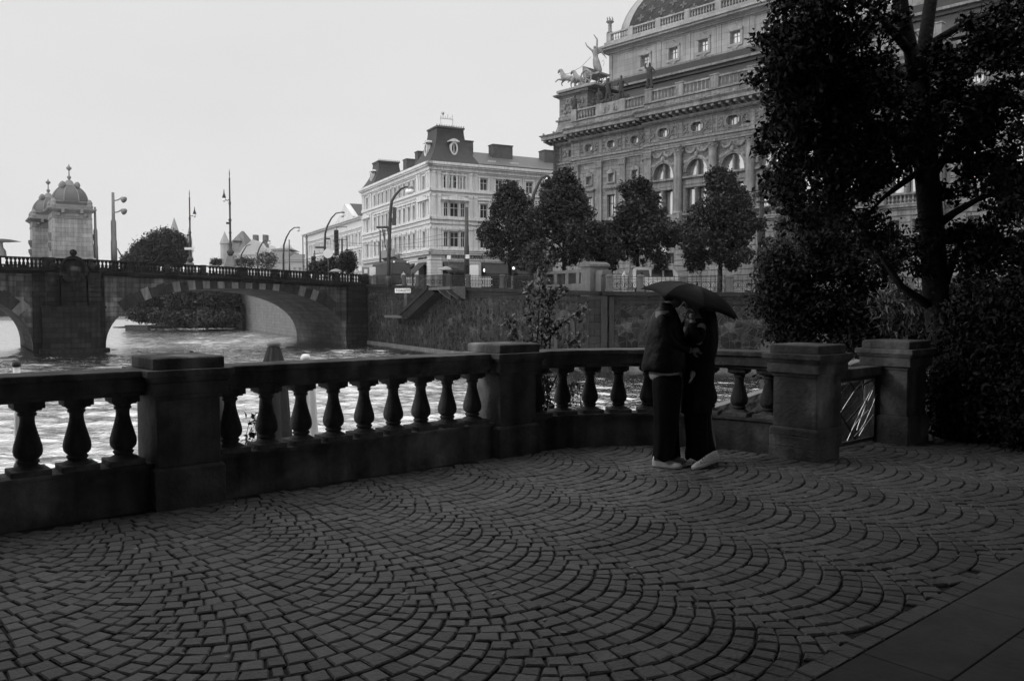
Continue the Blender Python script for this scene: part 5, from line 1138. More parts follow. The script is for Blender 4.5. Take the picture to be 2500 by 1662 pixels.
for x, w_, a, b in lw:
    n0 = len(bpy.data.objects); f_ = window(wb, x, a, w_, b - a, .25, M['frame_l'], M['glass_d'], 2, 2, .1)
    f_.matrix_local = smat
# trim, both faces
def trims(W_, wins, corner, M_=None, risal=()):
    mb = MB(); mb.M = M_
    for (z0, z1, p) in ((22.0, 22.4, .9), (21.75, 22.0, .7), (21.2, 21.75, .35), (21.0, 21.15, .2), (17.95, 18.35, .28), (17.4, 17.5, .14), (13.55, 13.95, .32), (12.9, 13.05, .2), (12.3, 12.45, .12), (8.75, 9.0, .35), (8.1, 8.4, .5), (8.4, 8.5, .62), (7.25, 7.35, .15)):
        mb.box(-p if corner == 'l' else 0, W_ if corner == 'l' else W_ + (p), -p, -.002, k_(z0), k_(z1))
    for x, w_, a, b in wins:
        for s_ in (-1, 1): xx = x + s_ * (w_ / 2 + .14); mb.box(xx - .12, xx + .12, -.12, -.003, a - .15, b + .15)
        mb.box(x - w_ / 2 - .3, x + w_ / 2 + .3, -.2, -.003, b + .12, b + .28); mb.box(x - w_ / 2 - .26, x + w_ / 2 + .26, -.16, -.003, a - .3, a - .12)
        if b < k_(12):
            mb.prismy([(x - w_ / 2 - .32, b + .3), (x + w_ / 2 + .32, b + .3)] + [(x + (w_ / 2 + .32) * math.cos(R(q)), b + .3 + .5 * math.sin(R(q))) for q in (30, 60, 90, 120, 150)], -.24, -.003)
        elif b < k_(17): mb.box(x - w_ / 2 - .4, x + w_ / 2 + .4, -.28, -.003, b + .55, b + .7)
        for s_ in (-1, 1):
            if b > k_(18): mb.box(x + s_ * (w_ / 2 + .62) - .16, x + s_ * (w_ / 2 + .62) + .16, -.1, -.003, a - .1, k_(21.0))
    for (r0, r1) in risal:
        for x in (r0 + .4, r0 + 1.3, r1 - 1.3, r1 - .4):
            for z0, z1 in ((9.0, 12.3), (13.95, 17.4), (18.35, 21.0)): mb.box(x - .28, x + .28, -.16, -.003, k_(z0), k_(z1)); mb.box(x - .34, x + .34, -.22, -.003, k_(z1) - .3, k_(z1)); mb.box(x - .34, x + .34, -.22, -.003, k_(z0), k_(z0) + .25)
        m_ = (r0 + r1) / 2
        mb.prismy([(m_ - 2.3, k_(16.75)), (m_ + 2.3, k_(16.75)), (m_ + 1.3, k_(17.2)), (m_, k_(17.38)), (m_ - 1.3, k_(17.2))], -.45, -.003); mb.box(m_ - 2.4, m_ + 2.4, -.5, -.003, k_(16.6), k_(16.75))
        mb.box(r0 + .1, r1 - .1, -.1, -.003, k_(13.0), k_(13.5))
    z = -1.2
    while z < k_(7.2):          # rusticated ground floor courses at the corners
        for a, b in ((0, 1.8), (6.5, 8.4)) if corner == 'l' else ((W_ - 1.8, W_),): mb.box(a - (.08 if corner == 'l' and a == 0 else 0), b + (.08 if corner != 'l' else 0), -.08, -.003, z, z + .42)
        z += .5
    return mb
trims(50, rw, 'l', None, [(0, 8.0)]).build('moulding', M['white2'], wb, bevel=.015)
trims(LW, lw, 'r', smat, [(LW - 6.0, LW), (0, 6.0)]).build('moulding', M['white2'], wb, bevel=.015)
# roofs
def mansard(x0, x1, y0, y1, z0, z1, ins, name='mansard_tower'):
    mb = MB(); n = 8; rs = []
    for i in range(n + 1): t_ = i / n; q = ins * (1 - (1 - t_) ** 2.0) if t_ < 1 else ins; rs.append((x0 + q, x1 - q, y0 + q, y1 - q, z0 + (z1 - z0) * t_))
    mb.rings(rs); o = mb.build(name, M['slate'], wb)
    mb = MB(); e = .15; mb.box(x0 + ins - e, x1 - ins + e, y0 + ins - e, y1 - ins + e, z1, z1 + .25); mb.box(x0 - .2, x1 + .2, y0 - .2, y1 + .2, z0 - .25, z0)
    for i in range(12): q = x0 + ins + (x1 - x0 - 2 * ins) * i / 11; mb.box(q - .05, q + .05, y0 + ins - .1, y0 + ins, z1 + .25, z1 + .5)
    mb.build('roof_crest', M['chim'], o); return o
tw1 = mansard(-.3, 8.3, -.3, 7.6, ZT_ + .1, k_(28.2), 2.0); tw2 = mansard(-.3, 7.5, LW - 7.2, LW + .3, ZT_ + .1, k_(27.2), 1.9)
def oval(parent, M_, x, z):
    mb = MB(); mb.M = M_
    ring_ = [(x + .62 * math.cos(R(a)), z + 1.05 * math.sin(R(a))) for a in range(0, 360, 20)]; inn = [(x + .42 * math.cos(R(a)), z + .8 * math.sin(R(a))) for a in range(0, 360, 20)]
    for i in range(18): j = (i + 1) % 18; mb.prismy([ring_[i], ring_[j], inn[j], inn[i]], .55, 2.2)
    mb.box(x - .85, x + .85, .45, 2.2, z + 1.05, z + 1.2); mb.prismy([(x - .8, z + 1.2), (x + .8, z + 1.2), (x + .4, z + 1.45), (x, z + 1.55), (x - .4, z + 1.45)], .5, 2.2); mb.box(x - .05, x + .05, .7, .8, z - .8, z + .8)
    f_ = mb.build('oval_window', M['white2'], parent); mb = MB(); mb.M = M_; mb.prismy(inn, .8, .85); mb.build('pane', M['glass_d'], f_)
oval(tw1, None, 4.2, k_(24.9)); oval(tw1, smat, sx(3.8), k_(24.9)); oval(tw2, smat, sx(LW - 3.6), k_(24.4))
mb = MB()
mb.add([(8.3, -.4, ZT_ + .15), (50, -.4, ZT_ + .15), (50, 7, k_(25.9)), (6, 7, k_(25.9))], [(0, 1, 2, 3)]); mb.add([(-.4, 7.6, ZT_ + .15), (-.4, LW, ZT_ + .15), (6, LW, k_(25.2)), (6, 7, k_(25.2))], [(3, 2, 1, 0)])
mb.add([(6, 7, k_(25.9)), (50, 7, k_(25.9)), (50, 16, ZT_), (6, 16, ZT_)], [(0, 1, 2, 3)]); mb.build('roof', M['zinc'], wb)
mb = MB(); mb.box(8.3, 50, -.75, -.35, ZT_ + .02, ZT_ + .22); mb.box(-.7, -.35, 7.6, LW - 7.2, ZT_ + .02, ZT_ + .2); mb.build('gutter', M['chim'], wb)
for (x0, x1, y0, y1, z1) in ((8.0, 9.6, 5.2, 7.4, 27.2), (12.9, 16.6, 4.5, 6.2, 26.9), (22.8, 26.5, 4.5, 6.5, 26.8), (3, 4.4, 13.5, 15.0, 26.4), (3, 4.6, 19.2, 21, 26.0), (29.5, 31, 4.5, 6, 27.4)):
    mb = MB(); mb.box(x0, x1, y0, y1, ZT_, k_(z1)); mb.box(x0 - .1, x1 + .1, y0 - .1, y1 + .1, k_(z1), k_(z1) + .15); mb.build('chimney', M['chim'], wb)
for x in (11.3, 15.5, 27.0, 34.5):
    mb = MB(); mb.prismx([(1.6, k_(23.1)), (2.7, k_(23.75)), (1.6, k_(23.75) - .05)], x - .75, x + .75); mb.build('roof_vent', M['frame_l'], wb)
mb = MB(); mb.box(3.0, 5.6, 3.6, 4.0, k_(28.9), k_(29.0)); mb.box(3.2, 3.25, 3.7, 3.9, k_(28.4), k_(30.6)); mb.box(5.3, 5.35, 3.7, 3.9, k_(28.4), k_(30.2)); mb.box(3.1, 5.4, 3.7, 3.8, k_(30.1), k_(30.2))
for k in range(6): mb.tube([(3.2 + .4 * k, 3.8, k_(30.2)), (3.3 + .4 * k, 3.8, k_(30.5 + .4 * (k % 2)))], .06, 4)
mb.ball((3.6, 3.8, k_(31.0)), .28, 7, 5); mb.build('rooftop_sign_frame', M['frame_l'], wb)
text(wb, 'KAVÁRNA SLAVIA', .78, (5.6, -.1, k_(7.72)), 0, M['chim'], .03, sx=1.05)
q = text(wb, 'KAVÁRNA SLAVIA', .5, (-.1, 3.6, k_(7.6)), R(-90), M['chim'], .03)
# awnings
def awning(x0, x1, M_, zt=6.9, zb=5.2, out=1.9):
    mb = MB(); mb.M = M_; mb.prismx([(0, k_(zt)), (0, k_(zt) - .08), (-out, k_(zb) - .05), (-out, k_(zb) + .03)], x0, x1); mb.box(x0, x1, -out - .01, -out + .02, k_(zb) - .35, k_(zb)); mb.build('awning', M['awning'], wb)
awning(1.9, 6.4, None, 7.0, 5.6, 1.6); awning(8.6, 13.5, None); awning(14.3, 19, None); awning(20, 25, None); awning(sx(5.7), sx(1.9), smat, 7.0, 5.0, 2.2); awning(sx(11), sx(7.3), smat, 7.0, 5.0, 2.2)
mb = MB(); mb.M = smat; mb.box(sx(21), sx(13), -1.6, 0, k_(8.4), k_(8.6)); mb.box(sx(21), sx(13), -1.6, -1.5, k_(8.6), k_(9.7))
for i in range(5): mb.prismx([(-1.4, k_(8.4)), (0, k_(8.4)), (0, k_(7.4))], sx(20.5 - 1.8 * i), sx(20.2 - 1.8 * i))
mb.build('balcony', M['paintg'], wb)
for d_ in (14.5, 17): 
    mb = MB(); mb.M = smat; mb.tube([(sx(d_), -1.5, k_(9.2)), (sx(d_ - .6), -2.6, k_(13.6))], .06, 5); o = mb.build('flagpole', M['pole'], wb)
    mb = MB(); mb.M = smat; mb.add([(sx(d_), -1.7, k_(13.2)), (sx(d_ - .5), -2.4, k_(13.2)), (sx(d_ - .4), -2.0, k_(9.9)), (sx(d_ + .2), -1.7, k_(10.2))], [(0, 1, 2, 3)]); mb.build('flag', M['paintg'], o)
# ================================================================== NEIGHBOUR
NF = WF.w(0, LW, 0); nb = thing('pale_palace', 'long pale neighbour building with a pediment, left of the white corner building', 'building', NF, WR)
LN = 47.5; nmat = Matrix(((0, 1, 0, 0), (-1, 0, 0, LN), (0, 0, 1, 0), (0, 0, 0, 1)))
mb = MB(); mb.M = nmat; nw = [(1.9 + 2.42 * i, 1.1, a, b) for i in range(19) for a, b in ((k_(12.0), k_(14.3)), (k_(7.9), k_(10.4)), (k_(3.6), k_(5.8)))]
mb.wall(0, LN, -1.5, k_(17.2), [(x - w_ / 2, x + w_ / 2, a, b) for x, w_, a, b in nw], 0, .3); mb.add([(0, 0, -1.5), (0, 20, -1.5), (0, 20, k_(17.2)), (0, 0, k_(17.2))], [(0, 1, 2, 3)]); mb.build('wall', M['white3'], nb)
for x, w_, a, b in nw: window(nb, x, a, w_, b - a, .25, M['white3'], M['far3'], 2, 2, .1).matrix_local = nmat
mb = MB(); mb.M = nmat
for z0, z1, p in ((17.2, 17.45, .9), (16.9, 17.2, .55), (15.3, 15.5, .2), (11.4, 11.7, .25), (10.9, 11.05, .15), (6.7, 7.0, .3), (15.0, 15.1, .12)): mb.box(0 - .3, LN, -p, -.002, k_(z0), k_(z1))
for x, w_, a, b in nw:
    mb.box(x - .75, x + .75, -.14, -.003, b + .15, b + .3); mb.box(x + 1.05, x + 1.37, -.1, -.003, a - .3, b + .5)
mb.box(LN - 18, LN - 5, -.5, 0, k_(17.45), k_(17.9)); mb.prismy([(LN - 17.5, k_(17.9)), (LN - 5.5, k_(17.9)), (LN - 11.5, k_(21.0))], -.3, 1.0); mb.build('moulding', M['white2'], nb)
mb = MB(); mb.M = nmat; mb.prismy([(LN - 17.8, k_(17.9)), (LN - 5.2, k_(17.9)), (LN - 11.5, k_(21.15))], .9, 14); mb.add([(0, -.8, k_(17.45)), (LN, -.8, k_(17.45)), (LN, 5, k_(19.2)), (0, 5, k_(19.2))], [(0, 1, 2, 3)]); mb.add([(LN, 5, k_(19.2)), (0, 5, k_(19.2)), (0, 12, k_(17)), (LN, 12, k_(17))], [(0, 1, 2, 3)])
mb.build('roof', M['slate'], nb)
mb = MB(); mb.M = nmat; mb.tube([(.3, -.6, 0), (.3, -.6, k_(17.3))], .12, 6); mb.build('drainpipe', M['pole'], nb)
text(nb, 'A VINO', 1.0, (-.32, LN - 40, k_(6.2)), R(-90), M['pole'], .03)
# ================================================================== FAR CITY
def far_block(u0, u1, vt, vb, Y, mt, roof=None, vr=None, depth=14, name='distant_building', label='', cat='building', wins=0, hip=.25):
    a = at(u0, vt, Y); b = at(u1, vt, Y); z1 = a.z; z0 = at(u0, vb, Y).z; t = thing(name, label, cat, (a.x, Y, z0)); w_ = b.x - a.x; hh = z1 - z0
    holes = []
    if wins:
        nz_ = max(1, int(hh / 4)); holes = [(w_ * (i + .3) / wins, w_ * (i + .7) / wins, hh * (j + .35) / nz_, hh * (j + .75) / nz_) for i in range(wins) for j in range(nz_)]
    mb = MB(); mb.wall(0, w_, 0, hh, holes, 0, .3); mb.box(0, .05, .01, depth, 0, hh); mb.box(w_ - .05, w_, .01, depth, 0, hh); mb.box(0, w_, .35, .4, 0, hh); mb.box(-.3, w_ + .3, -.3, .3, hh, hh + .4); mb.build('wall', mt, t)
    if roof:
        zr = at(u0, vr, Y).z - z0; mb = MB(); mb.frus((-.4, w_ + .4, -.4, depth), (w_ * hip, w_ * (1 - hip), depth * .45, depth * .55), hh + .4, zr); mb.build('roof', roof, t)
    return t, w_, hh
FW = M['far1']; FR = M['far2']; F3 = M['far3']
t, w_, hh = far_block(549, 598, 612, 700, 262, F3, FR, 559, 16, 'gabled_tower_house', 'far grey tower house with a tall pyramid roof behind the tall ornate mast', 'building', 3, .48)
mb = MB(); mb.lathe(0, 0, [(1.4, 0), (1.4, hh + 2), (1.7, hh + 2.2), (.05, hh + 6)], 8); mb.build('corner_turret', F3, t)
mb = MB(); mb.frus((w_ * .5 - 1.2, w_ * .5 + 1.2, -.5, 3), (w_ * .5 - 1.1, w_ * .5 + 1.1, 2, 3), hh + .3, hh + 3.2); mb.frus((w_ * .5 - 1.4, w_ * .5 + 1.4, 1.2, 4), (w_ * .5 - .1, w_ * .5 + .1, 3.5, 4), hh + 3.2, hh + 5); mb.build('dormer', FR, t)
t, w_, hh = far_block(585, 655, 622, 700, 240, FW, None, None, 14, 'blank_gable_house', 'far pale house with a big blank gable wall, right of the pyramid roof', 'building', 0)
mb = MB(); mb.prismy([(0, hh + .4), (w_, hh + .4), (w_ * .75, hh + 3.4), (w_ * .45, hh + 4.4), (w_ * .1, hh + 1.8)], 0, 14); mb.build('gable', FW, t)
for x in (.35, .7): mb = MB(); mb.box(w_ * x, w_ * x + 1.2, 3, 5, hh + 2, hh + 6.0); mb.build('chimney', FR, t)
far_block(640, 700, 640, 700, 225, FW, FR, 611, 14, 'distant_roof_house', 'far low house with a wide dark roof and bright skylights', 'building', 5, .08)
t, w_, hh = far_block(665, 704, 612, 700, 236, F3, FR, 603, 12, 'domed_house', 'far house with a shallow pale dome above its dark roof', 'building', 3, .1)
mb = MB(); mb.lathe(w_ / 2, 6, [(w_ * .42, hh + .4), (w_ * .4, hh + 1.2), (w_ * .3, hh + 2.0), (w_ * .15, hh + 2.5), (.05, hh + 2.7)], 16); mb.build('dome', FW, t, smooth=True)
far_block(700, 752, 638, 700, 222, FW, FR, 617, 14, 'distant_roof_house', 'far low house with chimneys beside the left end of the pale palace', 'building', 4, .06)
for u, v, lab in ((648, 627, 'left'), (727, 629, 'mid'), (745, 618, 'right'), (664, 628, 'x')):
    pass
t = thing('church_spire', 'far slim pointed church spires rising behind the island tree', 'church', at(428, 700, 360)); zb = at(428, 700, 360).z
mb = MB(); z1 = at(428, 575, 360).z - zb; z2 = at(428, 531, 360).z - zb; mb.cbox(0, 0, 4.4, 4.4, 0, z1); mb.lathe(0, 0, [(2.6, z1), (.05, z2)], 8); mb.build('main_spire', F3, t)
for dx in (-4.4, 5.6): mb = MB(); mb.cbox(dx, 2, 1.8, 1.8, 0, z1 - 2); mb.lathe(dx, 2, [(1.3, z1 - 2), (.05, z1 + 4)], 6); mb.build('side_spire', F3, t)
# distant bank and its houses seen under the left arch
mb = MB(); mb.box(-420, -60, 395, 700, -4, .2); tag(mb.build('far_riverbank', M['earth']), kind='structure')
mb = MB(); mb.add([(-60, 178.8, -4), (200, 178.8, -4), (200, 700, -4), (-60, 700, -4), (-60, 178.8, 5), (200, 178.8, 5), (200, 700, 5), (-140, 700, 5)], [(4, 5, 6, 7), (0, 4, 7, 3)]); tag(mb.build('city_ground', M['asphalt']), kind='structure')
for u0, u1, vt, vr in ((-60, -20, 735, 726), (-15, 20, 739, 731), (24, 46, 738, 729)):
    far_block(u0, u1, vt, 748, 390, FW, FR, vr, 12, 'riverside_house', {-60: 'tiny far riverside house beyond the left arch, at the picture edge', -15: 'tiny far pale riverside house seen under the left arch', 24: 'tiny far riverside house beside the left pier, under the arch'}[u0], 'house', 4, .1)
# ================================================================== STREET LAMPS AND POLES
def curved_lamp(u0, vb, Y, pts, label, zb=3.4, r=.13, globes=(), head=True, group='curved street lamps along the embankment'):
    b = at(u0, vb, Y); t = thing('street_lamp', label, 'street lamp', (b.x, Y, zb), 0, group)
    P_ = [Vector((0, 0, 0))] + [at(u, v, Y) - Vector((b.x, Y, zb)) for u, v in pts]
    mb = MB(); n = len(P_); mb.tube(P_, [r * (1.3 - .8 * i / (n - 1)) for i in range(n)], 8); mb.lathe(0, 0, [(r * 1.9, 0), (r * 1.9, .9), (r * 1.4, 1.1)], 10); mb.build('pole', M['pole'], t, smooth=True)
    if head:
        e = P_[-1]; mb = MB(); mb.lathe(e.x, 0, [(.07, e.z + .14), (.3, e.z + .02), (.32, e.z - .16)], 10); mb.build('lamp_head', M['lampmetal'], t)
        mb = MB(); mb.ball((e.x, 0, e.z - .42), .32, 12, 8); mb.build('globe', M['globe'], t, smooth=True)
    for (u, v) in globes: g = at(u, v, Y) - Vector((b.x, Y, zb)); mb = MB(); mb.ball((g.x, 0, g.z), .3, 12, 8); mb.build('globe', M['globe'], t, smooth=True)
    return t, b
def hang(t, b, Y, zb, u, v, w_, hh, mt, name, d=.25):
    g = at(u, v, Y) - Vector((b.x, Y, zb)); mb = MB(); mb.box(g.x - w_ / 2, g.x + w_ / 2, -d, d, g.z - hh / 2, g.z + hh / 2)
    mb.tube([(0, 0, g.z), (g.x, 0, g.z)], .05, 5); mb.build(name, mt, t, bevel=.03)
t, b = curved_lamp(948, 690, 92, [(950, 600), (953, 520), (956, 492), (964, 478), (978, 462), (990, 456.5), (1003, 457)], 'tall curved lamp with twin globes before the white corner building, signals on its pole', 3.8, .17, ((996, 468),))
hang(t, b, 92, 3.8, 963, 520, .35, 1.2, M['pole'], 'traffic_light'); hang(t, b, 92, 3.8, 937, 555, 1.6, .22, M['pole'], 'bracket_lamp'); hang(t, b, 92, 3.8, 962, 541, .4, .8, M['pole'], 'traffic_light')
t, b = curved_lamp(793, 680, 118, [(793, 600), (794, 570), (799, 552), (809, 533), (820, 521), (836, 518)], 'slender curved lamp in front of the pale palace, left of the traffic lights', 4.2, .14)
hang(t, b, 118, 4.2, 783, 604, 1.5, .25, M['pole'], 'bracket_lamp'); hang(t, b, 118, 4.2, 799, 583, .8, .2, M['pole'], 'bracket_lamp')
curved_lamp(692, 690, 140, [(692, 620), (693, 598), (699, 580), (708, 564), (718, 556), (728, 555)], 'slender curved lamp rising above the far roofs, left of the pale palace', 4.5, .14)
curved_lamp(629, 690, 168, [(629, 640), (629, 618), (634, 604), (641, 592), (648, 587), (657, 588)], 'small far curved lamp with a globe above the blank gable', 4.8, .16)
curved_lamp(588, 690, 182, [(588, 640), (589, 622), (596, 610), (602, 600), (612, 597)], 'smallest far curved lamp, nearest the pyramid roof', 4.8, .16, head=False)
t, b = curved_lamp(1297, 700, 80, [(1297, 560), (1298, 500), (1303, 475), (1314, 450), (1322, 435), (1332, 430), (1346, 430)], 'curved street lamp with opal globes between the two leftmost street trees', 3.0, .17, ((1335, 441), (1281, 557)))
t, b = curved_lamp(1853, 720, 67, [(1855, 620), (1860, 500), (1863, 450), (1871, 425), (1880, 400), (1888, 386), (1905, 382)], 'near curved lamp carrying spotlights and globes, in front of the right of the loggia', 2.5, .17, ((1923, 388), (1842, 536)))
for u, v in ((1850, 476), (1874, 474), (1876, 511)): hang(t, b, 67, 2.5, u, v, .42, .42, M['iron'], 'spotlight')
hang(t, b, 67, 2.5, 1863, 493, 1.0, .14, M['iron'], 'cross_arm')
t, b = curved_lamp(1620, 700, 78, [(1620, 640), (1620, 622)], 'short lamp post with a small lantern in front of the theatre ground floor', 2.6, .06, head=False, group=None)
mb = MB(); g = at(1620, 617, 78) - Vector((b.x, 78, 2.6)); mb.lathe(0, 0, [(.1, g.z - .3), (.22, g.z + .1), (.25, g.z + .2), (.05, g.z + .4)], 8); mb.build('lantern', M['globe'], t)
def tram_pole(u, vt, Y, zb, r, label): 
    a = at(u, vt, Y); t = thing('tram_pole', label, 'pole', (a.x, Y, zb)); mb = MB(); hh = a.z - zb; mb.lathe(0, 0, [(r, 0), (r, hh * .5), (r * .8, hh * .52), (r * .7, hh)], 10); mb.build('shaft', M['pole'], t, smooth=True); return t
t = tram_pole(1139, 506, 86, 3.6, .26, 'thick straight tram pole in front of the white corner building'); small_sign(t, (.1, -.35, at(0, 627, 86).z - 3.6), .42, .42, M['paintw'])
mb = MB(); mb.cbox(.1, -.3, .35, .3, at(0, 642, 86).z - 3.6 - .3, at(0, 642, 86).z - 3.6 + .3); mb.build('traffic_light', M['iron'], t)
t = tram_pole(1096, 632, 90, 3.7, .07, 'thin pole with a square white sign before the cafe corner'); small_sign(t, (0, -.1, at(0, 628, 90).z - 3.7), .42, .42, M['paintw'])
tram_pole(928, 561, 112, 4.1, .13, 'thin tall pole left of the tall twin globe lamp'); tram_pole(835, 583, 112, 4.1, .16, 'dark pole right of the hanging traffic light'); tram_pole(706, 585, 140, 4.4, .12, 'thin pole among the far roofs'); tram_pole(749, 573, 135, 4.4, .16, 'thin pole at the left end of the pale palace')
tram_pole(768, 612, 120, 4.2, .12, 'short thin pole behind the bridge parapet, left of the slender lamp'); tram_pole(847, 575, 120, 4.2, .09, 'pale thin pole between the traffic lights and the corner building')
tram_pole(1306, 645, 82, 3.1, .3, 'stout dark pole behind the railing, under the leftmost street trees'); tram_pole(1753, 655, 62, 2.5, .06, 'thin white sign pole beside the trunk of the third street tree')
for u, v, Y, lab in ((821, 577, 112, 'black traffic light hanging over the street before the pale palace'), (822, 608, 112, 'lower black traffic light between two poles'), (765, 640, 120, 'small black traffic light at the far crossing')):
    p = at(u, v, Y); t = thing('traffic_light', lab, 'traffic light', p); mb = MB(); mb.box(-.28, .28, -.2, .2, -.85, .85)
    for z in (-.55, 0, .55): mb.lathe(0, -.3, [(.2, z - .1), (.2, z + .12)], 8)
    mb.build('housing', M['iron'], t, bevel=.04); mb = MB(); mb.tube([(0, .1, .85), (0, .1, 1.2), (1.4, .4, 1.3)], .05, 5); mb.tube([(0, .1, -.9), (0.1, .1, p.z * -1 + 4.1)], .05, 5) if v > 600 else None; mb.build('arm', M['pole'], t)
p = at(801, 619, 110); t = thing('round_road_sign', 'round road sign with its back to the river, by the slender lamp', 'road sign', (p.x, p.y, 4.1))
mb = MB(); mb.tube([(0, 0, 0), (0, 0, p.z - 4.1)], .05, 5); mb.build('post', M['polel'], t); mb = MB(); mb.M = Matrix.Translation((0, -.08, p.z - 4.1)) @ Matrix.Rotation(R(90), 4, 'X'); mb.lathe(0, 0, [(.62, -.02), (.62, .02)], 20); mb.build('plate', M['paintw'], t)
# overhead tram wires
for i, (a, b) in enumerate(((at(928, 585, 112), at(1139, 560, 86)), (at(835, 600, 112), at(1139, 575, 86)), (at(1139, 545, 86), at(1297, 590, 80)), (at(749, 590, 135), at(928, 590, 112)), (at(835, 590, 112), at(1096, 600, 95)))):
    mb = MB(); m_ = (a + b) / 2 - Vector((0, 0, .5)); mb.tube([a, (a * .75 + m_ * .5 + b * -.25) if False else a.lerp(m_, .6), m_, m_.lerp(b, .4), b], .018, 4)
    o = mb.build('overhead_wire', M['iron']); tag(o, ['tram wire from the thin tall pole to the thick straight pole, upper', 'tram wire from the dark signal pole to the thick straight pole, lower', 'tram wire from the thick straight pole towards the street trees', 'tram wire in front of the pale palace', 'tram wire crossing the front of the corner building'][i], 'wire', 'tram wires over the street')
# ================================================================== STREET FURNITURE AND TRAFFIC
def umbrella_small(u, v, Y, zb, mt, label):
    p = at(u, v, Y); t = thing('cafe_parasol', label, 'parasol', (p.x, Y, zb), 0, 'open cafe parasols on the embankment'); hh = p.z - zb
    mb = MB(); mb.lathe(0, 0, [(.85, hh - .38), (.6, hh - .15), (.05, hh)], 8); mb.build('canopy', mt, t); mb = MB(); mb.tube([(0, 0, 0), (0, 0, hh)], .03, 5); mb.build('pole', M['pole'], t)
umbrella_small(1088, 650, 84, 3.6, M['paintg'], 'small pale open parasol behind the railing at the cafe corner'); umbrella_small(1103, 647, 84.5, 3.6, M['awning'], 'dark open parasol beside the pale one at the cafe corner'); umbrella_small(820, 656, 108, 4.1, M['paintg'], 'grey open parasol showing above the end of the bridge parapet')
def person_small(u, v, Y, zb, label, mt, leg, s=1.0):
    p = at(u, v, Y); t = thing('person', label, 'person', (p.x, Y, zb), rnd.uniform(-2, 2), 'passers-by behind the railing'); k = s * .92
    J = [(0, 0, .95 * k, .13, None), (0, 0, 1.2 * k, .14, 0), (0, .02, 1.42 * k, .13, 1), (0, 0, 1.56 * k, .05, 2), (0, -.02, 1.7 * k, .1, 3), (-.19, 0, 1.42 * k, .06, 2), (-.24, 0, 1.15 * k, .05, 5), (-.22, -.1, .92 * k, .035, 6), (.19, 0, 1.42 * k, .06, 2), (.24, 0, 1.15 * k, .05, 8), (.2, -.1, .92 * k, .035, 9),
         (-.09, 0, .8 * k, .1, 0), (-.1, -.05, .45 * k, .075, 11), (-.1, .05, .06, .055, 12), (-.1, -.1, .04, .045, 13), (.09, 0, .8 * k, .1, 0), (.1, .05, .45 * k, .075, 15), (.1, -.02, .06, .055, 16), (.1, -.17, .04, .045, 17)]
    skin('body', J, mt, t, 1)
ppl = [(1567, 665, 63, 2.62, 'person in dark clothes standing behind the railing above the umbrella', 'coat'), (1524, 672, 62, 2.64, 'person with a pale top behind the railing, left of the umbrella', 'shirt'), (1120, 668, 82, 3.55, 'person in dark clothes near the tram pole foot', 'coat'),
       (1110, 672, 82.5, 3.55, 'person walking beside the cafe parasols', 'jacket'), (1008, 668, 92, 3.8, 'person in grey behind the railing left of the awnings', 'jacket'), (985, 672, 93, 3.85, 'person in a pale top before the dark tram', 'shirt'), (879, 660, 104, 4.1, 'person in black at the end of the bridge parapet', 'coat'), (858, 662, 106, 4.15, 'person in black left of the pale kiosk', 'coat'), (700, 660, 104, 4.6, 'person in grey walking on the bridge behind the parapet', 'jacket')]
for u, v, Y, zb, lab, m_ in ppl: person_small(u, v, Y, zb, lab, M[m_], None)
def vehicle(u, v, Y, zb, rz, label):
    p = at(u, v, Y); return thing('parked_van', label, 'van', (p.x, Y, zb), rz)
t = vehicle(1608, 700, 66, 2.55, R(2), 'white van behind the railing, half hidden by the black umbrella')
mb = MB(); mb.rings([(-2.3, 1.9, -1, 1, .45), (-2.35, 2.0, -1, 1, 1.1), (-2.3, 1.5, -.95, .95, 1.3), (-2.2, 1.05, -.85, .85, 1.95), (-2.05, .85, -.75, .75, 2.1)]); mb.build('body', M['paintw'], t, bevel=.06)
mb = MB(); 
for x0, x1 in ((-2.0, -.9), (-.8, .1), (.2, .95)): mb.add([(x0, -.985, 1.35), (x1, -.985, 1.35), (x1 - .05, -.87, 1.88), (x0 + .05, -.87, 1.88)], [(0, 1, 2, 3)])
mb.build('side_window', M['glass_d'], t)
for x in (-1.5, 1.2):
    mb = MB(); mb.M = Matrix.Translation((x, -.95, .38)) @ Matrix.Rotation(R(90), 4, 'X'); mb.lathe(0, 0, [(.36, -.1), (.36, .1)], 16); mb.build('wheel', M['iron'], t)
p = at(973, 665, 97); t = thing('dark_tram', 'black fronted tram under the balcony of the white corner building', 'tram', (p.x, 97, 3.9), R(112)); mb = MB(); mb.rings([(-1.0, 9, -1.2, 1.2, .3), (-1.15, 9, -1.2, 1.2, 1.3), (-.9, 9, -1.15, 1.15, 2.6), (-.7, 9, -1.0, 1.0, 3.0)]); mb.build('body', M['pole'], t, bevel=.08)
mb = MB(); mb.add([(-1.17, -1.0, 1.4), (-1.17, 1.0, 1.4), (-.95, .95, 2.45), (-.95, -.95, 2.45)], [(0, 1, 2, 3)]); mb.box(-.5, 8.8, -1.23, -1.21, 1.5, 2.4); mb.build('windscreen', M['glass_d'], t)
for y in (-.8, .8): mb = MB(); mb.ball((-1.1, y, 2.75), .13, 8, 6); mb.build('headlight', M['globe'], t)
p = at(917, 665, 103); t = thing('poster_kiosk', 'grey street kiosk with a wide white panel left of the tall twin globe lamp', 'kiosk', (p.x, 103, 3.95)); mb = MB(); mb.box(-1.7, .8, 0, 2.5, 0, 2.5); mb.build('booth', M['paintg'], t, bevel=.04)
mb = MB(); mb.box(-.75, .6, -.12, -.02, 1.35, 2.45); mb.box(-.5, .2, -.12, -.02, .3, 1.0); mb.box(-1.4, -1.0, -.1, -.02, 1.7, 2.2); mb.build('poster_panel', M['paintw'], t)
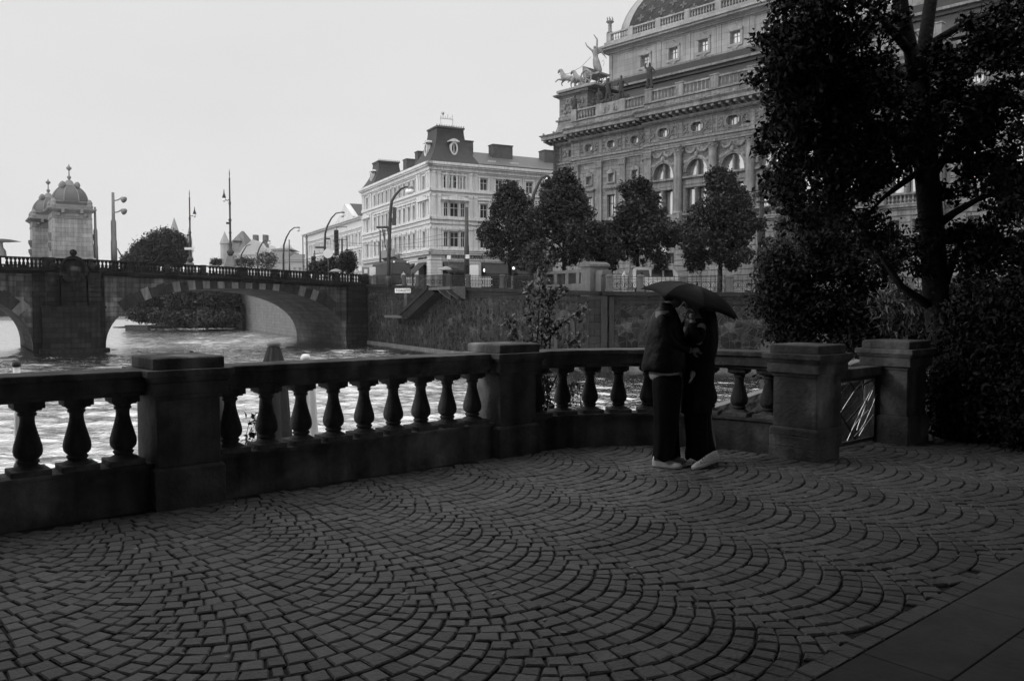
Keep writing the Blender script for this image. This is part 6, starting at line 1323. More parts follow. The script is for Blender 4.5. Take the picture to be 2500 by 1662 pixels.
# white planters and terrace things seen through the railing
for i, (u, w_, Y) in enumerate(((1151, 1.2, 80), (1180, 1.7, 79), (1009, 1.5, 92))):
    p = at(u, 690, Y); zb = 3.35 if i < 2 else 3.8; t = thing('street_barrier', ['white slatted barrier behind the railing right of the tram pole', 'wider white slatted barrier with rounded top near the glowing shop lamp', 'white slatted barrier between the awning poles'][i], 'barrier', (p.x, Y, zb))
    mb = MB(); n = int(w_ / .16)
    for k in range(n): mb.box(-w_ / 2 + k * .16, -w_ / 2 + k * .16 + .11, -.02, .02, .05, 1.0)
    mb.build('slats', M['paintw'], t); mb = MB(); mb.box(-w_ / 2, w_ / 2, .02, .06, .2, .3); mb.box(-w_ / 2, w_ / 2, .02, .06, .75, .85); mb.build('rail', M['paintw'], t)
p = at(1139, 655, 88); t = thing('info_pillar', 'square white information box beside the tram pole', 'sign', (p.x + 1.0, 84, 3.6)); mb = MB(); mb.box(-.45, .45, -.3, .3, 0, 2.1); mb.build('box', M['paintw'], t, bevel=.03)
def em(name, s):
    m = bpy.data.materials.new(name); m.use_nodes = True; b_ = m.node_tree.nodes['Principled BSDF']; b_.inputs['Base Color'].default_value = (.8, .8, .8, 1); b_.inputs['Emission Color'].default_value = (1, 1, 1, 1); b_.inputs['Emission Strength'].default_value = s; return m
M['lit'] = em('lit_lamp', .9)
p = at(1182, 660, 112); t = thing('shop_lamp', 'small glowing oval lamp under the cafe awning', 'lamp', p); mb = MB(); mb.ball((0, 0, 0), .13, 10, 8, 1.9); mb.build('bulb', M['lit'], t); mb = MB(); mb.tube([(0, 0, .3), (0, 0, 1.6)], .02, 4); mb.build('cord', M['iron'], t)
p = at(1254, 655, 84); t = thing('traffic_signal_lamp', 'round glowing white signal lamp on a post under the street trees', 'signal', (p.x, 84, 3.2)); hz = p.z - 3.2; mb = MB(); mb.ball((0, -.1, hz), .15, 12, 8); mb.build('lens', M['lit'], t); mb = MB(); mb.box(-.3, .3, 0, .3, hz - .5, hz + .75); mb.tube([(0, .1, 0), (0, .1, hz)], .06, 6); mb.build('housing', M['iron'], t)

# ================================================================== STREET TREES
def street_tree(u, vtop, vbot, vg, Y, zb, hw, label, n, seed, leafy='leafs', squash=1.0, group='round crowned lindens along the embankment'):
    b = at(u, vg, Y); top = at(u, vtop, Y).z; bot = at(u, vbot, Y).z; t = thing('linden_tree', label, 'tree', (b.x, Y, zb), 0, group); H_ = top - bot; W_ = hw * Y / FPX; g = random.Random(seed)
    mb = MB(); z0 = bot - zb; hz = top - zb
    mb.tube([(0, 0, 0), (.04, 0, z0 * .6), (0, .03, z0 + H_ * .25), (.02, 0, z0 + H_ * .6)], [.2, .16, .12, .05], 8)
    for k in range(12): a = g.uniform(0, 6.28); q = g.uniform(.05, .6); limb(mb, (0, 0, z0 + H_ * q * .6), (W_ * .75 * math.cos(a), W_ * .75 * math.sin(a), z0 + H_ * (q * .75 + .2)), .07, .02, .05, 5, 4, g)
    mb.build('trunk', M['bark'], t, smooth=True)
    bl = [((0, 0, z0 + H_ * .36), (W_ * .78, W_ * .78, H_ * .31), 3.4), ((0, 0, z0 + H_ * .58), (W_ * .55, W_ * .55, H_ * .26), 1.8), ((W_ * .05, 0, z0 + H_ * .80), (W_ * .26, W_ * .26, H_ * .17), .6)]
    for k in range(30):
        a = g.uniform(0, 6.28); q = g.uniform(.04, .92); rr = W_ * (1.0 - .8 * max(0, q - .38) / .5) * g.uniform(.7, 1.12)
        s_ = g.uniform(.10, .30); bl.append(((rr * math.cos(a), rr * math.sin(a), z0 + H_ * q), (W_ * s_, W_ * s_, H_ * s_ * .42), .2 + s_))
    bl = [(c, (r[0] * 1.1, r[1] * 1.1, r[2] * 1.12), w_) for c, r, w_ in bl]; leaf_mesh('crown', M[leafy], t, bl, int(n * 2.4), .19, 24, .30, .3, .75, 0, .5, seed=seed)
    return t
street_tree(1243, 437, 645, 700, 74, 3.2, 70, 'leftmost round crowned street tree, before the white corner building', 15000, 3)
street_tree(1376, 412, 655, 700, 66, 2.8, 95, 'widest dark street tree, with its crown above the stone gateway', 20000, 4)
street_tree(1555, 428, 650, 705, 66, 2.62, 84, 'street tree before the joint of the theatre left wing and loggia', 17000, 5)
street_tree(1757, 414, 655, 712, 63, 2.56, 92, 'egg shaped street tree with a visible slim trunk, before the loggia', 19000, 6)
street_tree(1965, 500, 650, 712, 62, 2.5, 80, 'street tree mostly behind the near foliage, right of the spotlight lamp', 12000, 8)
# shadowed hedge of planting behind the railing, leaning tree left of the far crossing
def bush(name, label, cat, blobs, n, size, loc, matk='leafs', per=22, cr=.4, seed=1, trunk=None, group=None, **kw):
    t = thing(name, label, cat, loc, 0, group); L_ = Vector(loc); bl = [(Vector(c) - L_, r, w_) for c, r, w_ in blobs]
    leaf_mesh('foliage' if trunk is None else 'crown', M[matk], t, bl, n, size, per, cr, seed=seed, **kw)
    if trunk:
        mb = MB(); g = random.Random(seed)
        for a, b, r0, r1 in trunk: limb(mb, Vector(a) - L_, Vector(b) - L_, r0, r1, .05, 7, 6, g)
        mb.build('trunk', M['bark'], t, smooth=True)
    return t
def blob(u, v, Y, ru, rv, ry=None, w_=1.0): k = Y / FPX; return (at(u, v, Y), (ru * k, (ry if ry else ru * k), rv * k), w_)
# trees on the river island beyond the bridge
for i, (bl, n, lab) in enumerate((([blob(402, 604, 186, 44, 44), blob(362, 622, 186, 38, 36), blob(432, 612, 186, 24, 40), blob(330, 640, 186, 26, 18)], 40000, 'big rounded island tree rising above the bridge parapet'), ([blob(330, 645, 180, 26, 22), blob(350, 700, 180, 40, 40)], 12000, 'low spreading tree at the left tip of the island, under the arch'))):
    c = at([395, 335][i], 775, [186, 180][i]); bush('island_tree', lab, 'tree', bl, n, .55, (c.x, c.y, -1.8), 'leafs', 20, .9, 20 + i, trunk=[((c.x, c.y, -1.8), (c.x + 1, c.y, 6), .6, .4), ((c.x + 1, c.y, 6), (c.x - 4, c.y, 14), .4, .1), ((c.x + 1, c.y, 6), (c.x + 6, c.y, 14), .4, .1)])
t = thing('island_thicket', 'dense dark trees of the island seen under the right bridge arch', 'trees', at(470, 790, 175)); tag(t, kind='stuff')
L_ = Vector(t.location); bl = [(a - L_, r, w_) for a, r, w_ in [blob(400, 720, 176, 66, 44, 9), blob(470, 720, 170, 66, 48, 9), blob(540, 725, 168, 48, 48, 8), blob(370, 765, 172, 44, 20, 6), blob(440, 772, 166, 66, 20, 6), blob(520, 776, 163, 60, 20, 6), blob(350, 740, 176, 34, 34, 6)]]
leaf_mesh('thicket_foliage', M['leafs'], t, bl, 60000, .55, 20, .8, seed=31)
c = at(440, 790, 178); mb = MB(); mb.prismz([(c.x - 12, c.y - 5), (c.x - 4, c.y - 9), (c.x + 8, c.y - 9), (c.x + 14, c.y - 4), (c.x + 13, c.y + 40), (c.x - 14, c.y + 60)], -3.6, -2.75); tag(mb.build('island_ground', M['earth']), kind='structure')
c = at(337, 786, 160); t = thing('moored_raft', 'low dark raft moored at the island tip, under the right arch', 'boat', (c.x, c.y, -3.0), R(8)); mb = MB(); mb.box(-2.0, 2.0, -1.2, 1.2, 0, .75); mb.box(-2.1, 2.1, -1.3, 1.3, .75, .95); mb.build('hull', M['awning'], t, bevel=.05)
# small trees and shrubs at the far crossing
for i, (u, v, Y, ru, rv, lab) in enumerate(((650, 636, 200, 26, 22, 'small round tree before the far low roofs'), (600, 640, 205, 26, 12, 'low far shrub below the blank gable'), (815, 648, 112, 34, 20, 'dark shrub with thin branches before the pale palace'), (775, 655, 116, 16, 12, 'small dark shrub left of the slender lamp'), (528, 640, 240, 14, 8, 'tiny far shrub left of the gabled tower'), (850, 640, 110, 18, 26, 'ragged young tree right of the slender lamp'))):
    c = at(u, v, Y); bush('street_shrub', lab, 'shrub', [blob(u, v, Y, ru, rv)], 2200, .35, (c.x, c.y, 4.2), 'leafs', 16, .6, 40 + i, trunk=[((c.x, c.y, 4.2), (c.x, c.y, c.z + .5), .12, .04)])

# ================================================================== NEAR TREE AND SHRUBS
def trunkpath(pts, radii, mb, n=12): mb.tube([at(u, v, Y) - NL for u, v, Y in pts], radii, n)
nb_ = at(2310, 1060, 12.2); NL = Vector((nb_.x, 12.2, -.3)); nt_ = thing('near_tree', 'big dark forked tree with a dense leafy crown filling the upper right', 'tree', NL)
mb = MB()
trunkpath([(2322, 1105, 12.2), (2312, 980, 12.2), (2300, 850, 12.2), (2284, 700, 12.2), (2275, 560, 12.2), (2262, 420, 12.2), (2250, 300, 12.2), (2238, 200, 12.2)], [.24, .215, .195, .18, .17, .165, .17, .15], mb)
trunkpath([(2242, 230, 12.2), (2225, 130, 12.1), (2205, 40, 12.0), (2190, -60, 11.9), (2170, -260, 11.6), (2140, -480, 11.0)], [.12, .10, .095, .09, .07, .04], mb)
trunkpath([(2245, 220, 12.2), (2256, 120, 12.2), (2268, 30, 12.2), (2285, -80, 12.2), (2320, -280, 12.1), (2370, -480, 12.0)], [.12, .10, .09, .085, .06, .04], mb)
mb.build('trunk', M['bark'], nt_, smooth=True)
LB = [[(2270, 470, 12.2), (2235, 425, 12.1), (2200, 450, 12.0), (2160, 480, 11.9), (2120, 520, 11.9)], [(2275, 430, 12.2), (2310, 380, 12.0), (2360, 340, 11.8), (2420, 330, 11.6)], [(2262, 420, 12.2), (2180, 330, 11.9), (2080, 270, 11.7), (1960, 240, 11.5), (1880, 260, 11.4)],
      [(2250, 300, 12.2), (2150, 200, 11.8), (2030, 120, 11.5), (1930, 60, 11.3)], [(2275, 560, 12.2), (2330, 520, 12), (2400, 480, 11.7), (2480, 470, 11.5)], [(2256, 120, 12.2), (2350, 60, 12), (2450, 20, 11.8)], [(2290, 760, 12.2), (2200, 700, 12.0), (2110, 560, 11.9), (2050, 480, 11.9)],
      [(2300, 800, 12.2), (2380, 700, 11.8), (2450, 560, 11.5)], [(2225, 130, 12.1), (2130, 20, 11.6), (2010, -40, 11.2)], [(2290, 740, 12.2), (2340, 600, 12), (2430, 590, 11.7)]]
for i, pts in enumerate(LB): mb = MB(); n = len(pts); mb.tube([at(u, v, Y) - NL for u, v, Y in pts], [.075 * (1 - .8 * k / (n - 1)) for k in range(n)], 7); mb.build('limb', M['bark'], nt_, smooth=True)
def nbl(lst): return [(at(u + max(0, 2010 - u) * .3, v, Y) - NL, (ru * Y / FPX, ry, rv * Y / FPX), w_) for u, v, Y, ru, rv, ry, w_ in lst]
crown = nbl([(1945, 110, 11.4, 100, 110, .6, 3.0), (2070, 60, 11.6, 120, 120, .7, 4), (1900, 130, 11.3, 60, 60, .4, 1), (1955, 40, 11.3, 70, 60, .5, 1.4), (2050, 210, 11.7, 120, 80, .7, 3.4), (1960, 230, 11.4, 95, 50, .5, 2.0), (1885, 180, 11.3, 45, 35, .35, .8),
             (2140, 200, 12.0, 50, 50, .6, .8), (2130, 300, 11.8, 120, 80, .7, 4), (1975, 300, 11.5, 105, 60, .5, 2.6), (1890, 330, 11.4, 45, 50, .35, 1.1), (2040, 380, 11.7, 110, 60, .6, 3), (1930, 420, 11.6, 50, 40, .4, .8), (2160, 390, 11.9, 100, 45, .6, 2.2),
             (2370, 215, 12.0, 125, 130, .8, 5.5), (2450, 330, 11.8, 90, 120, .7, 4.2), (2340, 130, 12.0, 60, 50, .5, 1.0), (2480, 80, 11.8, 70, 70, .6, 2.2), (2420, 440, 11.8, 90, 50, .6, 1.6), (2330, 300, 12, 60, 90, .6, 2.4), (2480, 560, 11.6, 70, 120, .6, 3.4),
             (2370, 600, 12.0, 70, 45, .5, 1.8), (2060, 450, 11.8, 80, 35, .5, 1.1), (2000, 500, 11.7, 60, 50, .5, 1.4), (2120, 560, 11.9, 60, 40, .5, 1.2), (2440, 680, 11.8, 110, 70, .6, 3.2), (2240, 300, 12.4, 70, 110, .5, 2.0), (2220, 600, 12.4, 80, 60, .5, 1.2)])
over = [(Vector((4.2, 8.3, 6.6)) - NL, (3.2, 2.2, 1.0), 3), (Vector((7.8, 8.0, 6.4)) - NL, (2.8, 2.6, 1.3), 3), (Vector((1.2, 5.6, 6.6)) - NL, (2.6, 2.2, .9), 2), (Vector((6.5, 4.5, 5.8)) - NL, (3.0, 2.4, 1.2), 3), (Vector((9.5, 5.5, 4.6)) - NL, (2.2, 3, 2.4), 3)]
leaf_mesh('overhead_crown', M['leafn'], nt_, over, 26000, .26, 20, .4, .3, .7, .2, .3, seed=79)  # crown part out of view, added to shade the paving below
for c_, r_, w__ in over: mb = MB(); limb(mb, Vector((.1, -.8, 7.6)), c_ + Vector((0, 0, .5)), .07, .03, .05, 6, 6); mb.build('limb', M['bark'], nt_, smooth=True)
gq = random.Random(31); edge = []
for c, r, w_ in crown:
    for k in range(5):
        a = gq.uniform(0, 6.28); q = gq.uniform(.85, 1.15); edge.append((Vector(c) + Vector((r[0] * q * math.cos(a), gq.uniform(-.5, .5), r[2] * q * math.sin(a))), (gq.uniform(.05, .16), .12, gq.uniform(.05, .2)), .22))
crown += edge
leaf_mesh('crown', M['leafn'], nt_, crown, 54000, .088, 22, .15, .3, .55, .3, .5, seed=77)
mb = MB(); g = random.Random(5)
for k in range(90):
    c, r, w_ = crown[g.randrange(len(crown))]; a = Vector(c) + Vector((g.uniform(-r[0], r[0]), g.uniform(-r[1], r[1]), g.uniform(-r[2], r[2]))) * .8; b = a + Vector((g.uniform(-.6, .6), g.uniform(-.3, .3), g.uniform(-.5, .5))); limb(mb, a, b, .010, .004, .12, 4, 4, g)
mb.build('twigs', M['bark'], nt_)
# understorey in front of the wall, left of the trunk
def near_bush(name, label, cat, lst, n, size, seed, Y0, u0, matk='leafn', **kw):
    c = at(u0, 1000, Y0); return bush(name, label, cat, [(at(u, v, Y), (ru * Y / FPX, ry, rv * Y / FPX), w_) for u, v, Y, ru, rv, ry, w_ in lst], int(n * 1.3), size * .82, (c.x, Y0, -.2), matk, 24, .17, seed, **kw)
c = at(2090, 1000, 14.0)
near_bush('understorey_tree', 'young dark tree with open branches between the gate pier and the street tree', 'tree', [(1920, 690, 14, 62, 60, .5, 2), (1965, 760, 14, 80, 55, .5, 3), (1880, 740, 14, 40, 40, .4, 1.2), (2040, 640, 14, 55, 50, .5, 1.5), (2080, 760, 14, 75, 70, .6, 3), (2010, 560, 14, 60, 50, .5, 1.3), (2130, 640, 14, 70, 70, .5, 1.8), (2190, 800, 13.6, 80, 60, .6, 2.6), (2100, 830, 13.6, 70, 30, .5, 1.6), (1935, 820, 14, 60, 24, .5, 1.0), (1900, 640, 14, 30, 26, .3, .6)], 26000, .10, 51, 14.0, 2090,
          trunk=[((c.x, 14, -.6), at(2085, 700, 14), .06, .04), (at(2085, 700, 14), at(2120, 520, 14), .04, .015), (at(2085, 760, 14), at(1960, 640, 14), .035, .012), (at(2087, 800, 14), at(2180, 650, 14), .03, .012), (at(2085, 700, 14), at(2010, 560, 14), .03, .012), (at(2087, 820, 14), at(1930, 760, 14), .03, .01)])
near_bush('ivy_hedge', 'black mass of ivy and shrubs beside the right gate pier', 'hedge', [(2400, 960, 9.9, 120, 130, .5, 5), (2500, 900, 9.6, 110, 200, .5, 6), (2330, 900, 10.4, 60, 120, .4, 2), (2450, 780, 10, 120, 90, .5, 4), (2560, 1000, 9.2, 120, 120, .5, 5), (2350, 1030, 10.0, 60, 60, .3, 2), (2640, 850, 9, 120, 260, .6, 6)], 40000, .085, 52, 10.0, 2420, shell=.75)
near_bush('long_leaf_shrub', 'shrub with long narrow leaves above the wall of polygonal stones', 'shrub', [(1880, 650, 15, 28, 40, .3, 1), (1925, 600, 15, 26, 30, .3, .6), (1915, 480, 15, 30, 40, .3, .9), (1960, 540, 15, 36, 40, .3, 1.0), (1900, 720, 15, 34, 40, .3, 1), (2200, 760, 13, 60, 60, .4, 1.2), (2370, 740, 12.8, 50, 60, .4, 1.0)], 5200, .17, 53, 15.0, 1900, 'leafv', aspect=.22, droop=.8)
# thin shrub behind the middle pier: arching stems with leaves, some catching light
sb = at(1325, 900, 11.6); st_ = thing('thin_shrub', 'thin airy shrub with small shiny leaves standing behind the middle pier', 'shrub', (sb.x, 11.6, -.6)); SL = Vector(st_.location); g = random.Random(9)
stems = [[(1330, 960), (1310, 850), (1316, 760), (1318, 700), (1335, 640), (1350, 618)], [(1330, 960), (1304, 850), (1296, 780), (1290, 720), (1300, 690)], [(1340, 960), (1330, 840), (1370, 790), (1410, 765), (1445, 746)], [(1330, 960), (1290, 850), (1255, 815), (1240, 790), (1235, 760)], [(1335, 960), (1345, 800), (1338, 740), (1345, 715), (1380, 700)], [(1340, 960), (1380, 870), (1400, 840), (1415, 815)], [(1335, 960), (1320, 850), (1330, 790), (1350, 730), (1355, 715)], [(1330, 960), (1280, 870), (1262, 850)], [(1335, 970), (1345, 930), (1330, 900), (1350, 880)], [(1330, 970), (1380, 990), (1400, 930)], [(1330, 970), (1420, 1000), (1412, 925)]]
mb = MB(); blobs_ = []
for s_ in stems:
    P_ = [at(u, v, 11.6 + g.uniform(-.15, .15)) - SL for u, v in s_]; mb.tube(P_, [.012 * (1 - .75 * i / (len(P_) - 1)) for i in range(len(P_))], 5)
    for a, b in zip(P_[1:], P_[2:]):
        for k in range(5): q = a.lerp(b, k / 5); blobs_.append((q, (.07, .07, .07), 1))
mb.build('stems', M['bark'], st_); leaf_mesh('leaves', M['leafv'], st_, blobs_, 1500, .062, 7, .07, .3, .75, .4, .3, seed=91)
for i, (u, v, Y, lab, n_, bl) in enumerate(((600, 1060, 8.6, 'small leafy weed growing outside the balustrade by the near pier', 60, [(u_, v_) for u_, v_ in ((610, 1025), (625, 1050), (600, 1070), (590, 1085), (615, 1075))]), (1335, 950, 10.9, 'leafy shrub seen between the first balusters right of the middle pier', 420, [(1320, 900), (1335, 940), (1330, 980), (1345, 1000), (1325, 1010)]), (1905, 925, 10.6, 'bent leafy twig showing under the rail near the gate', 90, [(1860, 915), (1875, 905), (1890, 920), (1905, 930)]))):
    p = at(u, v + 40, Y); t = thing('small_plant', lab, 'plant', (p.x, Y, p.z)); L_ = Vector(t.location); bb = [(at(a, b, Y) - L_, (.06, .05, .06), 1) for a, b in bl]
    leaf_mesh('leaves', M['leafn'], t, bb, n_, .07, 5, .07, .3, .5, seed=60 + i); mb = MB()
    for a, r, w_ in bb: limb(mb, (0, 0, -.3), a, .006, .003, .1, 4, 4)
    mb.build('stems', M['bark'], t)
t = thing('shade_hedge', 'tall unseen hedge added behind the viewpoint to block low light', 'hedge', (0, -9, 0))  # unseen hedge, added to stop low light reaching the balustrade from behind
mb = MB(); mb.box(-17, 20, -.6, .6, 0, 4.6); mb.build('branches', M['bark'], t); leaf_mesh('foliage', M['leafn'], t, [((-16 + 3 * k, 0, 2.4), (2.0, .9, 2.4), 1) for k in range(13)], 9000, .4, 14, .4, .3, .75, 0, .9, seed=140)  # solid box core inside the added hedge, then its leaves
# park trees behind and above the viewpoint: their canopies keep the terrace in shade
for i, (x, y, zc, rx, rz_, lab) in enumerate(((-6.5, -6.5, 8.2, 6.2, 3.4, 'broad park tree behind the viewpoint on the left'), (3.5, -6.0, 8.8, 7.0, 3.6, 'broad park tree right behind the viewpoint'), (12.5, -1.5, 8.0, 6.0, 4.2, 'broad park tree on the right of the terrace'), (-1.0, -15, 7.0, 8, 5.0, 'farther park tree behind the viewpoint'), (15, 8.5, 7.2, 4.5, 4.5, 'park tree right of the near forked tree'), (-9.5, -1.0, 8.6, 5.2, 3.0, 'park tree over the left end of the terrace'), (-12.0, 1.2, 5.0, 4.6, 3.9, 'low crowned park tree left of the terrace'))):
    t = thing('park_tree', lab, 'tree', (x, y, 0), 0, 'park trees shading the terrace'); g = random.Random(i); mb = MB(); mb.tube([(0, 0, -.1), (.1, 0, zc * .3), (0, .1, zc * .75)], [.42, .33, .2], 12)
    for k in range(9): a = g.uniform(0, 6.28); limb(mb, (0, 0, zc * .45), (rx * .7 * math.cos(a), rx * .7 * math.sin(a), zc + g.uniform(-1, 1)), .16, .03, .05, 6, 6, g)
    mb.build('trunk', M['bark'], t, smooth=True)
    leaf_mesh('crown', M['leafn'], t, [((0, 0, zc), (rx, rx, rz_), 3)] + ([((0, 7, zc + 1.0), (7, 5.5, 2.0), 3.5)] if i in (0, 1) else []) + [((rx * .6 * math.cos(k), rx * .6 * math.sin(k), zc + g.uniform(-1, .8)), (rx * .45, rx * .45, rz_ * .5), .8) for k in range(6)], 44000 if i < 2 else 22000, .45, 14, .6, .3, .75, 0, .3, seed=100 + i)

t = thing('fallen_leaves', 'scattered small dry leaves lying on the cobbles', 'leaves', (0, 0, 0)); tag(t, kind='stuff')
g_ = np.random.default_rng(5); mb = MB()
for k in range(420):
    x, y = g_.uniform(-6, 9), g_.uniform(-5.0, -.3); q = tw(x, y, .004 + .004 * g_.random()); a = g_.uniform(0, 6.28); s_ = g_.uniform(.008, .026); c_, d_ = math.cos(a), math.sin(a)
    if not inside(x, y): continue
    mb.add([(q.x + s_ * c_, q.y + s_ * d_, q.z), (q.x - .5 * s_ * d_, q.y + .5 * s_ * c_, q.z + .003), (q.x - s_ * c_, q.y - s_ * d_, q.z + .001), (q.x + .5 * s_ * d_, q.y - .5 * s_ * c_, q.z)], [(0, 1, 2, 3)])
mb.build('leaf_scatter', mat('dry_leaf', .16, .3, 9, .7, 0, island=.7), t)
# ================================================================== THE COUPLE
PX = lambda u: (u - CU) / FPX * 8.35
def jx(u, v, dy=0.0): Y = 8.35 + dy; p = at(u, v, Y); return p
ML = Vector((PX(1618), 8.35, 0)); WL_ = Vector((PX(1715), 8.45, 0))
man = thing('person', 'person in a loose dark jacket, pale shirt hem and white sneakers, kissing under the umbrella', 'person', ML)
wom = thing('person', 'person in a black coat with long dark hair, one heel raised, holding the black umbrella', 'person', WL_)
def J(L, lst): return [(*(at(u, v, 8.35 + dy) - L), r, p) for u, v, dy, r, p in lst]
# man: bare body under the clothes
skin('body', J(ML, [(1622, 905, 0, .12, None), (1618, 850, 0, .125, 0), (1618, 795, 0, .13, 1), (1628, 762, 0, .07, 2), (1634, 748, 0, .055, 3), (1642, 730, 0, .078, 4), (1646, 712, 0, .085, 5),
    (1617, 772, -.17, .06, 2), (1632, 830, -.2, .045, 7), (1672, 850, -.17, .036, 8), (1690, 858, -.12, .03, 9), (1620, 772, .17, .06, 2), (1640, 830, .2, .045, 11), (1680, 845, .2, .036, 12),
    (1622, 930, -.09, .09, 0), (1628, 1020, -.09, .06, 14), (1618, 1108, -.1, .045, 15), (1632, 930, .09, .09, 0), (1640, 1020, .1, .06, 17), (1640, 1100, .12, .045, 18)]), M['skin'], man, 2)
def ball_obj(name, c, r, mt, parent, L, sc=(1, 1, 1), rot=0):
    mb = MB(); mb.ball((0, 0, 0), r, 18, 12); o = mb.build(name, mt, parent, smooth=True); o.location = c - L; o.scale = sc; o.rotation_euler = (0, rot, 0); return o
hd = at(1644, 722, 8.35)
ball_obj('face', hd + Vector((.015, 0, -.02)), .088, M['skin'], man, ML, (1.0, .86, 1.22), R(12))
mb = MB(); mb.add([(.085, -.016, .01), (.085, .016, .01), (.075, 0, .05), (.12, 0, -.005), (.09, 0, -.02)], [(0, 3, 2), (1, 2, 3), (0, 4, 3), (1, 3, 4)]); o = mb.build('nose', M['skin'], man); o.location = hd + Vector((.012, 0, -.02)) - ML
ball_obj('hair', hd + Vector((-.02, 0, .03)), .10, M['hair'], man, ML, (1.05, .95, 1.1), R(20))
for dy in (-.082,): ball_obj('ear', hd + Vector((-.005, dy, -.02)), .03, M['skin'], man, ML, (.6, .35, 1))
def sleeve(name, L, pts, mt, parent): return skin(name, J(L, pts), mt, parent, 2)
# jacket: a loose shell built from rings that follow the back line of the photo
def garment(name, L, rings_, mt, parent, n=28, open_=0.0, fold=.0, seed=1, th_=.012):
    g = random.Random(seed); V_ = []; F_ = []; ph = [g.uniform(0, 6.28) for _ in range(4)]
    for i, (ul, ur, v, hy, cy) in enumerate(rings_):
        a = at(ul, v, 8.35); b = at(ur, v, 8.35); cx = (a.x + b.x) / 2; rx = (b.x - a.x) / 2; z = a.z; tt = i / (len(rings_) - 1)
        for k in range(n):
            t_ = 2 * math.pi * k / n; f_ = 1 + fold * tt * (math.sin(5 * t_ + ph[0] + tt * 1.2) * .6 + math.sin(9 * t_ + ph[1] - tt * 2) * .4)
            e = .85; cs, sn = math.cos(t_), math.sin(t_); V_.append((cx + rx * f_ * math.copysign(abs(cs) ** e, cs) - L.x, 8.35 + cy + hy * f_ * math.copysign(abs(sn) ** e, sn) - L.y, z - L.z + .012 * fold * 10 * math.sin(4 * t_ + ph[2]) * tt))
    m_ = len(rings_)
    for j in range(m_ - 1):
        for k in range(n): F_.append((j * n + k, (j + 1) * n + k, (j + 1) * n + (k + 1) % n, j * n + (k + 1) % n))
    F_.append(tuple(range(n)))
    mb = MB(); mb.add(V_, F_); o = mb.build(name, mt, parent, smooth=True); s = o.modifiers.new('s', 'SUBSURF'); s.levels = 1; s.render_levels = 1
    if th_: q = o.modifiers.new('t', 'SOLIDIFY'); q.thickness = th_; q.offset = 0
    return o
garment('shirt', ML, [(1606, 1650, 800, .12, 0), (1592, 1655, 870, .16, 0), (1583, 1657, 905, .17, 0), (1588, 1655, 924, .155, 0)], M['shirt'], man, fold=.05, seed=3)
garment('jacket', ML, [(1614, 1640, 746, .07, 0), (1603, 1648, 756, .17, 0), (1590, 1655, 775, .235, 0), (1582, 1664, 800, .25, 0), (1579, 1670, 830, .25, 0), (1576, 1673, 860, .25, 0), (1570, 1673, 885, .25, 0), (1567, 1672, 897, .245, 0), (1572, 1670, 905, .235, 0)], M['jacket'], man, fold=.055, seed=5)
sleeve('sleeve', ML, [(1612, 765, -.2, .075, None), (1622, 800, -.24, .075, 0), (1640, 838, -.23, .068, 1), (1664, 848, -.2, .055, 2), (1682, 854, -.15, .045, 3)], M['jacket'], man)
sleeve('sleeve', ML, [(1612, 765, .2, .075, None), (1625, 800, .25, .072, 0), (1655, 835, .25, .062, 1), (1688, 840, .22, .048, 2)], M['jacket'], man)
garment('collar', ML, [(1613, 1640, 738, .07, 0), (1609, 1643, 750, .085, 0), (1606, 1648, 760, .10, 0)], M['jacket'], man, n=16)
def leg(name, L, pts, mt, parent): return skin(name, J(L, pts), mt, parent, 2)
def legs(name, L, legs_, top, mt, parent):
    for i, rr in enumerate(legs_): garment(name, L, rr, mt, parent, n=28, fold=.16, seed=20 + i, th_=.008)
legs('trouser_leg', ML, [[(1590, 1662, 908, .13, -.07), (1590, 1660, 935, .115, -.08), (1592, 1656, 975, .10, -.10), (1594, 1650, 1030, .10, -.11), (1593, 1642, 1080, .105, -.12), (1591, 1638, 1104, .10, -.12), (1590, 1634, 1114, .10, -.12)],
    [(1592, 1654, 908, .12, .07), (1596, 1655, 935, .115, .08), (1606, 1658, 975, .10, .10), (1614, 1660, 1030, .10, .12), (1616, 1662, 1080, .105, .14), (1614, 1664, 1108, .11, .14), (1614, 1665, 1118, .11, .14)]], None, M['cloth_b'], man)
# woman
skin('body', J(WL_, [(1710, 915, .05, .115, None), (1712, 860, .05, .11, 0), (1714, 805, .05, .115, 1), (1706, 778, .05, .06, 2), (1702, 764, .04, .05, 3), (1694, 748, .02, .073, 4), (1690, 730, .0, .08, 5),
    (1712, 800, -.13, .05, 2), (1706, 840, -.2, .042, 7), (1692, 800, -.22, .036, 8), (1690, 776, -.2, .03, 9), (1722, 800, .2, .05, 2), (1716, 860, .26, .042, 11), (1695, 880, .2, .034, 12),
    (1708, 950, -.03, .085, 0), (1705, 1030, -.03, .056, 14), (1708, 1110, -.04, .04, 15), (1716, 950, .12, .085, 0), (1726, 1030, .14, .056, 17), (1742, 1098, .14, .04, 18)]), M['skin'], wom, 2)
wh = at(1694, 740, 8.4)
ball_obj('face', wh + Vector((-.012, 0, -.02)), .084, M['skin'], wom, WL_, (1, .86, 1.22), R(-16))
mb = MB(); mb.add([(-.08, -.015, .01), (-.08, .015, .01), (-.07, 0, .05), (-.112, 0, -.005), (-.085, 0, -.02)], [(0, 2, 3), (1, 3, 2), (0, 3, 4), (1, 4, 3)]); o = mb.build('nose', M['skin'], wom); o.location = wh + Vector((-.01, 0, -.02)) - WL_
ball_obj('ear', wh + Vector((.03, -.085, -.01)), .026, M['skin'], wom, WL_, (.6, .35, 1))
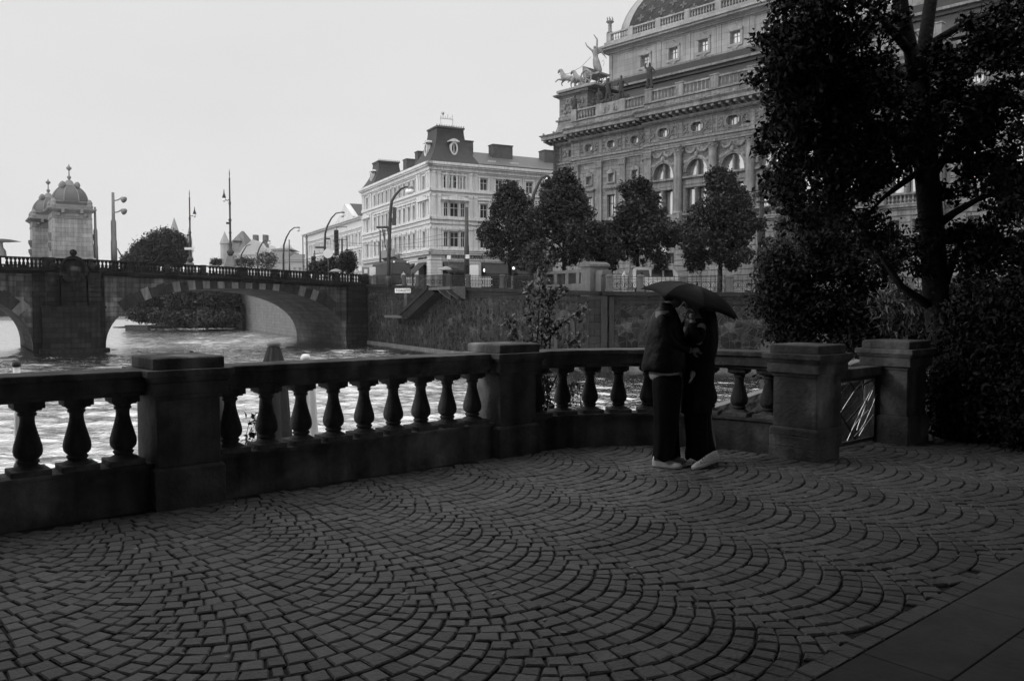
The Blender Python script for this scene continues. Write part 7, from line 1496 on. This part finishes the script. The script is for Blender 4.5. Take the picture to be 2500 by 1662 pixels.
skin('hair', J(WL_, [(1702, 728, .02, .095, None), (1714, 742, .04, .10, 0), (1726, 770, .06, .105, 1), (1733, 810, .08, .10, 2), (1734, 850, .08, .085, 3), (1731, 885, .08, .05, 4)]), M['hair'], wom, 2)
garment('coat', WL_, [(1698, 1716, 776, .07, .05), (1688, 1732, 786, .15, .05), (1680, 1744, 800, .2, .05), (1670, 1746, 830, .21, .05), (1668, 1744, 870, .2, .05), (1667, 1742, 910, .21, .05), (1666, 1740, 950, .22, .05), (1667, 1737, 990, .22, .05), (1668, 1735, 1010, .22, .05)], M['coat'], wom, fold=.05, seed=8)
sleeve('sleeve', WL_, [(1712, 800, -.13, .07, None), (1702, 836, -.2, .062, 0), (1692, 812, -.23, .055, 1), (1689, 786, -.22, .045, 2)], M['coat'], wom)
sleeve('sleeve', WL_, [(1722, 800, .2, .07, None), (1718, 850, .26, .06, 0), (1700, 885, -.1, .05, 1), (1694, 900, -.16, .042, 2)], M['coat'], wom)
legs('trouser_leg', WL_, [[(1668, 1736, 930, .12, 0), (1668, 1730, 970, .11, -.02), (1670, 1724, 1030, .10, -.04), (1677, 1724, 1075, .11, -.05), (1673, 1726, 1100, .11, -.05), (1674, 1728, 1116, .11, -.05)],
    [(1682, 1740, 930, .12, .08), (1686, 1738, 970, .11, .10), (1696, 1740, 1030, .10, .13), (1702, 1746, 1075, .105, .14), (1706, 1752, 1100, .11, .14), (1708, 1754, 1112, .11, .14)]], None, M['cloth_b'], wom)
# hands: palm and five bent fingers each
def hand(parent, L, c, fwd, up, s=1.0, curl=.5, side=1):
    f = Vector(fwd).normalized(); u_ = Vector(up); u_ = (u_ - f * u_.dot(f)).normalized(); w_ = f.cross(u_) * side; c = Vector(c) - L
    Js = [(*c, .028 * s, None), (*(c + f * .045 * s), (.030 * s), 0), (*(c + f * .075 * s), .026 * s, 1)]
    mb_ = [tuple(j) for j in Js]; skin('palm', [(a, b, d, r, p) for a, b, d, r, p in mb_], M['skin'], parent, 2)
    for k, ln in enumerate((.068, .076, .07, .056)):
        b0 = c + f * .078 * s + w_ * (.030 - .02 * k) * s; pts = [b0 - f * .012]; d = f.copy()
        for seg in range(3): d = (d - u_ * curl * (.7 + .25 * seg)).normalized(); pts.append(pts[-1] + d * ln * s * (.48, .3, .24)[seg])
        m2 = MB(); m2.tube(pts, [.0095 * s, .009 * s, .0082 * s, .0062 * s], 8); m2.build('finger', M['skin'], parent, smooth=True)
    b0 = c + f * .02 * s + w_ * .028 * s; pts = [b0, b0 + (f * .5 + w_ * .7 - u_ * .3).normalized() * .032 * s, b0 + (f * .9 + w_ * .7 - u_ * .6).normalized() * .062 * s]
    m2 = MB(); m2.tube(pts, [.012 * s, .0105 * s, .0075 * s], 8); m2.build('thumb', M['skin'], parent, smooth=True)
hand(wom, WL_, at(1689, 781, 8.13), (-.05, -.02, 1), (.6, .6, 0), .95, .75)
hand(wom, WL_, at(1692, 904, 8.16), (-.1, -.1, -1), (.9, -.3, 0), .95, .35, -1)
hand(man, ML, at(1688, 856, 8.19), (1, .1, .1), (0, -1, .3), 1.05, .35)
hand(man, ML, at(1694, 842, 8.58), (1, -.3, .1), (0, 1, .3), 1.05, .4)
# shoes
def shoe(parent, L, toe, heel, w_=.05, lift=0.0, mt='shoe'):
    t_ = Vector(toe); h_ = Vector(heel); d = t_ - h_; ln = d.length; rz = math.atan2(d.y, d.x); pit = math.asin(max(-1, min(1, d.z / ln)))
    prof = [(-.01, .06, .026), (.015, .085, .033), (.12, .088, .037), (.28, .078, .036), (.40, .074, .038), (.52, .060, .043), (.68, .044, .047), (.82, .036, .045), (.93, .026, .036), (1.0, .012, .016)]
    V_ = []; F_ = []; n = 14
    for x, hh, ww in prof:
        for k in range(n): a = 2 * math.pi * k / n; V_.append((x * ln, ww * math.cos(a) * (w_ / .05), .02 + max(0, math.sin(a)) * hh + min(0, math.sin(a)) * .012))
    for j in range(len(prof) - 1):
        for k in range(n): F_.append((j * n + k, (j + 1) * n + k, (j + 1) * n + (k + 1) % n, j * n + (k + 1) % n))
    F_ += [tuple(range(n)), tuple(reversed(range((len(prof) - 1) * n, len(prof) * n)))]
    mb = MB(); mb.add(V_, F_); o = mb.build('shoe', M[mt], parent, smooth=True); o.location = h_ - L; o.rotation_euler = (0, -pit, rz)
    mb = MB(); out_ = [(x * ln, ww * 1.08) for x, hh, ww in prof]; poly_ = [(x, -y) for x, y in out_] + [(x, y) for x, y in reversed(out_)]; mb.prismz(poly_, 0, .028); mb.build('sole', M['sole'], o, bevel=.006)
    mb = MB()
    for k in range(4): x = ln * (.42 + .09 * k); z = .115 - .018 * k; mb.tube([(x, -.03, z - .012), (x, 0, z), (x + .015, .03, z - .012)], .0035, 5)
    mb.tube([(ln * .4, 0, .118), (ln * .5, -.03, .125), (ln * .38, -.05, .095)], .003, 5)
    mb.build('lace', M['cloth_b'], o); return o
def gp_(u, Y, z=0): return Vector(((u - CU) / FPX * Y, Y, z))
shoe(man, ML, gp_(1668, 8.14), gp_(1596, 8.24)); shoe(man, ML, gp_(1673, 8.5), gp_(1625, 8.55))
shoe(wom, WL_, gp_(1694, 8.08), gp_(1757, 8.24, .06), .038); shoe(wom, WL_, gp_(1697, 8.42), gp_(1733, 8.5), .038)
bpy.data.objects.remove(bpy.data.objects[-1]) if False else None
# ------------------------------------------------------------------ umbrella, its rim sloping down to the right
uc = at(1684.5, 743, 8.33); um = thing('umbrella', 'open black umbrella sloping down to the right over the kissing couple', 'umbrella', uc)
Zl = Vector((.30, -.10, .95)).normalized(); Xl = Vector((.952, 0, -.306)); Xl = (Xl - Zl * Xl.dot(Zl)).normalized(); Yl = Zl.cross(Xl)
um.rotation_mode = 'QUATERNION'; um.rotation_quaternion = Matrix((Xl, Yl, Zl)).transposed().to_quaternion()
RU, HU, n, NS, MS = .525, .20, 8, 8, 10; V_ = []; F_ = []
def rib(k): return R(45 * k + 4)
def uprof(t_): return RU * t_, HU * (1 - t_ ** 2.7)
for j in range(MS + 1):
    t_ = j / MS; rr, zz = uprof(t_)
    for k in range(n):
        for s_ in range(NS):
            f_ = s_ / NS; a = rib(k) + R(45) * f_; q_ = 4 * f_ * (1 - f_); sag = 1 - (1 - math.cos(R(22.5))) * q_ - .05 * q_ * t_ * t_
            V_.append((rr * sag * math.cos(a), rr * sag * math.sin(a), zz + .022 * t_ * t_ * q_ - .012 * t_ * (1 - t_) * 4 * q_))
m_ = n * NS
for j in range(MS):
    for k in range(m_): F_.append((j * m_ + k, (j + 1) * m_ + k, (j + 1) * m_ + (k + 1) % m_, j * m_ + (k + 1) % m_))
mb = MB(); mb.add(V_, F_); cn = mb.build('canopy', M['umb'], um); smooth_angle(cn, 14); so_ = cn.modifiers.new('t', 'SOLIDIFY'); so_.thickness = .0015
for k in range(n):
    a = rib(k); mb = MB(); mb.tube([(uprof(t_ / 8)[0] * math.cos(a), uprof(t_ / 8)[0] * math.sin(a), uprof(t_ / 8)[1] - .006) for t_ in range(9)], .0025, 5)
    mb.tube([(RU * .5 * math.cos(a), RU * .5 * math.sin(a), HU * .8), (0, 0, -.03)], .002, 4); mb.build('rib', M['iron'], um)
mb = MB(); mb.tube([(0, 0, -.20), (0, 0, HU + .01)], [.006, .006], 8); mb.lathe(0, 0, [(.012, HU), (.007, HU + .03)], 8); mb.build('shaft', M['iron'], um)
mb = MB(); mb.lathe(0, 0, [(.014, -.28), (.017, -.25), (.014, -.19)], 10); mb.build('handle', M['cloth_b'], um)

# ================================================================== HAZE over river and city
hm = bpy.data.materials.new('thin_haze'); hm.use_nodes = True; nn_ = hm.node_tree.nodes; nn_.remove(nn_['Principled BSDF']); pv = nn_.new('ShaderNodeVolumePrincipled'); pv.inputs['Color'].default_value = (.9, .9, .9, 1); pv.inputs['Density'].default_value = .00012
hm.node_tree.links.new(pv.outputs[0], nn_['Material Output'].inputs['Volume'])
mb = MB(); mb.box(-430, 270, -70, 720, -5, 62); o = mb.build('haze', hm); tag(o, kind='stuff')
